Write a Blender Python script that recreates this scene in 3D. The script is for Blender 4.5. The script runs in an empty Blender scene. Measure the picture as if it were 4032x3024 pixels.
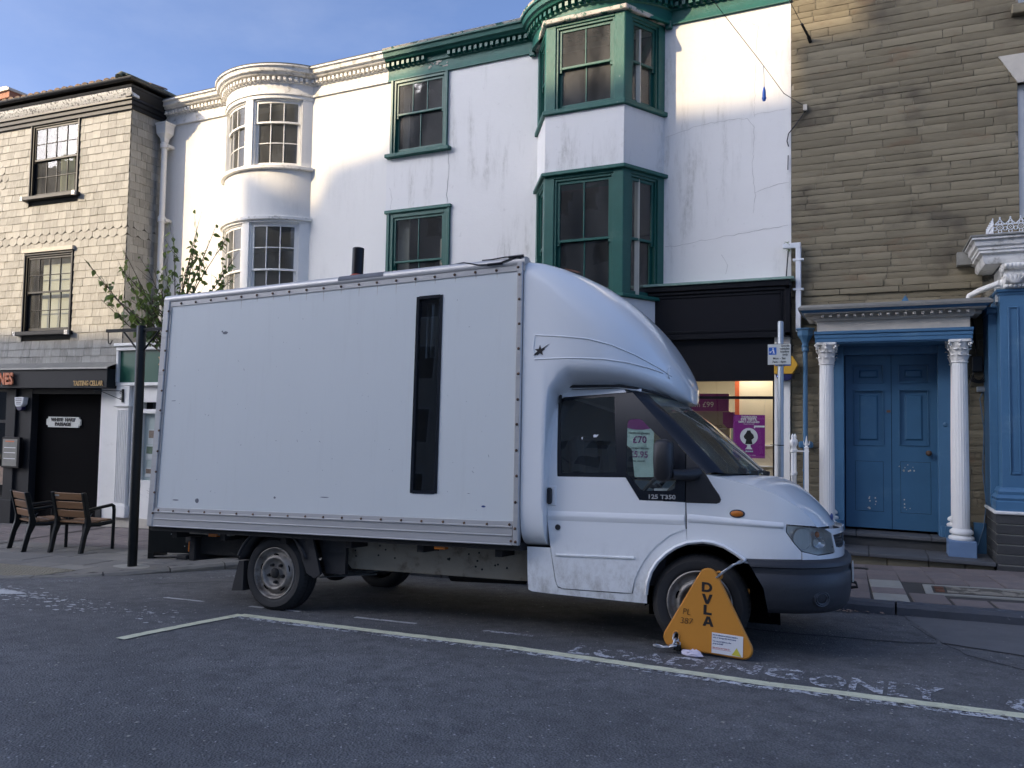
import bpy, bmesh, math, random
from math import sin, cos, tan, pi, radians, sqrt, atan2, floor
from mathutils import Vector, Matrix, noise
from mathutils.geometry import delaunay_2d_cdt

scene = bpy.context.scene
COL = scene.collection

# ------------------------------------------------------------------ camera
cam = bpy.data.cameras.new('camera')
cam.sensor_width = 36.0
cam.lens = 36.0 * 3030.0 / 4032.0
cam.clip_start = 0.05
cam.clip_end = 2000
cam_ob = bpy.data.objects.new('camera', cam)
COL.objects.link(cam_ob)
def camera_matrix(yaw, pitch, roll, loc):
    f = Vector((-sin(yaw) * cos(pitch), cos(yaw) * cos(pitch), sin(pitch)))
    r = Vector((cos(yaw), sin(yaw), 0))
    u = r.cross(f)
    r2 = r * cos(roll) + u * sin(roll)
    u2 = -r * sin(roll) + u * cos(roll)
    m = Matrix((r2, u2, -f)).transposed().to_4x4()
    m.translation = loc
    return m
CAMZ = 1.5
cam_ob.matrix_world = camera_matrix(radians(24.812), radians(2.785), radians(0.936), Vector((0, 0, CAMZ)))
scene.camera = cam_ob

# ------------------------------------------------------------------ sky, sun, exposure
SUN_TO = Vector((-0.82, -1.0, 0.55)).normalized()          # from the street towards the sun
SUN_EL = math.asin(SUN_TO.z)
SUN_AZ = atan2(SUN_TO.x, SUN_TO.y)                          # clockwise from +Y
world = bpy.data.worlds.new('World')
scene.world = world
world.use_nodes = True
wn = world.node_tree.nodes
wl = world.node_tree.links
sky = wn.new('ShaderNodeTexSky')
sky.sky_type = 'NISHITA'
sky.sun_disc = False
sky.sun_elevation = SUN_EL
sky.sun_rotation = SUN_AZ
sky.altitude = 60
sky.air_density = 0.40
sky.dust_density = 3.8
sky.ozone_density = 3.6
bg = wn['Background']
bg.inputs['Strength'].default_value = 0.15
# thin high cirrus over the whole sky
wtc = wn.new('ShaderNodeTexCoord'); wmp = wn.new('ShaderNodeMapping'); wno = wn.new('ShaderNodeTexNoise'); wrp = wn.new('ShaderNodeMapRange'); wmx = wn.new('ShaderNodeMix')
wmp.inputs['Scale'].default_value = (1.2, 2.6, 5.0); wmp.inputs['Rotation'].default_value = (.2, .3, .5)
wno.inputs['Scale'].default_value = 1.6; wno.inputs['Detail'].default_value = 8; wno.inputs['Roughness'].default_value = .62
wrp.inputs['From Min'].default_value = .50; wrp.inputs['From Max'].default_value = .80; wrp.inputs['To Max'].default_value = .10
wmx.data_type = 'RGBA'; wmx.inputs[7].default_value = (2.5, 2.6, 2.9, 1)
wl.new(wtc.outputs['Generated'], wmp.inputs['Vector']); wl.new(wmp.outputs['Vector'], wno.inputs['Vector']); wl.new(wno.outputs['Fac'], wrp.inputs['Value'])
wl.new(wrp.outputs[0], wmx.inputs[0]); wl.new(sky.outputs['Color'], wmx.inputs[6]); wl.new(wmx.outputs[2], bg.inputs['Color'])

sun = bpy.data.lights.new('sun', 'SUN')
sun.energy = 2.0
sun.angle = radians(0.5)
sun.color = (1.0, 0.78, 0.48)
sun_ob = bpy.data.objects.new('sun', sun)
COL.objects.link(sun_ob)
sun_ob.rotation_euler = (-SUN_TO).to_track_quat('-Z', 'Y').to_euler()
sun_ob.location = (-20, -30, 30)

scene.view_settings.view_transform = 'Standard'
scene.view_settings.look = 'None'
scene.view_settings.gamma = 1.0
scene.view_settings.use_curve_mapping = False
scene.view_settings.exposure = 1.6
try:
    scene.cycles.max_bounces = 8
    scene.cycles.transparent_max_bounces = 24
    scene.cycles.sample_clamp_indirect = 6.0
except Exception:
    pass

RND = random.Random(7)

# ------------------------------------------------------------------ materials
MATS = {}
def _n(nt, kind, **kw):
    n = nt.nodes.new(kind)
    for k, v in kw.items():
        setattr(n, k, v)
    return n
def mix_col(nt, fac, a, b, blend='MIX'):
    m = _n(nt, 'ShaderNodeMix', data_type='RGBA', blend_type=blend)
    for sock, v in ((m.inputs[0], fac), (m.inputs[6], a), (m.inputs[7], b)):
        if isinstance(v, (int, float)):
            sock.default_value = v
        elif isinstance(v, tuple):
            sock.default_value = (v[0], v[1], v[2], 1)
        else:
            nt.links.new(v, sock)
    return m.outputs[2]
def math_node(nt, op, a, b=0.0, clamp=False):
    m = _n(nt, 'ShaderNodeMath', operation=op, use_clamp=clamp)
    for sock, v in ((m.inputs[0], a), (m.inputs[1], b)):
        if isinstance(v, (int, float)):
            sock.default_value = v
        else:
            nt.links.new(v, sock)
    return m.outputs[0]
def coords(nt, scale=(1, 1, 1), loc=(0, 0, 0)):
    tc = _n(nt, 'ShaderNodeTexCoord')
    mp = _n(nt, 'ShaderNodeMapping')
    mp.inputs['Scale'].default_value = scale
    mp.inputs['Location'].default_value = loc
    nt.links.new(tc.outputs['Object'], mp.inputs['Vector'])
    return mp.outputs['Vector']
def noise_tex(nt, scale=5, detail=4, rough=.55, stretch=(1, 1, 1), loc=(0, 0, 0), shift=None):
    t = _n(nt, 'ShaderNodeTexNoise')
    t.inputs['Scale'].default_value = scale
    t.inputs['Detail'].default_value = detail
    t.inputs['Roughness'].default_value = rough
    vec = coords(nt, stretch, loc)
    if shift is not None:                     # every piece gets its own bit of the pattern
        ad = _n(nt, 'ShaderNodeVectorMath', operation='MULTIPLY_ADD')
        nt.links.new(shift, ad.inputs[0])
        ad.inputs[1].default_value = (40, 40, 40)
        nt.links.new(vec, ad.inputs[2])
        vec = ad.outputs[0]
    nt.links.new(vec, t.inputs['Vector'])
    return t.outputs['Fac']
def ramp(nt, fac, lo, hi):
    r = _n(nt, 'ShaderNodeMapRange', interpolation_type='SMOOTHSTEP')
    r.inputs['From Min'].default_value = lo
    r.inputs['From Max'].default_value = hi
    nt.links.new(fac, r.inputs['Value'])
    return r.outputs['Result']
def random_value(nt):
    oi = _n(nt, 'ShaderNodeObjectInfo')
    ge = _n(nt, 'ShaderNodeNewGeometry')
    s = math_node(nt, 'ADD', oi.outputs['Random'], ge.outputs['Random Per Island'])
    w = _n(nt, 'ShaderNodeTexWhiteNoise', noise_dimensions='1D')
    nt.links.new(s, w.inputs['W'])
    return w.outputs['Value'], w.outputs['Color']
def new_mat(name):
    m = bpy.data.materials.new(name)
    m.use_nodes = True
    MATS[name] = m
    nt = m.node_tree
    return m, nt, nt.nodes['Principled BSDF']
def add_bump(nt, bsdf, height, strength=.3, dist=.01):
    b = _n(nt, 'ShaderNodeBump')
    b.inputs['Strength'].default_value = strength
    b.inputs['Distance'].default_value = dist
    nt.links.new(height, b.inputs['Height'])
    nt.links.new(b.outputs['Normal'], bsdf.inputs['Normal'])
def simple(name, col, rough=.5, metal=0.0, vary=.12, vscale=6, dirt=None, dirt_lo=.55, dirt_hi=.8, dirt_scale=3,
           bump=0.0, bscale=60, coat=0.0, stretch=(1, 1, 1), piece=0.0, spec=.5):
    m, nt, b = new_mat(name)
    n1 = noise_tex(nt, vscale, 5, .6, stretch)
    dark = tuple(c * (1 - vary) for c in col)
    lite = tuple(min(1, c * (1 + vary)) for c in col)
    c = mix_col(nt, n1, dark, lite)
    if piece:
        rv, rc = random_value(nt)
        k = _n(nt, 'ShaderNodeMapRange')
        k.inputs['To Min'].default_value = 1 - piece
        k.inputs['To Max'].default_value = 1 + piece
        nt.links.new(rv, k.inputs['Value'])
        c = mix_col(nt, 1.0, c, k.outputs['Result'], 'MULTIPLY')
    if dirt:
        n2 = noise_tex(nt, dirt_scale, 6, .65, stretch, (3, 1, 7))
        c = mix_col(nt, ramp(nt, n2, dirt_lo, dirt_hi), c, dirt)
    nt.links.new(c, b.inputs['Base Color'])
    b.inputs['Roughness'].default_value = rough
    b.inputs['Metallic'].default_value = metal
    b.inputs['Coat Weight'].default_value = coat
    b.inputs['Specular IOR Level'].default_value = spec
    if bump:
        add_bump(nt, b, noise_tex(nt, bscale, 6, .7), bump, .01)
    return m
def emit(name, col, strength):
    m, nt, b = new_mat(name)
    b.inputs['Base Color'].default_value = (*col, 1)
    b.inputs['Emission Color'].default_value = (*col, 1)
    b.inputs['Emission Strength'].default_value = strength
    return m
def glass(name, tint=(.8, .85, .85), dirt=.05, veilcol=(.35, .36, .36), rough=.01, wav=.0, ior=1.5):
    m, nt, b = new_mat(name)
    nt.nodes.remove(b)
    out = nt.nodes['Material Output']
    tr = _n(nt, 'ShaderNodeBsdfTransparent')
    tr.inputs['Color'].default_value = (*tint, 1)
    gl = _n(nt, 'ShaderNodeBsdfGlossy')
    gl.inputs['Roughness'].default_value = rough
    geo = _n(nt, 'ShaderNodeNewGeometry')
    dp = _n(nt, 'ShaderNodeVectorMath', operation='DOT_PRODUCT')
    nt.links.new(geo.outputs['Incoming'], dp.inputs[0])
    nt.links.new(geo.outputs['Normal'], dp.inputs[1])
    inv = math_node(nt, 'SUBTRACT', 1.0, math_node(nt, 'ABSOLUTE', dp.outputs['Value']))
    fres = math_node(nt, 'ADD', .06, math_node(nt, 'MULTIPLY', .93, math_node(nt, 'POWER', inv, 5.0)))
    if wav:
        bp = _n(nt, 'ShaderNodeBump')
        bp.inputs['Strength'].default_value = wav
        bp.inputs['Distance'].default_value = .02
        nt.links.new(noise_tex(nt, 2.2, 2, .4), bp.inputs['Height'])
        nt.links.new(bp.outputs['Normal'], gl.inputs['Normal'])
    m1 = _n(nt, 'ShaderNodeMixShader')
    nt.links.new(fres, m1.inputs['Fac'])
    nt.links.new(tr.outputs[0], m1.inputs[1])
    nt.links.new(gl.outputs[0], m1.inputs[2])
    df = _n(nt, 'ShaderNodeBsdfDiffuse')
    df.inputs['Color'].default_value = (*veilcol, 1)
    m2 = _n(nt, 'ShaderNodeMixShader')
    dn = ramp(nt, noise_tex(nt, 2.2, 5, .55, (1.5, 1, .6)), .10, .90)
    nt.links.new(math_node(nt, 'MULTIPLY', dn, dirt * 2), m2.inputs['Fac'])
    nt.links.new(m1.outputs[0], m2.inputs[1])
    nt.links.new(df.outputs[0], m2.inputs[2])
    nt.links.new(m2.outputs[0], out.inputs['Surface'])
    return m

def make_materials():
    # road: dark asphalt with pale aggregate, worn lighter patches and repairs
    m, nt, b = new_mat('asphalt')
    big = noise_tex(nt, .55, 5, .6, (1, 1.6, 1))
    mid = noise_tex(nt, 7, 5, .7)
    fine = noise_tex(nt, 95, 3, .7)
    c = mix_col(nt, ramp(nt, big, .34, .66), (.155, .160, .162), (.235, .240, .242))
    band2 = noise_tex(nt, .9, 5, .6, (.35, 1.5, 1), (9, 3, 0))
    c = mix_col(nt, math_node(nt, 'MULTIPLY', ramp(nt, band2, .5, .7), .55), c, (.098, .101, .104))
    c = mix_col(nt, ramp(nt, mid, .35, .75), c, (.11, .112, .115))
    c = mix_col(nt, ramp(nt, fine, .38, .72), mix_col(nt, .6, c, (.034, .034, .036)), c)
    v = _n(nt, 'ShaderNodeTexVoronoi')
    v.inputs['Scale'].default_value = 55
    nt.links.new(coords(nt), v.inputs['Vector'])
    rnd = _n(nt, 'ShaderNodeSeparateColor')
    nt.links.new(v.outputs['Color'], rnd.inputs[0])
    speck = math_node(nt, 'MULTIPLY', math_node(nt, 'GREATER_THAN', rnd.outputs[0], .97), math_node(nt, 'LESS_THAN', v.outputs['Distance'], .33))
    c = mix_col(nt, math_node(nt, 'MULTIPLY', speck, .9), c, (.40, .40, .40))
    nt.links.new(c, b.inputs['Base Color'])
    rr = _n(nt, 'ShaderNodeMapRange')
    rr.inputs['To Min'].default_value = .62
    rr.inputs['To Max'].default_value = .9
    nt.links.new(mid, rr.inputs['Value'])
    nt.links.new(rr.outputs[0], b.inputs['Roughness'])
    vb = _n(nt, 'ShaderNodeTexVoronoi')
    vb.inputs['Scale'].default_value = 75
    nt.links.new(coords(nt), vb.inputs['Vector'])
    h = math_node(nt, 'ADD', math_node(nt, 'MULTIPLY', vb.outputs['Distance'], 1.0), math_node(nt, 'MULTIPLY', fine, .6))
    add_bump(nt, b, h, .65, .012)
    # worn road paints
    for nm, col, lo, hi, seed in (('road_paint_yellow', (.70, .70, .50), .30, .40, 0), ('road_paint_white', (.55, .56, .56), .36, .46, 5), ('road_paint_worn', (.55, .57, .60), .478, .525, 9), ('road_paint_faint', (.40, .42, .44), .52, .58, 12)):
        m, nt, b = new_mat(nm)
        out = nt.nodes['Material Output']
        wear = noise_tex(nt, 26, 6, .75, (1, 1, 1), (seed, 2, 3))
        w2 = noise_tex(nt, 3.0, 3, .5, (1, 1, 1), (seed, 7, 1))
        s = math_node(nt, 'ADD', math_node(nt, 'MULTIPLY', wear, .72), math_node(nt, 'MULTIPLY', w2, .28))
        a = ramp(nt, s, lo, hi)
        dirt = noise_tex(nt, 12, 5, .7)
        nt.links.new(mix_col(nt, ramp(nt, dirt, .4, .8), col, tuple(c * .62 for c in col)), b.inputs['Base Color'])
        b.inputs['Roughness'].default_value = .75
        add_bump(nt, b, noise_tex(nt, 80, 4, .7), .6, .01)
        tr = _n(nt, 'ShaderNodeBsdfTransparent')
        mx = _n(nt, 'ShaderNodeMixShader')
        nt.links.new(a, mx.inputs['Fac'])
        nt.links.new(tr.outputs[0], mx.inputs[1])
        nt.links.new(b.outputs[0], mx.inputs[2])
        nt.links.new(mx.outputs[0], out.inputs['Surface'])
    # white painted render, weathered with vertical grey streaks (stains) and hairline mottling
    for nm, base, amount in (('render_white', (.77, .755, .71), .3), ('render_worn', (.745, .735, .71), 1.0)):
        m, nt, b = new_mat(nm)
        soft = noise_tex(nt, 1.3, 5, .6)
        c = mix_col(nt, soft, tuple(x * .95 for x in base), tuple(min(1, x * 1.03) for x in base))
        streak = noise_tex(nt, 2.6, 6, .68, (2.4, 1, .34), (2.2, 0, .6))
        blot = noise_tex(nt, .8, 3, .5, (1, 1, .8), (5.5, 0, 2.3))
        f = math_node(nt, 'MULTIPLY', ramp(nt, streak, .46, .72), ramp(nt, blot, .41, .60))
        fine = noise_tex(nt, 14, 6, .75, (1.6, 1, .7))
        f = math_node(nt, 'MULTIPLY', f, ramp(nt, fine, .25, .7))
        c = mix_col(nt, math_node(nt, 'MULTIPLY', f, .85 * amount, True), c, (.40, .39, .35))
        flake = noise_tex(nt, 6, 8, .78)
        c = mix_col(nt, math_node(nt, 'MULTIPLY', ramp(nt, flake, .60, .66), .35 * amount), c, (.52, .51, .48))
        nt.links.new(c, b.inputs['Base Color'])
        b.inputs['Roughness'].default_value = .75
        hh = math_node(nt, 'ADD', noise_tex(nt, 5, 6, .6), math_node(nt, 'MULTIPLY', noise_tex(nt, 60, 3, .6), .3))
        add_bump(nt, b, hh, .35, .02)
    simple('white_paint', (.78, .77, .73), .5, vary=.05, dirt=(.45, .43, .38), dirt_lo=.62, dirt_hi=.85, bump=.15, bscale=25)
    simple('white_paint_old', (.76, .74, .69), .55, vary=.08, dirt=(.36, .34, .29), dirt_lo=.5, dirt_hi=.72, dirt_scale=7, bump=.4, bscale=18)
    simple('green_paint', (.006, .088, .068), .42, vary=.18, vscale=9, dirt=(.035, .12, .095), dirt_lo=.55, dirt_hi=.8, bump=.3, bscale=20)
    simple('green_paint_old', (.008, .10, .077), .5, vary=.25, vscale=8, dirt=(.30, .33, .30), dirt_lo=.66, dirt_hi=.74, dirt_scale=16, bump=.5, bscale=22)
    simple('flaked_paint', (.50, .46, .40), .7, vary=.25, vscale=14, dirt=(.03, .12, .09), dirt_lo=.52, dirt_hi=.6, dirt_scale=9, bump=.7, bscale=20)
    simple('sign_green', (.012, .085, .055), .35, vary=.08)
    # slates
    m, nt, b = new_mat('slate')
    rv, rc = random_value(nt)
    c = mix_col(nt, rv, (.215, .21, .185), (.335, .325, .29))
    c = mix_col(nt, math_node(nt, 'MULTIPLY', ramp(nt, noise_tex(nt, 9, 6, .7, (2.5, 2.5, .5)), .45, .75), .7), c, (.42, .41, .37))
    c = mix_col(nt, math_node(nt, 'MULTIPLY', ramp(nt, noise_tex(nt, 5, 6, .7, (1, 1, 1), (4, 4, 4)), .52, .8), .55), c, (.20, .185, .15))
    nt.links.new(c, b.inputs['Base Color'])
    b.inputs['Roughness'].default_value = .7
    add_bump(nt, b, noise_tex(nt, 30, 6, .7, (1, 1, .5)), .4, .01)
    simple('slate_backing', (.10, .092, .075), .9)
    # stone
    m, nt, b = new_mat('stone')
    rv, rc = random_value(nt)
    c = mix_col(nt, rv, (.155, .130, .082), (.235, .200, .130))
    bed = noise_tex(nt, 5, 7, .72, (.5, 1, 3.2), (0, 0, 0), rc)
    c = mix_col(nt, math_node(nt, 'MULTIPLY', ramp(nt, bed, .45, .78), .28), c, (.32, .28, .20))
    dk = noise_tex(nt, 1.1, 5, .6, (1, 1, 1.6), (3.3, 0, 1.2))
    c = mix_col(nt, math_node(nt, 'MULTIPLY', ramp(nt, dk, .50, .72), .75), c, (.062, .052, .038))
    red = noise_tex(nt, 2.3, 4, .6, (1, 1, 2), (8, 0, 5))
    c = mix_col(nt, math_node(nt, 'MULTIPLY', ramp(nt, red, .58, .75), .4), c, (.17, .095, .05))
    nt.links.new(c, b.inputs['Base Color'])
    b.inputs['Roughness'].default_value = .88
    hh = math_node(nt, 'ADD', noise_tex(nt, 7, 8, .75, (.6, 1, 3), (0, 0, 0), rc), math_node(nt, 'MULTIPLY', noise_tex(nt, 40, 5, .7), .5))
    add_bump(nt, b, hh, .38, .015)
    simple('mortar', (.30, .27, .21), .95, vary=.3, vscale=9, dirt=(.10, .088, .066), dirt_lo=.46, dirt_hi=.56, dirt_scale=6, bump=.8, bscale=40)
    simple('dark_stone', (.055, .056, .055), .8, vary=.3, vscale=8, piece=.2, bump=.6, bscale=30)
    simple('pale_joint', (.30, .29, .25), .9, vary=.25)
    simple('step_slate', (.085, .088, .092), .6, vary=.22, vscale=5, dirt=(.14, .135, .12), bump=.3, bscale=25)
    # paving
    m, nt, b = new_mat('flag_pink')
    rv, rc = random_value(nt)
    c = mix_col(nt, rv, (.175, .140, .126), (.245, .198, .178))
    c = mix_col(nt, ramp(nt, noise_tex(nt, 5, 6, .7), .35, .8), c, (.15, .134, .126))
    c = mix_col(nt, math_node(nt, 'MULTIPLY', ramp(nt, noise_tex(nt, 60, 3, .7), .55, .8), .35), c, (.26, .24, .22))
    nt.links.new(c, b.inputs['Base Color'])
    b.inputs['Roughness'].default_value = .8
    add_bump(nt, b, noise_tex(nt, 70, 5, .7), .35, .01)
    m, nt, b = new_mat('flag_grey')
    rv, rc = random_value(nt)
    c = mix_col(nt, rv, (.175, .165, .145), (.255, .24, .205))
    c = mix_col(nt, ramp(nt, noise_tex(nt, 3, 6, .7), .3, .8), c, (.15, .145, .135))
    c = mix_col(nt, math_node(nt, 'MULTIPLY', ramp(nt, noise_tex(nt, 9, 6, .75), .6, .75), .5), c, (.09, .088, .084))
    nt.links.new(c, b.inputs['Base Color'])
    b.inputs['Roughness'].default_value = .75
    add_bump(nt, b, noise_tex(nt, 70, 5, .7), .35, .01)
    simple('flag_pale', (.33, .32, .275), .8, vary=.2, vscale=7, bump=.3, bscale=50)
    simple('tactile', (.28, .25, .18), .8, vary=.2, vscale=6, bump=.2, bscale=50)
    simple('paving_bed', (.06, .056, .05), .95, vary=.3, vscale=20, bump=.4)
    simple('kerb_stone', (.060, .066, .078), .55, vary=.4, vscale=6, dirt=(.26, .27, .28), dirt_lo=.63, dirt_hi=.70, dirt_scale=8, piece=.18, bump=.7, bscale=16)
    simple('iron_cover', (.06, .052, .042), .6, .2, vary=.3, vscale=20, bump=.6, bscale=40)
    simple('roof_tile', (.17, .105, .065), .85, vary=.3, vscale=8, piece=.3, dirt=(.10, .105, .05), dirt_lo=.5, dirt_hi=.7, bump=.5, bscale=30)
    simple('moss_tile', (.16, .16, .10), .9, vary=.3, vscale=12, bump=.5)
    simple('brick_red', (.36, .16, .09), .85, vary=.2)
    simple('chimney_render', (.62, .55, .44), .8, vary=.1, dirt=(.4, .36, .3))
    simple('gutter_black', (.012, .013, .016), .35, vary=.3)
    simple('trim_navy', (.007, .009, .012), .45, vary=.25, dirt=(.022, .025, .028), bump=.2, bscale=20, spec=.3)
    simple('foil_band', (.60, .60, .58), .45, .1, vary=.35, vscale=30, dirt=(.12, .12, .12), dirt_lo=.52, dirt_hi=.6, dirt_scale=22, bump=.8, bscale=30)
    simple('black_paint', (.006, .006, .009), .4, vary=.3, vscale=4, spec=.25)
    simple('black_satin', (.006, .006, .008), .35, vary=.3, spec=.3)
    simple('shop_charcoal', (.016, .017, .019), .6, vary=.2, vscale=3, spec=.3)
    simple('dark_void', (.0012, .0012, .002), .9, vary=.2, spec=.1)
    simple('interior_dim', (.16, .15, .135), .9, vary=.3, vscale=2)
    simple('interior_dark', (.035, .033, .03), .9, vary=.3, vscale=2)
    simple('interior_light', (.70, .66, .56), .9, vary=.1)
    simple('interior_pale', (.42, .38, .30), .9, vary=.1)
    simple('curtain', (.46, .47, .36), .9, vary=.2, vscale=20, stretch=(4, 1, .2))
    simple('blind_white', (.62, .62, .58), .8, vary=.06)
    simple('lead', (.23, .225, .20), .6, .2, vary=.3, vscale=6, dirt=(.35, .34, .30), bump=.3, bscale=14)
    simple('copper_flash', (.22, .33, .28), .7, vary=.3, vscale=9, dirt=(.38, .40, .36), bump=.3)
    simple('blue_paint', (.060, .155, .27), .42, vary=.14, vscale=4, dirt=(.11, .22, .33), dirt_lo=.55, dirt_hi=.85, bump=.15, bscale=20)
    simple('blue_door', (.040, .120, .215), .40, vary=.12, vscale=4, dirt=(.07, .16, .25), dirt_lo=.55, dirt_hi=.85, bump=.12, bscale=18)
    simple('blue_pale', (.15, .235, .37), .5, vary=.15, vscale=5, bump=.2)
    simple('frieze_stone', (.52, .48, .41), .8, vary=.15, vscale=14, bump=.3)
    simple('steel_galv', (.36, .39, .40), .42, .55, vary=.15, vscale=12, bump=.1)
    simple('pvc_white', (.72, .74, .76), .35, vary=.05)
    simple('iron_black', (.008, .010, .010), .42, .1, spec=.3, vary=.3, vscale=14, bump=.2)
    simple('wood_slat', (.205, .105, .045), .5, vary=.3, vscale=5, stretch=(.5, 6, 6), piece=.15, bump=.2, bscale=20)
    # lorry
    m, nt, b = new_mat('van_white')
    c = mix_col(nt, noise_tex(nt, 2, 5, .6), (.84, .855, .84), (.89, .90, .885))
    geo = _n(nt, 'ShaderNodeTexCoord')
    sep = _n(nt, 'ShaderNodeSeparateXYZ')
    nt.links.new(geo.outputs['Object'], sep.inputs[0])
    low = _n(nt, 'ShaderNodeMapRange', interpolation_type='SMOOTHSTEP')
    low.inputs['From Min'].default_value = .85
    low.inputs['From Max'].default_value = .33
    nt.links.new(sep.outputs['Z'], low.inputs['Value'])
    gr = ramp(nt, noise_tex(nt, 9, 7, .75, (1, 1, .6)), .40, .72)
    c = mix_col(nt, math_node(nt, 'MULTIPLY', math_node(nt, 'MULTIPLY', gr, low.outputs[0]), .6), c, (.27, .235, .175))
    scr = ramp(nt, noise_tex(nt, 16, 8, .8, (1, 1, 1.8), (2, 9, 4)), .665, .70)
    c = mix_col(nt, math_node(nt, 'MULTIPLY', scr, .45), c, (.36, .36, .36))
    nt.links.new(c, b.inputs['Base Color'])
    b.inputs['Roughness'].default_value = .38
    b.inputs['Coat Weight'].default_value = .9
    b.inputs['Coat Roughness'].default_value = .06
    add_bump(nt, b, noise_tex(nt, 2.2, 3, .5), .12, .01)
    m, nt, b = new_mat('box_panel')
    c = mix_col(nt, noise_tex(nt, 1.2, 5, .6), (.68, .71, .69), (.73, .755, .735))
    st = ramp(nt, noise_tex(nt, 5, 6, .7, (3, 1, .25)), .52, .8)
    c = mix_col(nt, math_node(nt, 'MULTIPLY', st, .12), c, (.42, .41, .38))
    scr = ramp(nt, noise_tex(nt, 7, 9, .85, (1, 1, 2.4), (1, 9, 4)), .70, .72)
    c = mix_col(nt, math_node(nt, 'MULTIPLY', scr, .5), c, (.33, .34, .35))
    nt.links.new(c, b.inputs['Base Color'])
    b.inputs['Roughness'].default_value = .42
    b.inputs['Coat Weight'].default_value = .35
    b.inputs['Coat Roughness'].default_value = .2
    hb = math_node(nt, 'ADD', math_node(nt, 'MULTIPLY', noise_tex(nt, 130, 2, .5, (1, 1, 1)), .10), math_node(nt, 'MULTIPLY', noise_tex(nt, 1.6, 3, .5), 1.6))
    add_bump(nt, b, hb, .30, .012)
    simple('aluminium', (.52, .51, .49), .38, .35, vary=.12, vscale=5, stretch=(.3, 4, 4), dirt=(.30, .28, .25), dirt_lo=.6, dirt_hi=.85)
    simple('rivet_rust', (.13, .075, .045), .6, .2, vary=.4, vscale=40, piece=.4)
    simple('van_black', (.007, .009, .014), .25, vary=.3, vscale=10)
    simple('plastic_black', (.022, .022, .024), .45, vary=.25, vscale=8, bump=.25, bscale=90)
    simple('bumper_grey', (.026, .028, .033), .5, vary=.2, vscale=5, dirt=(.075, .075, .075), bump=.15, bscale=80)
    m, nt, b = new_mat('rubber')
    c = mix_col(nt, noise_tex(nt, 9, 6, .7), (.014, .014, .015), (.035, .034, .033))
    nt.links.new(c, b.inputs['Base Color'])
    b.inputs['Roughness'].default_value = .75
    add_bump(nt, b, noise_tex(nt, 60, 4, .6), .2, .006)
    simple('wheel_steel', (.30, .28, .25), .45, .45, vary=.25, vscale=9, dirt=(.085, .065, .045), dirt_lo=.45, dirt_hi=.75, dirt_scale=9, bump=.3, bscale=30)
    simple('chassis_dark', (.018, .017, .016), .8, vary=.4, vscale=8, bump=.4)
    simple('chassis_beige', (.34, .30, .23), .65, vary=.25, vscale=5, dirt=(.09, .065, .04), dirt_lo=.5, dirt_hi=.75, dirt_scale=6, bump=.3)
    simple('amber', (.55, .16, .015), .25, vary=.15, vscale=20)
    simple('lamp_red', (.45, .03, .015), .3)
    simple('mirror_chrome', (.75, .76, .77), .12, .9, vary=.05)
    simple('lamp_housing', (.60, .61, .60), .3, .5, vary=.2, vscale=12, stretch=(8, 8, .5))
    simple('rust', (.14, .055, .025), .85, vary=.5, vscale=20, bump=.5)
    simple('sealant_grey', (.17, .18, .20), .7, vary=.25, vscale=12, bump=.5)
    simple('flange_red', (.42, .07, .03), .6, vary=.2)
    simple('seat_cloth', (.03, .03, .033), .9, vary=.3, vscale=15)
    simple('clamp_yellow', (.56, .235, .030), .42, vary=.07, vscale=8, dirt=(.42, .17, .03), bump=.06)
    simple('chain_zinc', (.48, .49, .50), .3, .8, vary=.2, vscale=20)
    simple('letter_black', (.012, .011, .011), .5, vary=.2)
    simple('letter_white', (.74, .74, .72), .5, vary=.05)
    simple('letter_orange', (.60, .17, .06), .5, vary=.05)
    simple('letter_gold', (.52, .33, .12), .5, vary=.05)
    simple('letter_blue', (.035, .07, .22), .5)
    simple('paper_white', (.70, .71, .72), .6, vary=.06)
    simple('paper_cyan', (.50, .66, .66), .6, vary=.05)
    simple('paper_tint', (.58, .64, .62), .6, vary=.05)
    simple('poster_purple', (.22, .012, .20), .5, vary=.08)
    simple('sign_white', (.60, .61, .56), .45, vary=.04)
    simple('sign_blue', (.02, .12, .48), .4, vary=.05)
    simple('alarm_yellow', (.62, .34, .03), .45, vary=.05)
    simple('alarm_blue', (.02, .02, .08), .3)
    simple('yellow_sticker', (.62, .55, .06), .5)
    simple('photo_brown', (.28, .20, .15), .6, vary=.5, vscale=14)
    simple('photo_green', (.14, .20, .13), .6, vary=.6, vscale=14)
    m = simple('leaf', (.075, .118, .040), .45, vary=.3, vscale=12, piece=.45)
    nt = m.node_tree; b = nt.nodes['Principled BSDF']; tl = _n(nt, 'ShaderNodeBsdfTranslucent'); tl.inputs['Color'].default_value = (.16, .24, .05, 1)
    mx = _n(nt, 'ShaderNodeMixShader'); mx.inputs['Fac'].default_value = .35
    nt.links.new(b.outputs[0], mx.inputs[1]); nt.links.new(tl.outputs[0], mx.inputs[2]); nt.links.new(mx.outputs[0], nt.nodes['Material Output'].inputs['Surface'])
    simple('leaf_dry', (.20, .15, .03), .6, vary=.3, vscale=12)
    simple('twig', (.075, .055, .04), .85, vary=.3)
    simple('grass_blade', (.10, .13, .055), .6, vary=.3, piece=.4)
    simple('fern', (.13, .20, .05), .6, vary=.3, piece=.3)
    simple('shop_wall', (.62, .55, .42), .8, vary=.05)
    simple('shop_ceiling', (.5, .5, .47), .8, vary=.05)
    simple('shop_orange', (.50, .10, .03), .5)
    simple('opposite_wall', (.62, .58, .50), .85, vary=.12, vscale=2)
    simple('opposite_roof', (.09, .085, .085), .8, vary=.2)
    simple('crack_dark', (.40, .39, .37), .95, vary=.4)
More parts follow.
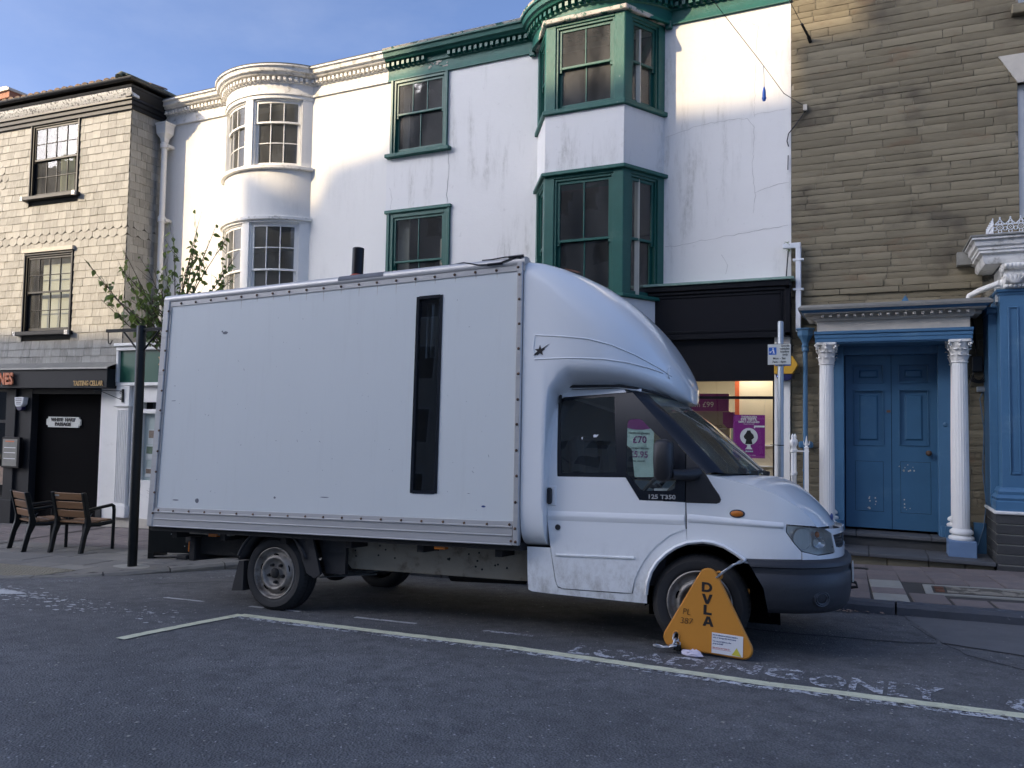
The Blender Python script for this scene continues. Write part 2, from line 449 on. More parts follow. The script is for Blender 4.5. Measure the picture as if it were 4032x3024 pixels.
    simple('litter_paper', (.62, .58, .66), .6, vary=.25, vscale=30)
    emit('lamp_warm', (1.0, .88, .68), 6.0)
    emit('led_blue', (.2, .35, 1.0), 2.0)
    glass('glass_old', (.80, .83, .80), .14, (.42, .42, .40), .015, .12)  # pale veil: part dirt, part reflections put into the pane's colour
    glass('glass_dirty', (.62, .63, .60), .08, (.30, .295, .28), .02, .14)
    glass('glass_grimy', (.60, .60, .57), .16, (.36, .35, .33), .03, .14)
    glass('glass_shop', (.90, .92, .90), .01, (.3, .3, .3), .005)
    glass('glass_van', (.80, .85, .83), .03, (.3, .31, .3), .01)
    glass('glass_screen', (.70, .78, .72), .14, (.33, .38, .34), .02)
    glass('glass_dark', (.12, .12, .12), .05, (.12, .12, .12), .015)
    glass('glass_lamp', (.82, .84, .82), .10, (.40, .41, .40), .02)
make_materials()
# ------------------------------------------------------------------ object helpers
WORLD = {}                                     # object -> world matrix of its own space
def tag(o, label=None, cat=None, group=None, kind=None):
    if label: o['label'] = label
    if cat: o['category'] = cat
    if group: o['group'] = group
    if kind: o['kind'] = kind
    return o
def attach(o, parent, local=False):
    if parent is not None:
        o.parent = parent
        if not local:
            o.matrix_parent_inverse = WORLD[parent].inverted()
            WORLD[o] = Matrix.Identity(4)
        else:
            WORLD[o] = WORLD[parent].copy()
    else:
        WORLD[o] = Matrix.Identity(4)
    return o
def thing(name, label, cat, loc=(0, 0, 0), group=None, mat=None):
    o = bpy.data.objects.new(name, None)
    o.empty_display_size = .2
    COL.objects.link(o)
    m = mat if mat is not None else Matrix.Translation(loc)
    o.matrix_world = m
    WORLD[o] = m.copy()
    tag(o, label, cat, group)
    return o
def ident(x, y, z):
    return (x, y, z)
class MB:
    def __init__(self, f=None):
        self.v = []; self.q = []; self.mi = []; self.f = f or ident; self.cm = 0
    def pt(self, x, y, z):
        self.v.append(self.f(x, y, z)); return len(self.v) - 1
    def face(self, ids):
        self.q.append(tuple(ids)); self.mi.append(self.cm)
    def poly(self, pts):
        self.face([self.pt(*p) for p in pts])
    def box(self, x0, x1, y0, y1, z0, z1, seg=1):
        rows = []
        for i in range(seg + 1):
            x = x0 + (x1 - x0) * i / seg
            rows.append([self.pt(x, y0, z0), self.pt(x, y1, z0), self.pt(x, y1, z1), self.pt(x, y0, z1)])
        for a, b in zip(rows, rows[1:]):
            for k in range(4):
                self.face((a[k], b[k], b[(k + 1) % 4], a[(k + 1) % 4]))
        a = rows[0]; self.face((a[0], a[1], a[2], a[3]))
        a = rows[-1]; self.face((a[3], a[2], a[1], a[0]))
        return self
    def prism(self, poly, y0, y1):             # poly in (x,z), extruded along y
        a = [self.pt(x, y0, z) for x, z in poly]
        b = [self.pt(x, y1, z) for x, z in poly]
        self.face(a); self.face(b[::-1])
        n = len(poly)
        for i in range(n):
            self.face((a[i], b[i], b[(i + 1) % n], a[(i + 1) % n]))
        return self
    def prism_z(self, poly, z0, z1):           # poly in (x,y), extruded along z
        a = [self.pt(x, y, z0) for x, y in poly]
        b = [self.pt(x, y, z1) for x, y in poly]
        self.face(a[::-1]); self.face(b)
        n = len(poly)
        for i in range(n):
            self.face((a[i], a[(i + 1) % n], b[(i + 1) % n], b[i]))
        return self
    def grid(self, rows, close=False):
        idx = [[self.pt(*p) for p in r] for r in rows]
        for a, b in zip(idx, idx[1:]):
            n = len(a)
            for i in range(n if close else n - 1):
                self.face((a[i], a[(i + 1) % n], b[(i + 1) % n], b[i]))
        return idx
    def sweep(self, path, prof, caps=True):    # path of (x,y); profile of (out, z); outwards = right-hand of travel rotated to -y
        n = len(path); rows = []
        for i in range(n):
            p = Vector(path[i])
            d0 = (p - Vector(path[i - 1])).normalized() if i else None
            d1 = (Vector(path[i + 1]) - p).normalized() if i < n - 1 else None
            if d0 is None: d0 = d1
            if d1 is None: d1 = d0
            n0 = Vector((d0.y, -d0.x)); n1 = Vector((d1.y, -d1.x))
            m = (n0 + n1).normalized(); k = 1 / max(.35, m.dot(n0))
            rows.append([(p.x + m.x * o * k, p.y + m.y * o * k, z) for o, z in prof])
        idx = self.grid(rows)
        if caps:
            self.face(idx[0][::-1]); self.face(idx[-1])
        return self
    def lathe(self, prof, seg=24, c=(0, 0, 0), axis='z', a0=0, a1=2 * pi):   # prof of (r, h)
        full = abs(a1 - a0 - 2 * pi) < 1e-6
        rows = []
        for r, h in prof:
            row = []
            for i in range(seg if full else seg + 1):
                a = a0 + (a1 - a0) * i / seg
                u, w = r * cos(a), r * sin(a)
                row.append({'z': (c[0] + u, c[1] + w, c[2] + h), 'y': (c[0] + u, c[1] + h, c[2] + w), 'x': (c[0] + h, c[1] + u, c[2] + w)}[axis])
            rows.append(row)
        self.grid(rows, close=full)
        return self
    def tube(self, pts, r, seg=8, caps=True):
        pts = [Vector(p) for p in pts]; rows = []
        up = Vector((0, 0, 1)); last = None
        for i, p in enumerate(pts):
            d = (pts[min(i + 1, len(pts) - 1)] - pts[max(i - 1, 0)]).normalized()
            if last is None:
                ref = up if abs(d.dot(up)) < .9 else Vector((1, 0, 0))
                a = d.cross(ref).normalized()
            else:
                a = (last - d * last.dot(d)).normalized()
            last = a; b = d.cross(a)
            rr = r[i] if isinstance(r, (list, tuple)) else r
            rows.append([tuple(p + (a * cos(t) + b * sin(t)) * rr) for t in [2 * pi * k / seg for k in range(seg)]])
        idx = self.grid(rows, close=True)
        if caps:
            self.face(idx[0][::-1]); self.face(idx[-1])
        return self
    def ball(self, c, rx, ry, rz, seg=10, rings=6):
        rows = []
        for j in range(rings + 1):
            t = pi * j / rings - pi / 2
            rows.append([(c[0] + rx * cos(t) * cos(2 * pi * i / seg), c[1] + ry * cos(t) * sin(2 * pi * i / seg), c[2] + rz * sin(t)) for i in range(seg)])
        self.grid(rows, close=True)
        return self
    def mesh(self, name):
        me = bpy.data.meshes.new(name)
        me.from_pydata([tuple(p) for p in self.v], [], self.q)
        me.validate(clean_customdata=False)
        return me
    def build(self, name, mat, parent=None, local=False, smooth=None, bevel=0.0, fix=True, mi=False):
        me = self.mesh(name)
        for m in (mat if isinstance(mat, (list, tuple)) else [mat]):
            me.materials.append(MATS[m])
        if mi:
            for p, k in zip(me.polygons, self.mi): p.material_index = k
        if fix:
            bm = bmesh.new(); bm.from_mesh(me)
            bmesh.ops.remove_doubles(bm, verts=bm.verts, dist=1e-5)
            bmesh.ops.recalc_face_normals(bm, faces=bm.faces)
            bm.to_mesh(me); bm.free()
        if smooth is not None:
            for p in me.polygons: p.use_smooth = True
            try:
                me.set_sharp_from_angle(angle=radians(smooth))
            except Exception:
                pass
        o = bpy.data.objects.new(name, me)
        COL.objects.link(o)
        attach(o, parent, local)
        if bevel:
            md = o.modifiers.new('bevel', 'BEVEL'); md.width = bevel; md.segments = 1; md.limit_method = 'ANGLE'
        return o
def instance(src, name, parent, local=False, loc=(0, 0, 0), rot=(0, 0, 0), scale=(1, 1, 1), mesh=None):
    o = bpy.data.objects.new(name, mesh if mesh is not None else src.data)
    COL.objects.link(o)
    attach(o, parent, local)
    o.location = loc; o.rotation_euler = rot; o.scale = scale
    WORLD[o] = Matrix.Identity(4)
    return o
def plane_map(origin, ang=0.0):
    """local (u along the wall, v towards the viewer is negative, z) -> world; ang turns the wall about z"""
    ox, oy, oz = origin; c, s = cos(ang), sin(ang)
    return lambda x, y, z: (ox + x * c - y * s, oy + x * s + y * c, oz + z)
def arc_map(cx, cy, R):
    """u is arc length from the bow's axis, v negative outwards"""
    def f(x, y, z):
        a = x / R; r = R - y
        return (cx + r * sin(a), cy - r * cos(a), z)
    return f
def text_mesh(name, body, size, mat, parent, matrix, local=False, extrude=.002, bold=0.0, align='CENTER', shear=0, sx=1.0, spacing=1.0, line=1.0):
    cu = bpy.data.curves.new(name, 'FONT')
    cu.body = body; cu.size = size; cu.extrude = extrude; cu.offset = bold; cu.align_x = align; cu.align_y = 'CENTER'
    cu.shear = shear; cu.space_character = spacing; cu.space_line = line; cu.resolution_u = 3
    t = bpy.data.objects.new(name, cu)
    COL.objects.link(t)
    me = bpy.data.meshes.new_from_object(t)
    bpy.data.objects.remove(t); bpy.data.curves.remove(cu)
    me.materials.clear(); me.materials.append(MATS[mat])
    me.transform(matrix @ Matrix.Diagonal((sx, 1, 1, 1)))
    o = bpy.data.objects.new(name, me)
    COL.objects.link(o)
    attach(o, parent, local)
    return o
def wall_text_matrix(x, y, z, ang=0.0, lean=0.0):
    return Matrix.Translation((x, y, z)) @ Matrix.Rotation(ang, 4, 'Z') @ Matrix.Rotation(pi / 2 + lean, 4, 'X')
def wall_rect(mb, x0, x1, z0, z1, y, holes, depth=.15, thick=None):
    xs = sorted({x0, x1, *[min(max(h[k], x0), x1) for h in holes for k in (0, 1)]})
    zs = sorted({z0, z1, *[min(max(h[k], z0), z1) for h in holes for k in (2, 3)]})
    for a, b in zip(xs, xs[1:]):
        for c, d in zip(zs, zs[1:]):
            mx, mz = (a + b) / 2, (c + d) / 2
            if any(h[0] < mx < h[1] and h[2] < mz < h[3] for h in holes): continue
            mb.poly([(a, y, c), (b, y, c), (b, y, d), (a, y, d)])
    for h in holes:
        a, b, c, d = max(h[0], x0), min(h[1], x1), max(h[2], z0), min(h[3], z1)
        mb.poly([(a, y, c), (a, y + depth, c), (a, y + depth, d), (a, y, d)])
        mb.poly([(b, y, c), (b, y, d), (b, y + depth, d), (b, y + depth, c)])
        mb.poly([(a, y, d), (a, y + depth, d), (b, y + depth, d), (b, y, d)])
        mb.poly([(a, y, c), (b, y, c), (b, y + depth, c), (a, y + depth, c)])
def patch(poly, holes, fmap, step=.06, thick=0.0, back=None):
    """triangulated sheet of a 2-D outline with holes, mapped onto a curved surface; returns an MB"""
    def dens(pl):
        out = []
        for i, p in enumerate(pl):
            q = pl[(i + 1) % len(pl)]
            n = max(1, int(math.hypot(q[0] - p[0], q[1] - p[1]) / step))
            out += [(p[0] + (q[0] - p[0]) * k / n, p[1] + (q[1] - p[1]) * k / n) for k in range(n)]
        return out
    def inside(p, pl):
        r = False
        for i in range(len(pl)):
            a, b = pl[i], pl[i - 1]
            if (a[1] > p[1]) != (b[1] > p[1]) and p[0] < (b[0] - a[0]) * (p[1] - a[1]) / (b[1] - a[1]) + a[0]: r = not r
        return r
    P = dens(poly); H = [dens(h) for h in holes]
    verts = list(P); edges = [(i, (i + 1) % len(P)) for i in range(len(P))]
    for h in H:
        o = len(verts); verts += h
        edges += [(o + i, o + (i + 1) % len(h)) for i in range(len(h))]
    xs = [p[0] for p in P]; zs = [p[1] for p in P]
    x = min(xs) + step * .5
    def near(p):
        return any(abs(p[0] - q[0]) < step * .45 and abs(p[1] - q[1]) < step * .45 for q in verts[:bn])
    bn = len(verts)
    while x < max(xs):
        z = min(zs) + step * .5
        while z < max(zs):
            if inside((x, z), P) and not any(inside((x, z), h) for h in H) and not near((x, z)): verts.append((x, z))
            z += step
        x += step
    vo, eo, fo, *_ = delaunay_2d_cdt([Vector(v) for v in verts], edges, [], 0, 1e-6)
    mb = MB()
    for v in vo: mb.v.append(fmap(v.x, v.y, 0.0))
    for f in fo:
        cx = sum(vo[i].x for i in f) / 3; cz = sum(vo[i].y for i in f) / 3
        if inside((cx, cz), P) and not any(inside((cx, cz), h) for h in H): mb.face(f)
    if thick:
        used = {}
        for f in mb.q:
            for a, b in zip(f, f[1:] + f[:1]):
                used[(a, b)] = 1
        rim = [e for e in used if (e[1], e[0]) not in used]
        m = {}
        for e in rim:
            for i in e:
                if i not in m:
                    m[i] = len(mb.v); mb.v.append(fmap(vo[i].x, vo[i].y, thick))
        for a, b in rim: mb.face((a, b, m[b], m[a]))
    return mb
def in_poly(p, pl):
    r = False
    for i in range(len(pl)):
        a, b = pl[i], pl[i - 1]
        if (a[1] > p[1]) != (b[1] > p[1]) and p[0] < (b[0] - a[0]) * (p[1] - a[1]) / (b[1] - a[1]) + a[0]: r = not r
    return r

# ------------------------------------------------------------------ ground levels
def road_h(Y):
    if Y > 4.5: return -.065 * (Y - 5.43)
    base = -.065 * (4.5 - 5.43)
    if Y > 2.5:
        t = 4.5 - Y
        return base + .065 * t - .065 * t * t / 4.0
    return base + .065
def road_z(X, Y):
    return -.211 + .037 * (X + 4.81) + road_h(Y)
def pave_z(X, Y):
    return -.08 + .037 * (X - 1.3) - .017 * (Y - 10.2)
# ------------------------------------------------------------------ ground
# kerb line: left of the frame, round the built-out nose, then along the bay
KERB = [(-60, -8.0), (-11.0, 3.2), (-9.9, 4.6), (-9.05, 5.55), (-8.65, 5.82), (-8.3, 6.15), (-7.98, 6.60), (-7.66, 7.15), (-7.38, 7.62), (-7.0, 7.98), (-6.4, 8.14), (-4.98, 8.17), (-2.5, 8.02), (.275, 7.85), (1.19, 7.79), (4, 7.62), (9, 7.3), (60, 5)]
mb = MB()
xs = [-400, -120, -60, -40, -30, -22, -18] + [-16 + .5 * i for i in range(45)] + [8, 12, 20, 40, 90, 300]
ys = [-300, -90, -40, -20, -12, -8, -4, -2] + [-1 + .35 * i for i in range(32)] + [11, 14, 30, 120, 500]
mb.grid([[(x, y, road_z(x, max(-3, min(y, 12)))) for y in ys] for x in xs])
road = mb.build('road', 'asphalt', smooth=60)
tag(road, 'dark grey asphalt road sloping gently up to the right', kind='structure')

# slightly different asphalt repair by the kerb
def sheet(poly, name, mat, parent, dz=.004, step=.12, zf=road_z):
    mbp = patch(poly, [], lambda x, y, d: (x, y, zf(x, y) + dz), step)
    return mbp.build(name, mat, parent, fix=False, smooth=60)
m, nt, b = new_mat('asphalt_patch')
c = mix_col(nt, ramp(nt, noise_tex(nt, 3, 6, .7), .3, .75), (.12, .122, .125), (.155, .156, .158))
nt.links.new(c, b.inputs['Base Color'])
b.inputs['Roughness'].default_value = .8
add_bump(nt, b, noise_tex(nt, 80, 5, .75), .7, .012)
sheet([(.28, 7.83), (.5, 6.6), (1.0, 6.35), (3.5, 6.2), (3.6, 7.6)], 'road_repair', 'asphalt_patch', road, .003)
simple('road_seam', (.022, .022, .024), .9)
for pts in ([(-1.5, 6.65), (-.6, 6.45), (.3, 6.5), (.5, 6.6)], [(.5, 6.6), (1.0, 6.35), (3.5, 6.2)], [(.28, 7.8), (.34, 7.2), (.5, 6.6)], [(.5, 6.6), (.62, 6.2), (.95, 5.85), (1.6, 5.7)], [(-5.4, 7.1), (-6.6, 6.55), (-7.2, 6.0)]):
    P = []
    for a, b2 in zip(pts, pts[1:]):
        for k in range(6):
            t = k / 6
            P.append((a[0] + (b2[0] - a[0]) * t + RND.uniform(-.012, .012), a[1] + (b2[1] - a[1]) * t + RND.uniform(-.012, .012)))
    mb = MB()
    w = .009
    mb.grid([[(x, y - w, road_z(x, y) + .005), (x, y + w, road_z(x, y) + .005)] for x, y in P])
    mb.build('road_seam', 'road_seam', road, fix=False)

# pavement bed (structure) and kerb
bed = [(x, y) for x, y in KERB if -14 < x < 6]
bed_poly = [(bed[0][0], bed[0][1] + .12)] + [(x, y + .1) for x, y in bed[1:]] + [(bed[-1][0], 14), (-19, 14), (-19, 4.0)]
mb = patch(bed_poly, [], lambda x, y, d: (x, y, pave_z(x, y) - .012), .8)
pavement = mb.build('pavement', 'paving_bed', fix=False)
tag(pavement, 'stone flagged pavement in front of the shops', kind='structure')
mb = MB()
mb.grid([[(x, y + .1, pave_z(x, y) - .012), (x, y + 9, pave_z(x, y) - .012)] for x, y in ((6, 7.45), (60, 5))])
mb.grid([[(x, y, pave_z(x, y) - .012 if x > -30 else -1.5), (x, 14, pave_z(x, 14) - .012 if x > -30 else -1.9)] for x, y in ((-60, -8), (-19, 4.0))])
o = mb.build('pavement_beyond', 'flag_grey', pavement, fix=False)

# kerb stones, each one a piece of the pavement
def resample(path, step):
    out = []; d = 0
    for a, b2 in zip(path, path[1:]):
        a = Vector(a); b2 = Vector(b2); L = (b2 - a).length; n = max(1, int(L / .05))
        for k in range(n): out.append(a + (b2 - a) * k / n)
    return out
kp = resample([p for p in KERB if -12 < p[0] < 5], .05)
i = 0
while i < len(kp) - 4:
    n = RND.choice([15, 17, 19]) if kp[i].x > -7 else RND.choice([12, 14])
    if kp[i].x > -.6: n = RND.choice([19, 21])
    seg = kp[i:i + n + 1]
    mb = MB(); rows = []
    for k, p in enumerate(seg):
        q = seg[min(k + 1, len(seg) - 1)] - seg[max(k - 1, 0)]
        d = q.normalized(); nrm = Vector((d.y, -d.x))
        zr = road_z(p.x, p.y) - .05
        zt = max(pave_z(p.x, p.y), road_z(p.x, p.y) + .012) + RND.uniform(-.004, .004)
        j = .006 if 0 < k < len(seg) - 1 else .012
        f = p + nrm * (.055 + RND.uniform(-.006, .006)); bk = p - nrm * .10
        ch = .03
        e = .008 if k == 0 else (-.008 if k == len(seg) - 1 else 0)
        f += d * e; bk += d * e
        rows.append([(f.x, f.y, zr), (f.x, f.y, zt - ch), (f.x - nrm.x * ch, f.y - nrm.y * ch, zt), (bk.x, bk.y, zt), (bk.x, bk.y, zr)])
    idx = mb.grid(rows)
    mb.face(idx[0][::-1]); mb.face(idx[-1])
    mb.build('kerb_stone', 'kerb_stone' if seg[0].x > -6.9 else 'flag_grey', pavement, smooth=40)
    i += n

# flags
def flag(x0, x1, y0, y1, mat, skew=0.0, h=.03, gap=.006):
    mb = MB()
    g = gap
    j = RND.uniform(-.003, .003)
    def P(x, y, dz): return (x + skew * (y - 9), y, pave_z(x, y) + dz)
    a = [(x0 + g, y0 + g), (x1 - g, y0 + g), (x1 - g, y1 - g), (x0 + g, y1 - g)]
    lo = [mb.pt(*P(x, y, -h)) for x, y in a]
    md = [mb.pt(*P(x, y, -.005 + j)) for x, y in a]
    cx, cy = (x0 + x1) / 2, (y0 + y1) / 2
    tp = [mb.pt(*P(x + (.005 if x < cx else -.005), y + (.005 if y < cy else -.005), j)) for x, y in a]
    for k in range(4):
        mb.face((lo[k], lo[(k + 1) % 4], md[(k + 1) % 4], md[k]))
        mb.face((md[k], md[(k + 1) % 4], tp[(k + 1) % 4], tp[k]))
    mb.face(tp)
    return mb.build('flagstone', mat, pavement, fix=False)
def kerb_y(x):
    best = None
    for a, b2 in zip(KERB, KERB[1:]):
        if min(a[0], b2[0]) <= x <= max(a[0], b2[0]) and abs(b2[0] - a[0]) > 1e-6:
            y = a[1] + (b2[1] - a[1]) * (x - a[0]) / (b2[0] - a[0])
            best = y if best is None else max(best, y)
    return best
MAN = (.50, 1.62, 8.44, 8.98)                       # inspection cover
x = -1.24
ci = 0
while x < 2.3:
    y = kerb_y(x) + .115
    k = 0
    while y < 10.16:
        d = min([.335, .42, .36, .30, .46, .34][(k + ci * 2) % 6], 10.17 - y)
        if 10.17 - (y + d) < .12: d = 10.17 - y
        if not (x + .31 > MAN[0] and x < MAN[1] and y + d > MAN[2] and y < MAN[3]):
            mat = 'flag_pink'
            if abs(x - .0) < .02 and (abs(y + d / 2 - 8.15) < .17 or abs(y + d / 2 - 8.82) < .17): mat = 'flag_pale'
            flag(x, x + .31, y, y + d, mat, skew=.03 - .018 * ci)
        y += d; k += 1
    x += .31; ci += 1
# left hand paving: buff slabs at the kerb, pinkish slabs nearer the shops
left_outline = [(x, y + .13) for x, y in KERB if -12 < x < -5.2] + [(-5.2, 10.1), (-13.2, 10.1), (-19, 9.6), (-19, 5.0), (-13, 5.0)]
y = 4.4; r = 0
while y < 10.0:
    h = .45 if y < 7.9 else .34
    x = -16.5 + (.3 if r % 2 else 0)
    while x < -5.3:
        w = .60
        cs = [(x + .02, y + .02), (x + w - .02, y + .02), (x + w - .02, y + h - .02), (x + .02, y + h - .02)]
        if sum(in_poly(c2, left_outline) for c2 in cs) == 4 and not (-10.4 < x + w / 2 < -8.62 and 5.6 < y + h / 2 < 6.2 and False):
            flag(x, x + w, y, y + h, 'flag_grey' if y < 7.75 else 'flag_pink')
        elif sum(in_poly(c2, left_outline) for c2 in cs) >= 1:
            # cut slab along the kerb
            pl = [(x + (i2 % 4) * w / 4 * 1.0, 0) for i2 in range(0)]
            mbp = MB()
            n = 6
            cells = []
            for a in range(n):
                for b3 in range(n):
                    c0 = (x + w * a / n, y + h * b3 / n); c1 = (x + w * (a + 1) / n, y + h * (b3 + 1) / n)
                    if all(in_poly(q, left_outline) for q in (c0, c1, (c0[0], c1[1]), (c1[0], c0[1]))):
                        mbp.poly([(c0[0], c0[1], pave_z(*c0) - .001), (c1[0], c0[1], pave_z(c1[0], c0[1]) - .001), (c1[0], c1[1], pave_z(*c1) - .001), (c0[0], c1[1], pave_z(c0[0], c1[1]) - .001)])
            if mbp.q: mbp.build('cut_slab', 'flag_grey', pavement)
        x += w
    y += h; r += 1
# drainage channel between the two kinds of paving
mb = MB()
P = [(-12.2, 7.2), (-12.35, 7.7), (-12.6, 8.6), (-12.95, 9.98)]
mb.grid([[(x - .05, y, pave_z(x, y) + .004), (x + .05, y, pave_z(x, y) + .004)] for x, y in P])
mb.build('drain_channel', 'iron_cover', pavement, fix=False)
# tactile paving with its blisters
tac = MB(); blister = MB()
for i in range(5):
    for j in range(3):
        x0 = -10.55 + i * .36 + j * .03; y0 = 5.75 + j * .2 - i * .0
        if x0 > -8.95: continue
        p = [(x0 + .004, y0 + .004), (x0 + .356, y0 + .004), (x0 + .356, y0 + .196), (x0 + .004, y0 + .196)]
        mb = MB()
        mb.poly([(x, y, pave_z(x, y) + .005) for x, y in p])
        for a in range(6):
            for b3 in range(3):
                cx, cy = x0 + .03 + a * .06, y0 + .035 + b3 * .064
                z = pave_z(cx, cy) + .005
                ring = [(cx + .014 * cos(t), cy + .014 * sin(t)) for t in [pi / 3 * k for k in range(6)]]
                lo = [mb.pt(cx + .02 * cos(pi / 3 * k), cy + .02 * sin(pi / 3 * k), z) for k in range(6)]
                hi = [mb.pt(u, v2, z + .007) for u, v2 in ring]
                for k in range(6): mb.face((lo[k], lo[(k + 1) % 6], hi[(k + 1) % 6], hi[k]))
                mb.face(hi)
        mb.build('tactile_slab', 'tactile', pavement, fix=False)
# inspection cover set in the flags and a small grating by the step
cover = thing('inspection_cover', 'long rusty inspection cover set in the pink flags before the blue door', 'manhole cover', (MAN[0], MAN[2], pave_z(MAN[0], MAN[2])))
mb = MB(lambda x, y, z: (x, y, z + pave_z(x, y)))
mb.box(MAN[0] + .0, MAN[1], MAN[2], MAN[3], -.03, .001)
mb.build('surround', 'flag_pale', cover)
mb = MB(lambda x, y, z: (x, y, z + pave_z(x, y)))
mb.box(MAN[0] + .07, MAN[1], 8.50, 8.88, -.02, .006)
mb.build('frame', 'iron_cover', cover, bevel=.004)
mb = MB(lambda x, y, z: (x, y, z + pave_z(x, y)))
mb.box(MAN[0] + .19, MAN[1] - .02, 8.53, 8.85, -.02, .010)
mb.build('infill_tray', 'mortar', cover, bevel=.004)
mb = MB(lambda x, y, z: (x, y, z + pave_z(x, y)))
for k in range(2):
    mb.box(MAN[0] + .09, MAN[0] + .17, 8.54 + k * .17, 8.66 + k * .17, -.02, .011)
mb.build('lifting_key_plate', 'rust', cover, bevel=.004)
grate = thing('drain_grating', 'small iron grating in the pavement under the lower step', 'grating', (-.1, 9.8, pave_z(-.1, 9.8)))
mb = MB(lambda x, y, z: (x, y, z + pave_z(x, y)))
mb.box(-.19, .0, 9.74, 9.87, -.02, .006)
mb.build('plate', 'iron_cover', grate)
mb = MB(lambda x, y, z: (x, y, z + pave_z(x, y)))
for k in range(5): mb.box(-.175 + k * .035, -.16 + k * .035, 9.76, 9.85, 0, .009)
mb.build('bar', 'iron_black', grate)

# ------------------------------------------------------------------ road markings
mark = road
def band(path, w, name, mat, dz=.005, side=0.0):
    P = resample(path, .05) + [Vector(path[-1])]
    mb = MB(); rows = []
    for k, p in enumerate(P):
        q = P[min(k + 1, len(P) - 1)] - P[max(k - 1, 0)]
        d = q.normalized(); nr = Vector((-d.y, d.x))
        a = p + nr * (side + w / 2 + RND.uniform(-.004, .004)); b2 = p + nr * (side - w / 2 + RND.uniform(-.004, .004))
        rows.append([(a.x, a.y, road_z(a.x, a.y) + dz), (b2.x, b2.y, road_z(b2.x, b2.y) + dz)])
    mb.grid(rows)
    return mb.build(name, mat, mark, fix=False)
YL = [(-4.87, 5.08), (-2.27, 4.99), (-.54, 4.79), (.72, 4.735), (4.0, 4.55), (9, 4.2)]
band(YL, .10, 'yellow_bay_line', 'road_paint_yellow', .006)
band([(x, y - .085) for x, y in YL], .08, 'old_white_line', 'road_paint_worn', .004)
band([(-4.93, 3.96), (-4.87, 5.10)], .10, 'yellow_bay_line', 'road_paint_yellow', .0065)
for a, b2 in ((-6.2, -5.69), (-5.12, -4.95), (-4.72, -4.53), (-3.95, -3.34), (-2.74, -2.3)):
    band([(a, 5.47 - .008 * (a + 6.2)), (b2, 5.465 - .008 * (b2 + 6.2))], .05, 'white_dash', 'road_paint_white' if a < -3 else 'road_paint_worn', .004)
band([(-6.35, 5.2), (-6.2, 5.47)], .03, 'white_dash', 'road_paint_faint', .004)
for off in (0, .13):
    band([(-9.3 , 4.95 - off * .8), (-8.5, 5.42 - off), (-8.1, 5.85 - off), (-7.6, 6.32 - off), (-7.1, 6.85 - off), (-6.5, 7.2 - off)], .05, 'kerb_line', 'road_paint_faint', .004)
# lettering of the bay, mostly worn away
def road_text(body, x, y, size, sx, mat='road_paint_worn', ang=0.0):
    M = Matrix.Translation((x, y, 0)) @ Matrix.Rotation(ang, 4, 'Z')
    o = text_mesh('bay_lettering', body, size, mat, mark, M, extrude=0, sx=sx, bold=.012)
    bm = bmesh.new(); bm.from_mesh(o.data)
    for v in bm.verts: v.co.z = road_z(v.co.x, v.co.y) + .0045
    bm.to_mesh(o.data); bm.free()
    return o
road_text('LOADING', -1.12, 5.11, .36, .95, ang=-.03)
road_text('ONLY', .02, 5.0, .42, .62, 'road_paint_worn', ang=-.05)
road_text('O', .84, 4.93, .44, 1.0, 'road_paint_worn', ang=-.05)
band([(-.25, 5.2), (.34, 5.165)], .03, 'white_dash', 'road_paint_faint', .0042)
# spilt white paint at the left
splash = MB()
for i in range(520):
    t = RND.random() ** 1.7
    x = -8.3 + t * 3.2 + RND.gauss(0, .15); y = 4.98 - t * .30 + RND.gauss(0, .13)
    s = (.008 + .035 * RND.random() ** 4) * (1.6 - t)
    n = RND.randint(5, 7); a0 = RND.random() * 6
    pts = []
    for k in range(n):
        a = a0 + 2 * pi * k / n; r2 = s * RND.uniform(.5, 1.2)
        px, py = x + r2 * cos(a), y + .7 * r2 * sin(a)
        pts.append((px, py, road_z(px, py) + .0035 + i * 2e-6))
    splash.poly(pts)
n = 26
pts = []
for k in range(n):
    a = 2 * pi * k / n
    r2 = 1 + .25 * noise.noise(Vector((cos(a) * 2, sin(a) * 2, 3)))
    px, py = -8.0 + .42 * r2 * cos(a), 4.97 + .10 * r2 * sin(a)
    pts.append((px, py, road_z(px, py) + .006))
splash.poly(pts)
o = splash.build('paint_splashes', 'road_paint_white', road, fix=False)
o['kind'] = 'stuff'
chips = MB()
for i in range(750):
    x = RND.uniform(-5.5, 2.5); y = RND.uniform(2.0, 4.85) if RND.random() < .75 else RND.uniform(4.9, 7.5)
    s = .003 + .010 * RND.random() ** 3
    a0 = RND.random() * 6
    chips.poly([(x + s * cos(a0 + k * 1.6), y + s * sin(a0 + k * 1.6), road_z(x, y) + .006 + .001 * (k == 0)) for k in range(4)])
o = chips.build('stone_chips', 'flag_pale', road, fix=False)
o['kind'] = 'stuff'
# dead leaves in the gutter
lf = MB()
for i in range(150):
    x = RND.uniform(-.95, -.05) + RND.gauss(0, .15); y = kerb_y(min(x, 1)) - .075 - abs(RND.gauss(0, .045))
    z = road_z(x, y) + .008 + RND.random() * .012
    s = RND.uniform(.012, .028); a0 = RND.random() * 6
    lf.poly([(x + s * cos(a0), y + s * sin(a0), z), (x + .5 * s * cos(a0 + 1.6), y + .5 * s * sin(a0 + 1.6), z + .006), (x - s * cos(a0), y - s * sin(a0), z + .003), (x - .5 * s * cos(a0 + 1.6), y - .5 * s * sin(a0 + 1.6), z)])
o = lf.build('fallen_leaves', 'photo_brown', fix=False)
tag(o, 'brown fallen leaves gathered in the gutter beside the kerb', kind='stuff')
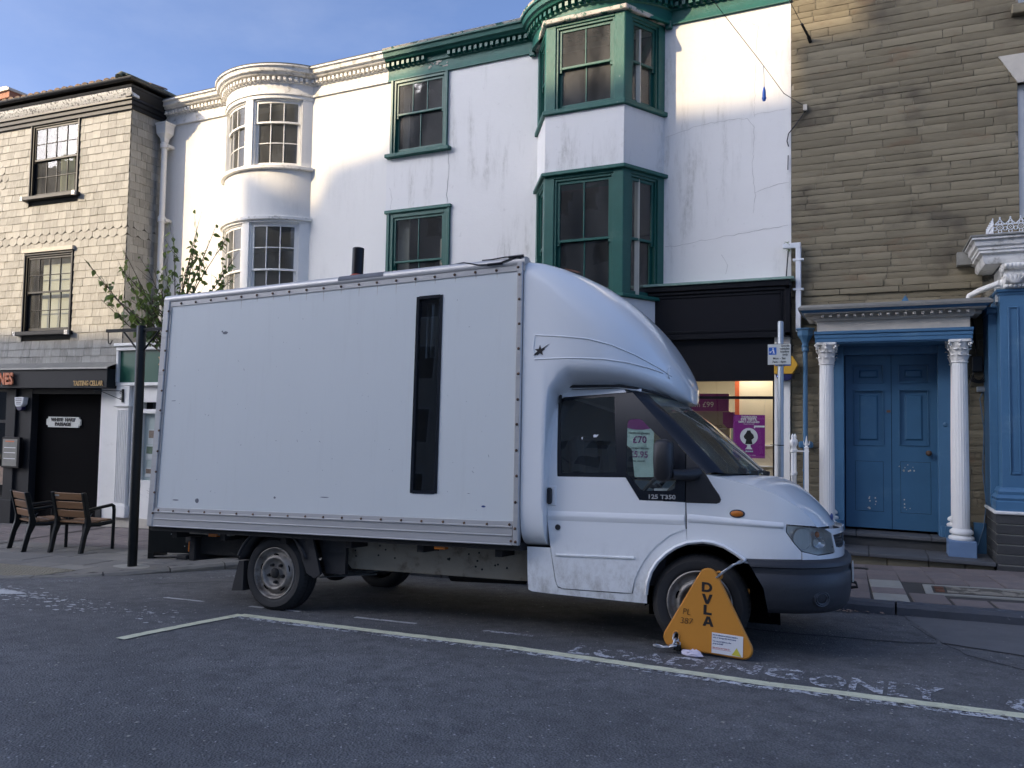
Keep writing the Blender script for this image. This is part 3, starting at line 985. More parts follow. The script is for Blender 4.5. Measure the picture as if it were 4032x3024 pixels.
# ------------------------------------------------------------------ building helpers
def sash_window(parent, f, x0, x1, z0, z1, up=(2, 1), low=(2, 1), meet=None, mat='white_paint', pane='glass_old', fw=.05, y=.03, seg=1, bar=.018, uprows=None, lowrows=None, stile=.045, name='window', horns=True):
    """frame with two sashes; one pane object for each light"""
    if meet is None: meet = (z0 + z1) / 2
    mb = MB(f)
    mb.box(x0, x0 + fw, y, y + .10, z0, z1); mb.box(x1 - fw, x1, y, y + .10, z0, z1)
    mb.box(x0 + fw, x1 - fw, y, y + .10, z1 - fw, z1, seg); mb.box(x0 + fw, x1 - fw, y, y + .10, z0, z0 + fw * .6, seg)
    a, b2 = x0 + fw, x1 - fw
    panes = []
    for (c0, c1, cols, rows, yy) in ((meet - .02, z1 - fw, up[0], up[1], y + .025), (z0 + fw * .6, meet + .02, low[0], low[1], y + .06)):
        top_rail = .045 if yy < y + .05 else .035
        bot_rail = .035 if yy < y + .05 else .065
        mb.box(a, a + stile, yy, yy + .03, c0, c1); mb.box(b2 - stile, b2, yy, yy + .03, c0, c1)
        mb.box(a + stile, b2 - stile, yy, yy + .03, c1 - top_rail, c1, seg); mb.box(a + stile, b2 - stile, yy, yy + .03, c0, c0 + bot_rail, seg)
        gx0, gx1, gz0, gz1 = a + stile, b2 - stile, c0 + bot_rail, c1 - top_rail
        for i in range(1, cols):
            xm = gx0 + (gx1 - gx0) * i / cols
            mb.box(xm - bar / 2, xm + bar / 2, yy + .002, yy + .027, gz0, gz1)
        for j in range(1, rows):
            zm = gz0 + (gz1 - gz0) * j / rows
            mb.box(gx0, gx1, yy + .004, yy + .025, zm - bar / 2, zm + bar / 2, seg)
        if horns and yy < y + .05:
            for hx in (a, b2 - stile): mb.box(hx, hx + stile, yy + .002, yy + .028, c0 - .05, c0)
        for i in range(cols):
            for j in range(rows):
                panes.append((gx0 + (gx1 - gx0) * i / cols, gx0 + (gx1 - gx0) * (i + 1) / cols, gz0 + (gz1 - gz0) * j / rows, gz0 + (gz1 - gz0) * (j + 1) / rows, yy + .015))
    win = mb.build(name, mat, parent, bevel=.003)
    for p in panes:
        pm = MB(f)
        t = [RND.uniform(-.0025, .0025) for _ in range(4)]
        ns = max(1, seg // 3)
        rows = []
        for k in range(ns + 1):
            xx = p[0] + (p[1] - p[0]) * k / ns
            u = k / ns
            rows.append([(xx, p[4] + t[0] * (1 - u) + t[1] * u, p[2]), (xx, p[4] + t[2] * (1 - u) + t[3] * u, p[3])])
        pm.grid(rows)
        pm.build('pane', pane, win, fix=False, smooth=60)
    return win
def walk(path, step, start=0.0):
    """points with direction every step along a plan path"""
    out = []; d = start
    for a, b2 in zip(path, path[1:]):
        a = Vector(a); b2 = Vector(b2); L = (b2 - a).length; t = (b2 - a) / L
        while d < L:
            out.append((a + t * d, t)); d += step
        d -= L
    return out
CORN = [(-.02, 7.36), (.035, 7.36), (.035, 7.385), (.018, 7.41), (.018, 7.56), (.045, 7.575), (.045, 7.665), (.13, 7.68), (.155, 7.715), (.19, 7.725), (.205, 7.79), (.235, 7.80), (.235, 7.825), (-.02, 7.84)]
def dentils(parent, path, mat, step=.092, size=(.05, .062, .065), out=.045, z=7.59, skip=None, start=.04):
    src = None
    for p, t in walk(path, step, start):
        if skip and skip(p): continue
        if src is None:
            mb = MB(); mb.box(-size[0] / 2, size[0] / 2, -size[1], .004, 0, size[2])
            src = mb.build('dentil', mat, parent, bevel=.003); o = src
        else:
            o = instance(src, 'dentil', parent)
            md = o.modifiers.new('bevel', 'BEVEL'); md.width = .003; md.segments = 1
        n = Vector((t.y, -t.x))
        q = p + n * out
        o.location = (q.x, q.y, z); o.rotation_euler = (0, 0, atan2(t.y, t.x)); 
def arc_pts(cx, cy, R, a0, a1, n):
    return [(cx + R * sin(a0 + (a1 - a0) * i / n), cy - R * cos(a0 + (a1 - a0) * i / n)) for i in range(n + 1)]
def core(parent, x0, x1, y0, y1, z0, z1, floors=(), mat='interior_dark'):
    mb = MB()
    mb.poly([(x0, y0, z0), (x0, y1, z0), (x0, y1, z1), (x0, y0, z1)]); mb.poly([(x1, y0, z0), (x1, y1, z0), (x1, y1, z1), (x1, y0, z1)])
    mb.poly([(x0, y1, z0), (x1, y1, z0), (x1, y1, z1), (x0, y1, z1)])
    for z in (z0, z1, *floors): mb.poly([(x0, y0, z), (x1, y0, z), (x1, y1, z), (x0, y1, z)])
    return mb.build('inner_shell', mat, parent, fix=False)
def crack(parent, pts, y=10.998, r=.006):
    r *= .42
    P = []
    for a, b2 in zip(pts, pts[1:]):
        n = max(2, int(math.hypot(b2[0] - a[0], b2[1] - a[1]) / .06))
        for k in range(n):
            t = k / n
            P.append((a[0] + (b2[0] - a[0]) * t + RND.uniform(-.012, .012), y, a[1] + (b2[1] - a[1]) * t + RND.uniform(-.014, .014)))
    P.append((pts[-1][0], y, pts[-1][1]))
    mb = MB(); mb.tube(P, [RND.uniform(.5, 1.1) * r for _ in P], 4)
    return mb.build('crack', 'crack_dark', parent)

W0 = plane_map((0, 11.0, 0))
BASE = -1.2
# ================================================================== white house with the bow windows
white = thing('white_house', 'white rendered house with a bow window on each upper floor', 'house', (-10.3, 11, -.6))
BX, BR = -10.235, 1.326
BY = 11 - .51 + BR
half = math.asin(1.045 / BR)
mb = MB(W0)
wall_rect(mb, -13.0, -7.55, 2.55, 7.9, 0, [(-11.27, -9.2, 3.0, 7.36)], .2)
mb.build('wall', 'render_white', white, fix=False)
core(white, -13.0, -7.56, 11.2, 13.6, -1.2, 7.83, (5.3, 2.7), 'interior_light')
bow = arc_map(BX, BY, BR)
hu = half * BR
mb = MB(bow)
mb.box(-hu, hu, 0, .15, 5.12, 5.99, 24)
mb.build('bow_spandrel', 'render_white', white, smooth=40)
mb = MB(bow); mb.box(-hu, hu, 0, .15, 2.55, 3.28, 24)
mb.build('bow_apron', 'render_white', white, smooth=40)
for za, zb, out in ((5.985, 6.05, .07), (5.06, 5.125, .055), (3.26, 3.33, .07)):
    mb = MB(bow); mb.box(-hu - .02, hu + .02, -out, .12, za, zb, 24)
    mb.build('bow_sill' if out > .06 else 'bow_head', 'white_paint_old', white, smooth=40, bevel=.008)
for za, zb, ur, lr, meet in ((6.05, 7.33, (3, 1), (3, 2), 6.87), (3.33, 5.06, (3, 2), (3, 2), 4.17)):
    mb = MB(bow)
    for a, b2 in ((-hu, -1.018), (-.085, .085), (1.018, hu)): mb.box(a, b2, .0, .13, za, zb, 3)
    mb.box(-hu, hu, -.012, .12, zb - .035, zb + .04, 24)
    mb.build('bow_mullion', 'white_paint', white, smooth=40)
    for s in (-1, 1):
        a, b2 = (.085, 1.018) if s > 0 else (-1.018, -.085)
        sash_window(white, bow, a, b2, za, zb - .035, ur, lr, meet, 'white_paint', 'glass_old', .03, .03, 12, horns=False)
path_w = [(-13.0, 11.0)] + arc_pts(BX, BY, BR, -half, half, 22) + [(-7.545, 11.0)]
mb = MB(); mb.sweep(path_w, CORN); mb.build('cornice', 'white_paint_old', white, smooth=35)
dentils(white, path_w, 'white_paint_old')
mb = MB(); mb.prism_z(arc_pts(BX, BY, BR, -half, half, 22), 7.80, 7.86); mb.build('bow_roof', 'lead', white)
mb = MB(); mb.sweep(path_w, [(-.1, 7.825), (.225, 7.83), (.235, 7.845), (-.1, 7.86)]); mb.build('gutter_lead', 'lead', white)
# net and furniture shapes glimpsed in the bow
mb = MB(); mb.box(-10.9, -9.7, 11.6, 12.2, 5.3, 6.0); mb.build('chest', 'interior_pale', white)
mb = MB(); mb.ball((-9.95, 11.05, 6.16), .10, .08, .09); mb.build('ornament', 'photo_brown', white)
# ground floor: estate agent's shopfront standing forward of the house
mb = MB()
mb.box(-12.93, -7.6, 10.16, 10.2, 2.12, 2.72); mb.build('shop_fascia', 'sign_green', white)
mb = MB()
mb.box(-13.0, -7.58, 10.10, 10.22, 2.72, 2.80); mb.box(-13.0, -7.58, 10.12, 10.22, 2.05, 2.115)
mb.box(-13.0, -12.935, 10.11, 10.22, 2.115, 2.72)
mb.box(-13.02, -7.58, 10.06, 11.0, 2.80, 2.86)
mb.build('fascia_frame', 'white_paint', white, bevel=.01)
mb = MB(); mb.box(-13.0, -7.6, 10.2, 11.0, 2.05, 2.80); mb.build('fascia_box', 'white_paint', white)
mb = MB()
mb.box(-12.98, -12.62, 10.13, 10.35, 1.68, 2.05); mb.box(-13.01, -12.60, 10.10, 10.36, 1.66, 1.69)
mb.box(-12.62, -12.40, 10.2, 10.35, -.38, 2.05); mb.box(-12.98, -12.64, 10.14, 10.35, -.42, 1.66)
mb.box(-13.01, -12.60, 10.11, 10.36, -.42, -.20)
mb.box(-12.44, -12.38, 10.17, 10.3, .20, .26)
mb.build('pilaster', 'white_paint', white, bevel=.006)
for k in range(6):
    mb = MB(); mb.box(-12.93 + k * .046, -12.905 + k * .046, 10.128, 10.15, -.15, 1.60)
    mb.build('reed', 'white_paint', white, bevel=.006)
mb = MB(); mb.box(-13.0, -7.6, 10.2, 10.45, -1.2, -.42); mb.build('plinth', 'frieze_stone', white)
mb = MB(); mb.box(-12.4, -7.6, 10.22, 10.35, -.42, .24); mb.build('stall_riser', 'white_paint', white)
mb = MB(); mb.box(-12.4, -7.6, 10.215, 10.36, .24, .29); mb.build('shop_sill', 'white_paint', white)
mb = MB(); mb.poly([(-12.38, 10.27, .29), (-7.7, 10.27, .29), (-7.7, 10.27, 1.75), (-12.38, 10.27, 1.75)]); mb.build('shop_pane', 'glass_shop', white, fix=False)
mb = MB(); mb.box(-12.4, -7.6, 10.23, 10.33, 1.54, 1.62); mb.box(-12.4, -7.6, 10.21, 10.36, 1.75, 2.05); mb.build('shop_transom', 'white_paint', white)
mb = MB(); mb.box(-12.4, -7.6, 10.32, 10.34, .29, 1.54); mb.build('display_back', 'paper_tint', white)
core(white, -12.45, -7.6, 10.36, 11.2, -.5, 2.04)
for (a, b2, c0, c1, m1) in ((-12.26, -11.97, .98, 1.22, 'photo_brown'), (-12.31, -12.0, .69, .92, 'photo_green'), (-12.30, -12.0, .37, .50, 'photo_brown'), (-11.9, -11.5, .6, 1.1, 'photo_green')):
    mb = MB(); mb.box(a - .02, b2 + .02, 10.305, 10.315, c0 - .02, c1 + .02); p = mb.build('listing_card', 'paper_white', white)
    mb = MB(); mb.box(a, b2, 10.299, 10.303, (c0 + c1) / 2 - .02, c1); mb.build('photo', m1, p)
text_mesh('sign_lettering', 'y', .2, 'letter_gold', white, wall_text_matrix(-11.85, 10.15, 2.55), bold=.01)

# ================================================================== green trimmed house over the optician
green = thing('green_trimmed_house', 'white rendered house with peeling green windows and canted bay', 'house', (-4.2, 11, -.3))
G = 'green_paint'
mb = MB(W0)
wall_rect(mb, -7.55, -.93, 3.3, 7.9, 0, [(-7.44, -6.37, 6.06, 7.37), (-7.45, -6.30, 3.45, 5.03), (-4.70, -2.70, 3.3, 7.36)], .18)
mb.build('wall', 'render_worn', green, fix=False)
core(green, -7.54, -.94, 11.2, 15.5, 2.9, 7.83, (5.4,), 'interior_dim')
sash_window(green, W0, -7.44, -6.37, 6.06, 7.37, (3, 1), (2, 1), 6.76, G, 'glass_grimy', .06, -.02)
sash_window(green, W0, -7.45, -6.30, 3.45, 5.03, (2, 1), (2, 1), 4.19, G, 'glass_dirty', .075, -.025)
mb = MB(W0); mb.box(-7.54, -6.27, -.10, .1, 6.0, 6.062); mb.build('window_sill', 'green_paint_old', green, bevel=.008)
mb = MB(W0); mb.box(-7.54, -6.24, -.06, .02, 5.03, 5.085); mb.build('window_head', 'green_paint_old', green, bevel=.006)
for a, b2, z0, z1 in ((-7.47, -7.42, 6.06, 7.37), (-6.39, -6.34, 6.06, 7.37), (-7.50, -7.44, 3.4, 5.03), (-6.31, -6.255, 3.4, 5.03)):
    mb = MB(W0); mb.box(a, b2, -.045, .0, z0, z1); mb.build('architrave', G, green, bevel=.006)
# inner shutters and linings glimpsed behind the glass
for x0, x1, y0, z0, z1 in ((-7.38, -7.16, 11.16, 3.45, 5.0), (-6.62, -6.50, 11.3, 3.45, 4.6), (-7.36, -7.24, 11.2, 6.1, 7.3), (-4.5, -4.38, 10.75, 3.3, 5.0), (-3.02, -2.95, 10.62, 3.3, 5.05), (-3.02, -2.95, 10.62, 6.1, 7.2)):
    mb = MB(); mb.box(x0, x1, y0, y0 + .03, z0, z1); mb.build('window_lining', 'interior_light', green)
mb = MB(); mb.box(-4.6, -2.8, 12.2, 12.25, 5.45, 6.3); mb.build('back_panel', 'interior_light', green)
# canted bay
faces = (('front', plane_map((-3.69, 10.3, 0)), -.60, .60, 2), ('cant', plane_map((-3.09, 10.3, 0), atan2(.7, .41)), 0, .811, 1), ('cant', plane_map((-4.72, 11.0, 0), atan2(-.7, .43)), 0, .822, 1))
PL = [(-4.72, 11.02), (-4.29, 10.3), (-3.09, 10.3), (-2.68, 11.02)]
for nm, f, u0, u1, cols in faces:
    for z0, z1, meet in ((6.07, 7.36, 6.70), (3.3, 5.09, 4.13)):
        pw = .15 if cols == 2 else .135
        mb = MB(f); mb.box(u0 + .002, u0 + pw, .0, .11, z0, z1); mb.box(u1 - pw, u1 - .002, .0, .11, z0, z1)
        mb.box(u0 + pw, u1 - pw, 0, .11, z1 - .05, z1)
        mb.build('bay_post', 'green_paint_old' if z0 > 5 else G, green, bevel=.006)
        sash_window(green, f, u0 + pw, u1 - pw, z0, z1 - .05, (cols, 1), (cols, 1), meet, 'green_paint', 'glass_grimy' if z0 > 5 else 'glass_dirty', .035, .02)
for z0, z1, m1 in ((5.14, 6.0, 'render_worn'), (2.9, 3.26, 'render_worn')):
    mb = MB(); mb.prism_z(PL, z0, z1); mb.build('bay_spandrel', m1, green, bevel=.004)
def off(pl, d):
    c = Vector((-3.7, 11.0)); out = []
    for i, p in enumerate(pl):
        a = Vector(p)
        if i in (0, 3): out.append((a.x + (d * 1.2 if i else -d * 1.2), 11.02))
        else: out.append((a.x + (-d * .55 if i == 1 else d * .55), a.y - d))
    return out
for z0, z1, d, m1 in ((6.0, 6.072, .045, 'green_paint_old'), (5.085, 5.142, .055, 'green_paint_old'), (7.36, 7.43, .06, 'flaked_paint'), (3.26, 3.31, .06, 'green_paint_old')):
    mb = MB(); mb.prism_z(off(PL, d), z0, z1); mb.build('bay_moulding', m1, green, bevel=.01)
GR = 1.255; GY = 11 - .66 + GR; gh = math.asin(1.105 / GR)
path_g = [(-7.54, 11.0)] + arc_pts(-3.70, GY, GR, -gh, gh, 26) + [(-.93, 11.0)]
mb = MB(); mb.sweep(path_g, CORN); mb.build('cornice', 'green_paint_old', green, smooth=35)
dentils(green, path_g, 'green_paint', step=.1, size=(.055, .065, .068), skip=lambda p: -6.75 < p.x < -6.35)
mb = MB(); mb.sweep(path_g, [(-.1, 7.825), (.225, 7.83), (.24, 7.86), (-.1, 7.88)]); mb.build('gutter_lead', 'flaked_paint', green)
mb = MB(); mb.prism_z(arc_pts(-3.70, GY, GR, -gh, gh, 26), 7.80, 7.87); mb.build('bay_roof', 'lead', green)
mb = MB()
for k in range(16):
    x = -6.62 + RND.gauss(0, .14); z = RND.uniform(7.43, 7.55)
    mb.box(x, x + RND.uniform(.02, .09), 10.976 - .004 * k / 16, 10.99, z, z + RND.uniform(.006, .03))
mb.build('rotten_timber', 'flaked_paint', green)
# mouldings at the wall ends of the bay frieze
for x in (-4.80, -2.62):
    mb = MB(); mb.box(x - .05, x + .05, 10.93, 11.0, 7.30, 7.42); mb.build('frieze_block', G, green, bevel=.01)
# plaster cracks, traced where the wall shows them
crack(green, [(-6.33, 6.0), (-6.30, 5.6), (-6.34, 5.25), (-6.33, 5.1)], r=.011)
crack(green, [(-7.47, 5.5), (-7.42, 5.3), (-7.45, 5.12)])
crack(green, [(-2.66, 5.70), (-2.2, 5.80), (-1.7, 5.83), (-1.5, 5.80), (-1.42, 5.66), (-1.44, 5.0), (-1.40, 4.75), (-1.43, 4.45)], r=.006)
crack(green, [(-1.42, 5.8), (-1.40, 6.5), (-1.36, 7.1), (-1.7, 7.3)], r=.004)
crack(green, [(-1.41, 4.74), (-1.15, 4.82), (-.96, 4.83)], r=.006)
crack(green, [(-2.66, 4.07), (-2.2, 4.12), (-1.7, 4.16), (-1.35, 4.20), (-.97, 4.24)], r=.007)
crack(green, [(-1.42, 5.84), (-1.1, 5.87), (-.97, 5.86)], r=.004)
crack(green, [(-1.85, 3.9), (-1.78, 3.75), (-1.80, 3.62)], r=.006)
# optician's shopfront
mb = MB()
mb.box(-7.5, -.95, 10.86, 11.05, 2.70, 3.46); mb.build('shop_fascia', 'black_paint', green)
mb = MB()
for z0, z1, y0 in ((3.38, 3.46, 10.80), (3.33, 3.38, 10.83), (2.70, 2.76, 10.83)): mb.box(-7.5, -.93, y0, 10.9, z0, z1)
mb.box(-1.00, -.93, 10.83, 10.9, 2.70, 3.38)
mb.build('fascia_moulding', 'black_satin', green, bevel=.008)
mb = MB(); mb.box(-1.06, -1.035, 10.845, 10.87, 2.79, 3.31); mb.box(-7.4, -1.06, 10.845, 10.87, 3.285, 3.31); mb.box(-7.4, -1.06, 10.845, 10.87, 2.79, 2.815); mb.build('fascia_bead', 'black_satin', green, bevel=.004)
mb = MB(); mb.box(-7.5, -.88, 10.77, 11.05, 3.46, 3.495); mb.build('flashing', 'copper_flash', green, bevel=.004)
mb = MB(); mb.box(-7.5, -1.14, 10.93, 11.05, 2.11, 2.70); mb.build('shop_header', 'black_satin', green)
mb = MB(); mb.box(-1.14, -.94, 10.92, 11.3, -.6, 2.70); mb.build('pilaster', 'white_paint', green, bevel=.005)
mb = MB(); mb.box(-7.4, -1.14, 10.955, 11.03, 1.86, 1.90); mb.box(-1.165, -1.14, 10.96, 11.03, .2, 2.11); mb.box(-7.4, -1.14, 10.95, 11.06, .15, .22)
mb.box(-4.35, -4.27, 10.95, 11.03, .2, 2.11)
mb.build('shop_frame', 'black_satin', green)
mb = MB(); mb.box(-7.4, -1.14, 10.98, 11.1, -.7, .15); mb.build('stall_riser', 'black_paint', green)
for a, b2, c0, c1 in ((-4.27, -1.165, .22, 1.86), (-4.27, -1.165, 1.90, 2.11), (-7.4, -4.35, .22, 1.86), (-7.4, -4.35, 1.90, 2.11)):
    mb = MB(); mb.poly([(a, 10.99, c0), (b2, 10.99, c0), (b2, 10.99, c1), (a, 10.99, c1)]); mb.build('shop_pane', 'glass_shop', green, fix=False)
# interior
mb = MB()
mb.poly([(-7.5, 11.06, -.3), (-1.10, 11.06, -.3), (-1.10, 15.4, -.3), (-7.5, 15.4, -.3)])
mb.build('shop_floor', 'interior_pale', green, fix=False)
mb = MB(); mb.poly([(-7.5, 11.06, 2.62), (-1.10, 11.06, 2.62), (-1.10, 15.4, 2.62), (-7.5, 15.4, 2.62)]); mb.build('shop_ceiling', 'shop_ceiling', green, fix=False)
mb = MB(); mb.poly([(-7.5, 15.4, -.3), (-1.1, 15.4, -.3), (-1.1, 15.4, 2.62), (-7.5, 15.4, 2.62)]); mb.poly([(-1.10, 11.06, -.3), (-1.10, 15.4, -.3), (-1.10, 15.4, 2.62), (-1.10, 11.06, 2.62)]); mb.poly([(-7.5, 11.06, -.3), (-7.5, 15.4, -.3), (-7.5, 15.4, 2.62), (-7.5, 11.06, 2.62)])
mb.build('shop_wall', 'shop_wall', green, fix=False)
mb = MB(); mb.box(-1.72, -1.11, 11.75, 11.85, -.3, 2.55); mb.build('partition', 'shop_wall', green)
mb = MB(); mb.box(-1.78, -1.72, 11.72, 11.86, -.3, 2.6); mb.build('partition_end', 'shop_orange', green)
mb = MB(); mb.box(-1.72, -1.12, 11.7, 11.76, 1.20, 1.22); mb.box(-1.72, -1.12, 11.7, 11.76, .9, .92); mb.build('shelf', 'paper_white', green)
hd = MB(); hd.box(-4.2, -2.02, 12.6, 12.7, 1.72, 2.0); o = hd.build('shelf_header', 'poster_purple', green)
text_mesh('header_lettering', 'From £99', .12, 'letter_white', o, wall_text_matrix(-2.48, 12.59, 1.82), extrude=.001)
mb = MB(); mb.box(-4.2, -2.02, 12.72, 12.8, -.3, 1.72); mb.build('display_wall', 'interior_pale', green)
for k in range(5):
    mb = MB(); mb.box(-2.9, -2.06, 12.60, 12.72, .75 + k * .17, .765 + k * .17); mb.build('glasses_shelf', 'paper_white', green)
mb = MB()
for k in range(5):
    for j in range(5):
        cx, cz = -2.85 + j * .17, .795 + k * .17
        for s in (-1, 1):
            P = [(cx + s * .032 + .026 * cos(t), 12.60, cz + .018 * sin(t)) for t in [2 * pi * q / 8 for q in range(9)]]
            mb.tube(P, .004, 4, caps=False)
mb.build('spectacles', 'letter_black', green)
mb = MB(); mb.prism([(-2.05, 1.70), (-1.80, 1.70), (-1.80, 1.52), (-1.87, 1.45), (-1.98, 1.45), (-2.05, 1.52)], 12.3, 12.32); mb.build('hanging_sign', 'poster_purple', green)
mb = MB(); mb.box(-2.02, -1.84, 12.9, 12.95, .2, 1.45); mb.build('mirror_panel', 'paper_cyan', green)
for (x, y, z, w2, d2) in ((-2.62, 13.6, 2.58, .16, .16), (-1.55, 11.5, 2.58, .42, .12), (-3.4, 13.0, 2.58, .4, .14), (-5.2, 12.6, 2.58, .5, .14), (-2.1, 14.2, 2.58, .3, .14)):
    mb = MB(); mb.box(x - w2 / 2, x + w2 / 2, y - d2 / 2, y + d2 / 2, z - .02, z + .03)
    lampo = mb.build('ceiling_lamp', 'lamp_warm', green)
    ld = bpy.data.lights.new('ceiling_lamp_light', 'AREA'); ld.energy = 4; ld.size = .3; ld.color = (1, .92, .80)
    lo = bpy.data.objects.new('ceiling_lamp_light', ld); COL.objects.link(lo)
    attach(lo, lampo); lo.location = (x, y, z - .04)
# posters hung in the window
def poster(label, x0, x1, z0, z1, y, mat):
    t = thing('window_poster', label, 'poster', ((x0 + x1) / 2, y, z0), 'posters in the shop window')
    mb = MB(); mb.box(x0, x1, y, y + .004, z0, z1); mb.build('sheet', mat, t)
    return t
p1 = poster('purple eye test poster hanging in the lit shop window', -1.70, -1.275, 1.05, 1.645, 11.04, 'poster_purple')
cx = -1.4875
text_mesh('poster_title', 'THOROUGH', .036, 'letter_white', p1, wall_text_matrix(cx, 11.037, 1.615), extrude=.0008, bold=.0012)
text_mesh('poster_title', 'EYE TESTS,', .046, 'letter_white', p1, wall_text_matrix(cx, 11.037, 1.580), extrude=.0008, bold=.0015)
text_mesh('poster_title', 'SIMPLY EXPLAINED', .033, 'letter_white', p1, wall_text_matrix(cx, 11.037, 1.545), extrude=.0008, bold=.001)
text_mesh('poster_small_print', 'Glasses from £20', .02, 'letter_white', p1, wall_text_matrix(cx, 11.037, 1.518), extrude=.0008)
mb = MB(); mb.lathe([(.002, 0), (.118, 0), (.118, .001), (.002, .001)], 28, (cx, 11.0365, 1.345), 'y'); mb.build('pale_disc', 'paper_white', p1)
mb = MB(); mb.box(-1.42, -1.28, 11.034, 11.0355, 1.474, 1.498); mb.box(-1.42, -1.405, 11.034, 11.0355, 1.462, 1.474); mb.build('poster_arm', 'paper_white', p1)
mb = MB(); mb.prism([(cx - .05, 1.24), (cx + .05, 1.24), (cx + .035, 1.30), (cx + .07, 1.33), (cx + .06, 1.37), (cx + .03, 1.40), (cx + .02, 1.43), (cx - .02, 1.43), (cx - .04, 1.39), (cx - .07, 1.35), (cx - .06, 1.32), (cx - .035, 1.30)], 11.0335, 11.035); mb.build('poster_device', 'letter_black', p1)
mb = MB(); mb.prism([(cx - .05, 1.17), (cx + .05, 1.17), (cx + .025, 1.20), (cx + .02, 1.235), (cx - .02, 1.235), (cx - .025, 1.20)], 11.0335, 11.035); mb.build('poster_stand', 'paper_white', p1)
for k in range(4):
    mb = MB(); mb.box(cx - .045 + k * .026, cx - .024 + k * .026, 11.0335, 11.035, 1.132, 1.15); mb.build('rating_box', 'paper_cyan', p1)
text_mesh('poster_small_print', 'Excellent', .018, 'letter_white', p1, wall_text_matrix(cx - .095, 11.037, 1.14), extrude=.0008)
text_mesh('poster_small_print', 'Book in store | online', .02, 'letter_white', p1, wall_text_matrix(cx, 11.037, 1.09), extrude=.0008)
for x in (-1.69, -1.29):
    mb = MB(); mb.tube([(x, 11.04, 1.65), (x + (.02 if x > -1.5 else -.015), 11.04, 1.86)], .002, 4); mb.build('hanging_cord', 'chain_zinc', p1)
p2 = poster('pale glasses price poster seen through the lorry cab windows', -3.26, -2.82, .72, 1.60, 11.04, 'paper_cyan')
mb = MB(); mb.box(-3.26, -2.82, 11.034, 11.038, 1.47, 1.60); mb.prism([(-3.26, 1.47), (-2.82, 1.47)] + [(-3.04 + .22 * cos(t), 1.47 - .06 * sin(t)) for t in [pi * k / 10 for k in range(1, 10)]], 11.034, 11.038); mb.build('purple_arch', 'poster_purple', p2)
for body, size, z, dx, m1 in (('Varifocal glasses', .05, 1.36, 0, 'letter_black'), ('£70', .14, 1.26, .01, 'poster_purple'), ('Contact lenses', .05, 1.14, 0, 'letter_black'), ('£5.95', .125, 1.045, 0, 'poster_purple'), ('per month', .045, .955, 0, 'letter_black')):
    text_mesh('price_lettering', body, size, m1, p2, wall_text_matrix(-3.04 + dx, 11.035, z), extrude=.001, bold=.002 if size > .1 else 0)

# ================================================================== slate hung house
SA = .06
SF = plane_map((-13.0, 10.24, 0), SA)
SR = plane_map((-13.0, 10.24, 0), pi / 2)
def sp(u): return (-13.0 + u * cos(SA), 10.24 + u * sin(SA))
slate = thing('slate_house', 'slate hung house with dark eaves above the wine shop', 'house', (-15.5, 10.2, -.7))
WIN = [(-2.71, -1.39, 5.95, 7.46), (-2.74, -1.42, 3.16, 4.74)]
mb = MB(SF); wall_rect(mb, -6.5, 0, 2.45, 7.9, .02, WIN, .2)
mb.build('wall', 'slate_backing', slate, fix=False)
mb = MB(SR); mb.poly([(0, .02, 2.0), (.9, .02, 2.0), (.9, .02, 7.9), (0, .02, 7.9)]); mb.build('return_wall', 'slate_backing', slate, fix=False)
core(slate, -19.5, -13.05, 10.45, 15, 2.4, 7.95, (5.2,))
cells = []
row = 0; z = 2.50
while z < 7.50:
    h = .155
    for wallname, f, u0, u1 in (('front', SF, -5.2, 0.0), ('return', SR, 0.0, .76)):
        u = u0 - (.11 if row % 2 else 0) - (.03 * ((row * 7) % 3) if wallname == 'front' else 0)
        while u < u1:
            w2 = .218 + RND.uniform(-.012, .012) if wallname == 'front' else .24
            a, b2 = max(u, u0), min(u + w2, u1)
            if u1 - b2 < .05: b2 = u1
            u = b2 if b2 < u1 else u1 + 1
            if b2 - a < .03: continue
            spans = [(a, b2)]
            if wallname == 'front':
                for wx0, wx1, wz0, wz1 in WIN:
                    if z + h > wz0 - .05 and z < wz1 + .03:
                        ns = []
                        for s0, s1 in spans:
                            if s1 <= wx0 - .04 or s0 >= wx1 + .04: ns.append((s0, s1))
                            else:
                                if s0 < wx0 - .04: ns.append((s0, wx0 - .04))
                                if s1 > wx1 + .04: ns.append((wx1 + .04, s1))
                        spans = ns
            for s0, s1 in spans:
                if s1 - s0 < .025: continue
                shape = 'square'
                if row in (16, 17) : shape = 'hex'
                du = abs((s0 + s1) / 2 + 4.02) / .22; dr = abs(row - 25)
                if wallname == 'front' and du + dr * .5 < 2.6 and dr < 5: shape = 'round'
                cells.append((wallname, f, s0, s1, z, h, shape))
    z += h; row += 1
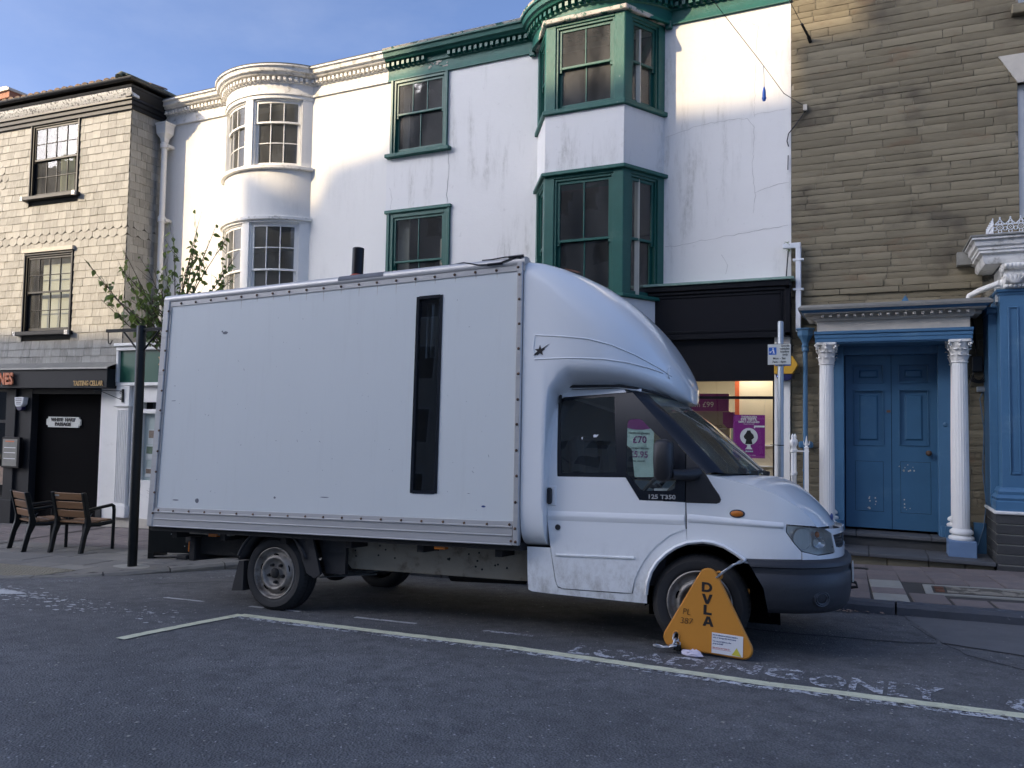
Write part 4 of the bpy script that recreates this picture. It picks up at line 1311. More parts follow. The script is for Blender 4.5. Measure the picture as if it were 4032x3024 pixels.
def slate_piece(mb, s0, s1, z, h, shape):
    g = .0025; a, b2 = s0 + g, s1 - g; w2 = b2 - a
    t = RND.uniform(-.002, .003); dz = RND.uniform(-.004, .004)
    zb = z + dz - .004; zt = z + h + .012
    if shape == 'hex' and w2 > .12: bot = [(a, zb + .05), (a + w2 * .30, zb - .004), (b2 - w2 * .30, zb - .004), (b2, zb + .05)]
    elif shape == 'round' and w2 > .12: bot = [(a + w2 / 2 - w2 / 2 * cos(k * pi / 8), zb + .085 - .095 * sin(k * pi / 8)) for k in range(9)]
    else: bot = [(a, zb + RND.uniform(-.003, .003)), (b2, zb + RND.uniform(-.003, .003))]
    P = bot + [(b2, zt), (a, zt)]
    def yy(zz): return -.018 - t + .012 * (zz - zb) / (zt - zb)
    fr = [mb.pt(x, yy(q) , q) for x, q in P]
    bk = [mb.pt(x, yy(q) + .009, q) for x, q in P]
    mb.face(fr)
    for k in range(len(P)):
        mb.face((fr[k], bk[k], bk[(k + 1) % len(P)], fr[(k + 1) % len(P)]))
def seen(c):
    wallname, f, s0, s1, z, h, shape = c
    p = Vector(f((s0 + s1) / 2, 0, z))
    d = (p - Vector((0, 0, 1.5)))
    nrm = Vector((0, -1, 0)) if wallname == 'front' else Vector((1, 0, 0))
    ax = Vector((-sin(.433), cos(.433), 0)); rt = Vector((cos(.433), sin(.433), 0))
    if d.dot(rt) / d.dot(ax) < -.675: return 0
    return (s1 - s0) * h * max(0, -d.normalized().dot(nrm)) / d.length ** 2
cells.sort(key=seen, reverse=True)
for c in cells[:300]:
    mb = MB(c[1]); slate_piece(mb, *c[2:]); mb.build('slate', 'slate', slate, fix=False)
mb = None
rest = {}
allrest = MB()
for c in cells[300:]:
    allrest.f = c[1]; slate_piece(allrest, *c[2:])
o = allrest.build('slates_beyond', 'slate', slate, fix=False); o['kind'] = 'stuff'
# windows of the slate house
for i, (a, b2, z0, z1) in enumerate(WIN):
    mb = MB(SF)
    mb.box(a - .035, a, -.04, .06, z0 - .02, z1 + .03); mb.box(b2, b2 + .035, -.04, .06, z0 - .02, z1 + .03); mb.box(a - .035, b2 + .035, -.045, .06, z1, z1 + .035)
    mb.build('window_casing', 'trim_navy', slate, bevel=.006)
    mb = MB(SF); mb.box(a - .14, b2 + .10, -.14, .06, z0 - .08, z0); mb.build('window_sill', 'trim_navy', slate, bevel=.01)
    mb = MB(SF); mb.box(a - .13, a - .06, -.145, -.1, z0 - .085, z0 + .003); mb.box(b2 + .02, b2 + .105, -.145, -.1, z0 - .085, z0 + .003); mb.build('sill_end', 'foil_band', slate)
    sash_window(slate, SF, a, b2, z0, z1, (4, 2), (4, 2), (z0 + z1) / 2 + .03, 'trim_navy', 'glass_old', .035, -.015, bar=.016, stile=.032)
    mb = MB(SF)
    if i == 0:
        n = 26
        for c0, c1 in ((a + .38, a + .80), (a + .84, a + 1.02)):
            mb.grid([[(c0 + (c1 - c0) * k / n, .35 + .03 * sin(k * 1.9), z0), (c0 + (c1 - c0) * k / n, .35 + .02 * sin(k * 1.9), z1 - .1)] for k in range(n + 1)])
        mb.build('curtain', 'curtain', slate, fix=False, smooth=60)
    else:
        mb.box(a + .28, b2 - .04, .17, .18, z0 + .0, z1 - .03); mb.box(a + .04, a + .2, .5, .51, z0, z1)
        mb.build('blind', 'blind_white', slate)
mb = MB(SF); mb.box(-2.80, -1.36, -.075, .05, 4.79, 4.87); mb.build('window_head', 'frieze_stone', slate)
# eaves
pf = [sp(-6.5), sp(0)]
ps = [(-13.0, 10.24), (-13.0, 11.02)]
both = [sp(-6.5), sp(0), (-13.0, 11.02)]
mb = MB(); mb.sweep(both, [(-.02, 7.46), (.05, 7.46), (.055, 7.52), (.09, 7.54), (.095, 7.60), (.13, 7.62), (.13, 7.66), (-.02, 7.66)]); mb.build('frieze_board', 'trim_navy', slate, smooth=30)
FB = [(-.02, 7.66), (.13, 7.66), (.15, 7.69), (.185, 7.77), (.195, 7.81), (-.02, 7.81)]
mb = MB(); mb.sweep([sp(-6.5), sp(.16)], FB); mb.build('cyma_moulding', 'foil_band', slate, smooth=30)
mb = MB(); mb.sweep([(-13.0, 10.09), (-13.0, 11.02)], FB); mb.build('side_moulding', 'trim_navy', slate, smooth=30)
mb = MB(); mb.sweep(both, [(-.02, 7.81), (.21, 7.81), (.225, 7.85), (-.02, 7.86)]); mb.build('soffit', 'trim_navy', slate)
gp = [(.22 + .055 + .055 * cos(t), 7.955 + .06 * sin(t)) for t in [pi + pi * k / 8 for k in range(9)]]
gp += [(.22 + .055 + .047 * cos(t), 7.955 + .05 * sin(t)) for t in [2 * pi - pi * k / 8 for k in range(9)]]
mb = MB(); mb.sweep(both, gp); mb.build('gutter', 'gutter_black', slate, smooth=40)
# tiled roof: courses of rounded tiles at the eaves, mossy hip
RS = .16
def roof_pt(u, d): 
    x, y = sp(u); return x, y - .24 + d, 7.955 + d * RS
mb = MB(); mb.poly([roof_pt(-6.5, 0), roof_pt(.0, 0), roof_pt(-.05, 1.2), roof_pt(-6.5, 1.2)])
mb.poly([roof_pt(-6.5, 1.2), roof_pt(-.05, 1.2), (-13.05, 13.5, 8.14), (-19.5, 13.5, 8.14)])
mb.poly([(-12.70, 9.97, 7.93), (-12.70, 12.5, 7.93), (-13.05, 12.5, 8.10), (-13.05, 9.97, 8.10)])
mb.build('roof', 'roof_tile', slate, fix=False)
src = None
for i in range(34):
    u = .0 - i * .19
    for cs in range(3):
        x, y, z = roof_pt(u, cs * .32)
        if src is None:
            mb = MB(); n = 7
            rows = [[(.085 * cos(pi * k / (n - 1)), d, .062 * sin(pi * k / (n - 1)) + RS * d + (.012 if d < .1 else 0)) for k in range(n)] for d in (-.05, .36)]
            idx = mb.grid(rows); mb.face(idx[0])
            src = mb.build('roof_tile', 'roof_tile', slate, smooth=50); o = src
        else: o = instance(src, 'roof_tile', slate)
        o.location = (x + RND.uniform(-.01, .01), y, z + .012 * cs + RND.uniform(-.005, .008)); o.rotation_euler = (0, 0, SA)
src2 = None
for i in range(6):
    for cs in range(3):
        yv = 10.12 + i * .19
        if src2 is None:
            mb = MB(); n = 7
            rows = [[(-d, .085 * cos(pi * k / (n - 1)), .06 * sin(pi * k / (n - 1)) + RS * d) for k in range(n)] for d in (-.05, .36)]
            idx = mb.grid(rows); mb.face(idx[0])
            src2 = mb.build('roof_tile', 'moss_tile', slate, smooth=50); o = src2
        else: o = instance(src2, 'roof_tile', slate)
        o.location = (-12.70 - cs * .13, yv, 7.93 + cs * .065); o.scale = (.5, 1, .8)
mb = MB(); mb.tube([(-13.0, 9.92, 7.97), (-13.05, 10.02, 8.07), (-13.05, 10.25, 8.09), (-13.05, 10.9, 8.11), (-13.05, 11.6, 8.10), (-13.05, 13, 8.10)], .07, 8); mb.build('hip_tiles', 'moss_tile', slate, smooth=50)
# chimney stack beyond the roof
ch = thing('chimney_stack', 'rendered chimney stack with red brick band behind the tiled roof', 'chimney', (-20.3, 12.6, 8.4))
mb = MB(); mb.box(-21.5, -19.72, 12.0, 13.2, 8.0, 9.50); mb.build('shaft', 'chimney_render', ch)
mb = MB(); mb.box(-21.56, -19.67, 11.95, 13.25, 9.50, 9.66); mb.build('brick_band', 'brick_red', ch)
mb = MB(); mb.box(-21.6, -19.63, 11.9, 13.3, 9.66, 9.72); mb.prism([(-21.5, 9.72), (-19.70, 9.72), (-19.8, 9.80), (-21.2, 9.86)], 11.95, 13.25); mb.build('cap', 'chimney_render', ch)
ch2 = thing('chimney_stack', 'low chimney cap showing just above the tiled roof edge', 'chimney', (-19.0, 13.0, 8.4))
mb = MB(); mb.box(-19.6, -18.95, 12.9, 13.6, 8.0, 9.55); mb.build('shaft', 'chimney_render', ch2)
mb = MB(); mb.prism([(-19.62, 9.55), (-18.9, 9.55), (-19.05, 9.72), (-19.4, 9.75)], 12.85, 13.65); mb.build('cap', 'moss_tile', ch2)
# wine shop front at street level
FX = plane_map((-13.0, 9.94, 0), SA)
mb = MB(FX); mb.box(-5.5, .0, 0, .32, 2.005, 2.37); fas = mb.build('shop_fascia', 'shop_charcoal', slate, bevel=.006)
for body, size, u, z, m1, out, bold in (('NES', .32, -2.69, 2.175, 'letter_orange', .045, .012), ('TASTING CELLAR', .132, -.475, 2.09, 'letter_gold', .012, .004)):
    x, y, _ = FX(u, -out, 0)
    sxx = .74 if size > .2 else .74
    text_mesh('fascia_lettering', body, size, m1, fas, wall_text_matrix(x, y, z, SA), extrude=.012 if size > .2 else .004, bold=bold, sx=sxx)
mb = MB(SF); mb.poly([(-5.5, -.32, 2.40), (.02, -.33, 2.40), (.02, .0, 2.53), (-5.5, .0, 2.53)]); mb.poly([(-5.5, -.33, 2.37), (.02, -.34, 2.37), (.02, -.33, 2.40), (-5.5, -.32, 2.40)]); mb.build('lead_flashing', 'lead', slate)
GB = -1.3
mb = MB(SF)
mb.box(-3.01, -2.73, -.10, .1, GB, 2.01); mb.build('pilaster', 'shop_charcoal', slate, bevel=.006)
mb = MB(SF); mb.box(-3.04, -2.70, -.13, .1, GB, -.25); mb.build('pilaster_base', 'shop_charcoal', slate, bevel=.006)
mb = MB(SF); mb.box(-2.73, -2.33, -.05, .1, GB, 2.01); mb.build('pier', 'shop_charcoal', slate)
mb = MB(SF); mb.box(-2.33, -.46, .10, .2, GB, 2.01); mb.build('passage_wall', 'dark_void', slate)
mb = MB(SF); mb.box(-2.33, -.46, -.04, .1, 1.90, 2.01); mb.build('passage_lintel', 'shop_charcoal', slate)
mb = MB(SF); mb.box(-.46, .0, -.03, .3, -.5, 2.03); mb.build('white_jamb', 'white_paint', slate, bevel=.004)
mb = MB(SF); mb.box(-.47, -.33, -.05, .3, GB, -.30); mb.build('jamb_base', 'shop_charcoal', slate)
mb = MB(SF); mb.box(-.33, .0, -.035, .3, GB, -.5); mb.build('jamb_plinth', 'frieze_stone', slate)
mb = MB(SF); mb.box(-6.5, -3.01, .12, .3, GB, 2.01); mb.build('shop_recess', 'black_satin', slate)
mb = MB(SF); mb.box(-3.9, -3.01, .05, .12, 1.30, 1.36); mb.box(-3.9, -3.01, .05, .12, -.35, -.25); mb.build('shop_frame', 'shop_charcoal', slate)
mb = MB(SF); mb.box(-3.42, -3.10, .08, .12, .02, .40); mb.build('door_panel', 'photo_brown', slate)
mb = MB(SF); mb.box(-3.22, -3.10, .06, .10, .18, .26); mb.build('door_notice', 'letter_gold', slate)
mb = MB(SF); mb.poly([(-5.5, .09, -.2), (-3.01, .09, -.2), (-3.01, .09, 1.95), (-5.5, .09, 1.95)]); mb.build('shop_pane', 'glass_dark', slate, fix=False)
# things fixed to the wine shop
nameplate = thing('street_name_plate', 'white cast street name plate on the black passage wall', 'street sign', SF(-1.7, .06, 1.25))
def plate_poly(x0, x1, z0, z1, c):
    return [(x0 + c, z0), (x1 - c, z0), (x1 - c * .9, z0 + c * .7), (x1, z0 + c), (x1, z1 - c), (x1 - c * .9, z1 - c * .7), (x1 - c, z1), (x0 + c, z1), (x0 + c * .9, z1 - c * .7), (x0, z1 - c), (x0, z0 + c), (x0 + c * .9, z0 + c * .7)]
u0, u1 = -2.05, -1.11
mb = MB(SF); mb.prism(plate_poly(u0, u1, 1.235, 1.445, .05), .07, .10); mb.build('plate', 'sign_white', nameplate)
for body, z in (('WHITE  HART', 1.385), ('PASSAGE', 1.295)):
    x, y, _ = SF((u0 + u1) / 2, .064, 0)
    text_mesh('plate_lettering', body, .092, 'letter_black', nameplate, wall_text_matrix(x, y, z, SA), extrude=.004, bold=.004, sx=1.15 if body != 'PASSAGE' else 1.2)
alarm = thing('alarm_box', 'white burglar alarm box with dark blue base on charcoal pier', 'alarm box', SF(-2.75, -.06, 1.6))
mb = MB(SF); mb.prism([(-2.70, 1.83), (-2.42, 1.83), (-2.45, 1.68), (-2.52, 1.63), (-2.65, 1.63), (-2.68, 1.68)], -.16, -.05); mb.build('cover', 'paper_white', alarm, bevel=.012)
mb = MB(SF); mb.prism([(-2.66, 1.64), (-2.48, 1.64), (-2.50, 1.58), (-2.56, 1.555), (-2.61, 1.555), (-2.65, 1.59)], -.14, -.05); mb.build('sounder', 'alarm_blue', alarm, bevel=.01)
x, y, _ = SF(-2.745, -.163, 0)
mb = MB(SF)
for k in range(4): mb.box(-2.65 + .02 * (k > 1), -2.48 - .02 * (k > 1), -.164, -.161, 1.785 - k * .034, 1.797 - k * .034)
mb.build('alarm_print', 'letter_black', alarm)
menu = thing('menu_case', 'framed dark menu case on the wine shop pilaster', 'menu board', SF(-3.05, -.12, .4))
mb = MB(SF); mb.box(-2.98, -2.47, -.17, -.10, .40, 1.02); mb.build('case', 'black_satin', menu, bevel=.008)
mb = MB(SF); mb.box(-2.94, -2.53, -.176, -.171, .44, .98); mb.build('menu_sheet', 'lead', menu)
x, y, _ = SF(-2.945, -.178, 0)
mb = MB(SF)
for z in (.80, .70, .58): mb.box(-2.90, -2.57, -.1785, -.1765, z, z + .014)
mb.build('menu_print', 'letter_white', menu)
mb = MB(SF); mb.box(-2.87, -2.61, -.1785, -.1765, .92, .945); mb.build('menu_heading', 'letter_orange', menu)
lamp = thing('floodlight', 'small black floodlight above the wine shop fascia', 'light', SF(-3.55, -.3, 2.45))
mb = MB(SF); mb.box(-3.62, -3.45, -.42, -.32, 2.44, 2.54); mb.tube([(-3.53, -.3, 2.5), (-3.5, -.05, 2.42)], .012, 6); mb.build('housing', 'gutter_black', lamp)
br = thing('sign_bracket', 'black scrolled iron bracket on the white shop pilaster', 'bracket', (-12.8, 10.12, 1.74))
mb = MB()
mb.box(-12.79, -12.76, 10.10, 10.13, 1.74, 1.99)
mb.tube([(-12.775, 10.11, 1.955), (-13.1, 9.80, 1.955)], .008, 6); mb.tube([(-12.775, 10.11, 1.78), (-13.05, 9.84, 1.95)], .007, 6)
for cx, cy, cz, r in ((-13.11, 9.79, 1.93, .03), (-12.80, 10.09, 1.92, .025), (-12.80, 10.09, 1.81, .02)):
    mb.tube([(cx + r * (1 - k / 14) * cos(k * .6) * .7, cy + r * (1 - k / 14) * cos(k * .6) * .7, cz + r * (1 - k / 14) * sin(k * .6)) for k in range(12)], .005, 5)
mb.build('scrolls', 'iron_black', br)
# ================================================================== stone house with the blue door
stone = thing('stone_house', 'brown coursed stone house with the blue columned doorway', 'house', (.6, 11, -.1))
HOLES = [(-.42, .95, -.3, 2.98), (1.70, 3.2, 4.08, 5.76), (1.72, 3.2, 6.70, 8.2)]
mb = MB(W0); wall_rect(mb, -.93, 4.5, -.4, 9.5, .011, HOLES, .25)
mb.build('wall', 'mortar', stone, fix=False)
mb = MB(); mb.poly([(-.93, 11.035, 7.8), (-.93, 16, 7.8), (-.93, 16, 9.5), (-.93, 11.035, 9.5)]); mb.poly([(-.93, 11.035, 9.5), (4.5, 11.035, 9.5), (4.5, 16, 9.5), (-.93, 16, 9.5)]); mb.build('upper_side', 'mortar', stone, fix=False)
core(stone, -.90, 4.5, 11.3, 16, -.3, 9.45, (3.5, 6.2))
blocks = []
z = -.30; row = 0
while z < 9.3:
    h = RND.choice([.085, .095, .10, .11, .08])
    if 3.29 < z < 3.42 and row: pass
    x = -.93 - RND.uniform(0, .35)
    while x < 2.35:
        L = RND.choice([.22, .34, .45, .55, .7, .85, 1.0, .5])
        a, b2 = max(x, -.93), min(x + L, 2.4)
        if b2 - a > .05:
            spans = [(a, b2)]
            for hx0, hx1, hz0, hz1 in HOLES + [(1.30, 2.5, -.4, 3.75)]:
                if z + h > hz0 and z < hz1:
                    ns = []
                    for s0, s1 in spans:
                        if s1 <= hx0 or s0 >= hx1: ns.append((s0, s1))
                        else:
                            if s0 < hx0: ns.append((s0, hx0))
                            if s1 > hx1: ns.append((hx1, s1))
                    spans = ns
            for s0, s1 in spans:
                if s1 - s0 > .03: blocks.append((s0, s1, z, z + h))
        x += L
    z += h; row += 1
def stone_piece(mb, s0, s1, z0, z1):
    g = RND.uniform(.003, .006); a, b2, c0, c1 = s0 + g, s1 - g, z0 + g * .7, z1 - g * .7
    pr = RND.uniform(.002, .010)
    if 3.28 < (z0 + z1) / 2 < 3.44 and a < 1.3: pr = RND.uniform(.03, .055)
    n = max(2, int((b2 - a) / .12))
    rows = []
    for k in range(n + 1):
        x = a + (b2 - a) * k / n
        e = (.004 if k in (0, n) else 0)
        j0, j1 = RND.uniform(-.002, .002), RND.uniform(-.002, .002)
        y = -pr + RND.uniform(-.002, .002)
        rows.append([(x, .05, c0), (x, y + e + .004, c0 + j0), (x, y + e, c0 + (c1 - c0) * .3), (x, y + e - .001 + RND.uniform(-.002, .002), c0 + (c1 - c0) * .7), (x, y + e + .004, c1 + j1), (x, .05, c1)])
    idx = mb.grid(rows); mb.face(idx[0][::-1]); mb.face(idx[-1])
def seen_b(b2):
    s0, s1, z0, z1 = b2
    p = Vector(((s0 + s1) / 2, 11, (z0 + z1) / 2)); d = p - Vector((0, 0, 1.5))
    ax = Vector((-sin(.433), cos(.433), 0)); rt = Vector((cos(.433), sin(.433), 0))
    if d.dot(rt) / d.dot(ax) > .69 or (z0 - 1.5) / d.dot(ax) > .58: return 0
    if z1 < 1.0 and s1 < -.4: return 0
    return (s1 - s0) * (z1 - z0) / d.length ** 3
blocks.sort(key=seen_b, reverse=True)
for b2 in blocks[:300]:
    mb = MB(W0); stone_piece(mb, *b2); mb.build('stone', 'stone', stone, fix=False, smooth=25)
allrest = MB(W0)
for b2 in blocks[300:]: stone_piece(allrest, *b2)
o = allrest.build('stones_beyond', 'stone', stone, fix=False); o['kind'] = 'stuff'
# window at the frame's edge with its splayed lintel, and the window above
mb = MB(W0); mb.prism([(1.50, 6.12), (2.6, 6.12), (2.6, 5.76), (1.70, 5.76)], -.02, .05); mb.build('lintel', 'frieze_stone', stone)
for z0, z1 in ((4.08, 5.76), (6.72, 8.2)):
    sash_window(stone, W0, 1.70, 2.9, z0, z1, (3, 2), (3, 2), None, 'white_paint', 'glass_old', .07, .08)
mb = MB(W0); mb.box(1.64, 3.0, -.10, .1, 6.60, 6.72); mb.build('window_sill', 'stone', stone, bevel=.01)
# ---- portico
por = thing('door_portico', 'blue and white portico with fluted columns and dentil cornice', 'portico', (.27, 10.6, -.1))
mb = MB(); mb.box(-.60, 1.13, 10.44, 11.02, 2.56, 2.61); mb.box(-.605, 1.135, 10.435, 11.02, 2.612, 2.66); mb.box(-.61, 1.14, 10.42, 11.02, 2.662, 2.70)
mb.build('architrave', 'blue_paint', por, bevel=.004)
mb = MB(); mb.box(-.575, 1.105, 10.46, 11.02, 2.70, 2.83); mb.build('frieze', 'frieze_stone', por)
P3 = [(-.575, 11.0), (-.575, 10.46), (1.105, 10.46), (1.105, 11.0)]
mb = MB(); mb.sweep(P3, [(-.02, 2.83), (.03, 2.83), (.04, 2.85), (.05, 2.855), (.05, 2.905), (.15, 2.912), (.15, 2.925), (-.02, 2.925)]); mb.build('bed_moulding', 'frieze_stone', por)
mb = MB(); mb.sweep(P3, [(-.02, 2.925), (.165, 2.925), (.19, 2.955), (-.02, 2.955)]); mb.build('cornice', 'blue_paint', por)
mb = MB(); mb.sweep(P3, [(-.02, 2.955), (.21, 2.955), (.215, 2.985), (.17, 3.02), (-.02, 3.03)]); mb.prism_z([(-.57, 10.47), (1.10, 10.47), (1.10, 11.0), (-.57, 11.0)], 2.99, 3.035); mb.build('lead_roof', 'lead', por, smooth=40)
dentils(por, P3, 'frieze_stone', step=.093, size=(.034, .075, .032), out=.05, z=2.868, start=.05)
mb = MB(); mb.box(-.60, 1.13, 10.46, 11.06, 2.545, 2.56); mb.build('soffit', 'blue_paint', por)
# fluted columns
def column(parent, cx, cy, z0, z1, r0, r1, a0=0, a1=2 * pi, name='column', flutes=20):
    mb = MB(); rows = []
    for k in range(9):
        t = k / 8; z = z0 + (z1 - z0) * t
        r = r0 + (r1 - r0) * t ** 1.6
        row = []
        n = flutes * 4
        for i in range(n):
            a = 2 * pi * i / n
            ph = (i % 4) / 4
            dent = .0 if i % 4 == 0 else (.055 if i % 4 == 2 else .038)
            if k in (0, 8): dent = 0
            row.append((cx + r * (1 - dent) * cos(a), cy + r * (1 - dent) * sin(a), z))
        rows.append(row)
    mb.grid(rows, close=True)
    sh = mb.build(name, 'white_paint', parent, smooth=25)
    mb = MB(); mb.lathe([(r0, z0 + .01), (r0 + .012, z0), (r0 + .03, z0 - .015), (r0 + .036, z0 - .035), (r0 + .03, z0 - .052), (r0 + .008, z0 - .06), (r0 + .01, z0 - .07), (r0 + .04, z0 - .085), (r0 + .046, z0 - .105), (r0 + .038, z0 - .122), (0, z0 - .123)], 32, (cx, cy, 0))
    mb.build('column_base', 'white_paint', sh, smooth=50)
    # leafy capital
    mb = MB()
    mb.lathe([(r1, z1 - .005), (r1 + .012, z1 + .004), (r1 + .012, z1 + .016), (r1, z1 + .02), (r1 + .0, z1 + .12), (r1 + .02, z1 + .20), (r1 + .04, z1 + .245), (0, z1 + .245)], 28, (cx, cy, 0))
    cap = mb.build('capital', 'white_paint_old', sh, smooth=50)
    mb = MB()
    for ring, zz, n, h, w2, o2, ph in ((0, z1 + .022, 8, .075, .036, .026, 0), (1, z1 + .085, 8, .085, .04, .034, pi / 8)):
        for k in range(n):
            a = 2 * pi * k / n + ph
            rr = [(r1 + .004, 0), (r1 + .012, .4), (r1 + .02, .75), (r1 + o2 + .012, 1.0), (r1 + o2 + .018, .86)]
            rows = []
            for q, (r, t) in enumerate(rr):
                ww = w2 * (1.0, 1.15, 1.05, .7, .4)[q]
                rows.append([(cx + r * cos(a) - s * ww * sin(a) - (abs(s) * .006) * cos(a), cy + r * sin(a) + s * ww * cos(a) - (abs(s) * .006) * sin(a), zz + h * t) for s in (-1, -.5, 0, .5, 1)])
            mb.grid(rows)
    mb.build('acanthus_leaves', 'white_paint_old', cap, smooth=60)
    mb = MB()
    for k in range(4):
        a = pi / 4 + k * pi / 2
        c = (cx + (r1 + .058) * cos(a), cy + (r1 + .058) * sin(a), z1 + .215)
        mb.tube([(c[0] + .026 * (1 - j / 16) * cos(j * .55) * cos(a), c[1] + .026 * (1 - j / 16) * cos(j * .55) * sin(a), c[2] + .026 * (1 - j / 16) * sin(j * .55)) for j in range(14)], .009, 6)
        a2 = k * pi / 2
        mb.ball((cx + (r1 + .045) * cos(a2), cy + (r1 + .045) * sin(a2), z1 + .25), .022, .022, .018, 8, 5)
        mb.ball((cx + (r1 + .03) * cos(a2), cy + (r1 + .03) * sin(a2), z1 + .205), .018, .018, .02, 8, 5)
    mb.build('volutes', 'white_paint_old', cap, smooth=60)['kind'] = 'stuff'
    mb = MB(); R2 = r1 + .07
    pl = []
    for k in range(4):
        a = pi / 4 + k * pi / 2
        pl += [(cx + (R2 + .01) * cos(a - .06), cy + (R2 + .01) * sin(a - .06)), (cx + (R2 + .01) * cos(a + .06), cy + (R2 + .01) * sin(a + .06)), (cx + (R2 * .80) * cos(a + pi / 4), cy + (R2 * .80) * sin(a + pi / 4))]
    mb.prism_z(pl, z1 + .245, z1 + .278); mb.build('abacus', 'white_paint_old', cap, bevel=.004)
    return sh
for cx in (-.47, 1.0):
    column(por, cx, 10.56, .315, 2.285, .091, .083)
    mb = MB(); mb.box(cx - .145, cx + .145, 10.415, 10.705, -.03, .192); mb.build('plinth', 'blue_pale', por, bevel=.008)
    column(por, cx, 10.99, .42, 2.285, .088, .080, name='rear_column')
    mb = MB(); mb.box(cx - .14, cx + .14, 10.86, 11.05, .0, .30); mb.build('rear_plinth', 'blue_paint', por)
# door case and leaves
mb = MB(W0)
mb.box(-.42, -.275, -.06, .25, .13, 2.56); mb.box(.80, .95, -.06, .25, .13, 2.56); mb.box(-.275, .80, -.03, .25, 2.44, 2.56)
mb.build('door_case', 'blue_paint', por, bevel=.006)
mb = MB(W0); mb.box(-.45, -.29, -.09, .1, .13, .30); mb.box(.815, .98, -.09, .1, .13, .30); mb.build('case_base', 'blue_paint', por, bevel=.008)
panels = {0: [(-.155, .182, 2.09, 2.305), (-.155, .182, 1.275, 1.975), (-.15, .185, .415, 1.06)], 1: [(.38, .692, 2.09, 2.305), (.38, .695, 1.285, 1.98), (.38, .725, .415, 1.068)]}
for i, (a, b2) in enumerate(((-.262, .278), (.284, .80))):
    mb = MB(W0); hs = panels[i]
    wall_rect(mb, a, b2, .20, 2.44, .085, [(p[0], p[1], p[2], p[3]) for p in hs], .03)
    leaf = mb.build('door_leaf', 'blue_door', por, fix=False)
    for q, p in enumerate(hs):
        mb = MB(W0)
        if q < 2:
            mb.poly([(p[0], .115, p[2]), (p[1], .115, p[2]), (p[1], .115, p[3]), (p[0], .115, p[3])])
            m2 = .055
            A = [(p[0] + m2, p[2] + m2), (p[1] - m2, p[2] + m2), (p[1] - m2, p[3] - m2), (p[0] + m2, p[3] - m2)]
            B = [(p[0] + m2 + .02, p[2] + m2 + .02), (p[1] - m2 - .02, p[2] + m2 + .02), (p[1] - m2 - .02, p[3] - m2 - .02), (p[0] + m2 + .02, p[3] - m2 - .02)]
            for k in range(4):
                k2 = (k + 1) % 4
                mb.poly([(A[k][0], .114, A[k][1]), (A[k2][0], .114, A[k2][1]), (B[k2][0], .098, B[k2][1]), (B[k][0], .098, B[k][1])])
            mb.poly([(x, .098, z) for x, z in B])
        else:
            mb.box(p[0] + .004, p[1] - .004, .0835, .12, p[2] + .004, p[3] - .004)
            if i == 1: mb.box(.575, .578, .082, .09, p[2] + .02, p[3] - .02)
        mb.build('panel', 'blue_door', leaf, fix=False)
        mb = MB(W0); e = .014
        for (x0, x1, z0, z1) in ((p[0] - e, p[1] + e, p[3], p[3] + e), (p[0] - e, p[1] + e, p[2] - e, p[2]), (p[0] - e, p[0], p[2], p[3]), (p[1], p[1] + e, p[2], p[3])): mb.box(x0, x1, .074, .088, z0, z1)
        if q < 2: mb.build('panel_moulding', 'blue_door', leaf, bevel=.004)
    mb = MB(W0)
    for k in range(9 if i == 0 else 14):
        x = (.05 + RND.gauss(0, .06)) if i == 0 else (.45 + RND.gauss(0, .04)); z = RND.uniform(.45, .6) if i == 0 or k % 3 == 0 else RND.uniform(.92, 1.03)
        s = RND.uniform(.004, .012)
        mb.poly([(x + s * cos(t), .0815, z + s * sin(t) * 1.2) for t in [RND.uniform(-.3, .3) + 2 * pi * j / 6 for j in range(6)]])
    mb.build('paint_chip', 'frieze_stone', leaf, fix=False)['kind'] = 'stuff'
mb = MB(W0); mb.lathe([(0, -.005), (.026, 0), (.036, .012), (.036, .03), (.02, .042), (.015, .06), (.015, .075)], 16, (.70, .015, 1.185), 'y'); mb.build('door_knob', 'rivet_rust', por, smooth=50)
mb = MB(W0); mb.box(.748, .775, .07, .085, 1.10, 1.17); mb.build('keyhole_plate', 'blue_paint', por)
mb = MB(W0); mb.box(.225, .27, .07, .088, 1.695, 1.725); mb.build('letter_slot', 'rivet_rust', por)
mb = MB(W0); mb.lathe([(0, -.004), (.012, -.004), (.02, .0), (.028, .004), (.03, .02)], 16, (.878, -.066, 1.545), 'y'); mb.build('bell_push', 'blue_door', por, smooth=40)
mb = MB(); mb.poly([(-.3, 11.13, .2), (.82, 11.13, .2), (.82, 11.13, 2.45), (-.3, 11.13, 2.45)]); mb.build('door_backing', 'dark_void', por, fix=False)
mb = MB(); mb.box(-.45, .88, 10.74, 11.15, .115, .168)
# steps: two slate treads on rubble risers
xs3 = [(-.46, -.14), (-.135, .70), (.705, .89)]
for a, b2 in xs3:
    mb = MB(); mb.box(a, b2, 10.76, 11.16, .118, .166); mb.build('upper_tread', 'step_slate', por, bevel=.008)
mb = MB(); mb.box(-.46, .88, 10.80, 11.16, -.05, .118); mb.build('upper_riser', 'dark_stone', por)
for a, b2 in ((-.66, .005), (.01, .632), (.637, 1.30)):
    mb = MB(); mb.box(a, b2, 10.18, 10.84, -.040, .006); mb.build('lower_tread', 'step_slate', por, bevel=.008)
for k, (a, b2) in enumerate(((-.66, -.3), (-.295, .2), (.205, .63), (.635, 1.0), (1.005, 1.29))):
    mb = MB(); mb.box(a, b2, 10.235 + .01 * (k % 2), 10.8, -.30, -.041); mb.build('lower_riser', 'stone', por, bevel=.012)
mb = MB(W0); mb.box(1.17, 1.30, -.06, .05, -.02, .36); mb.build('blue_patch', 'blue_paint', stone)
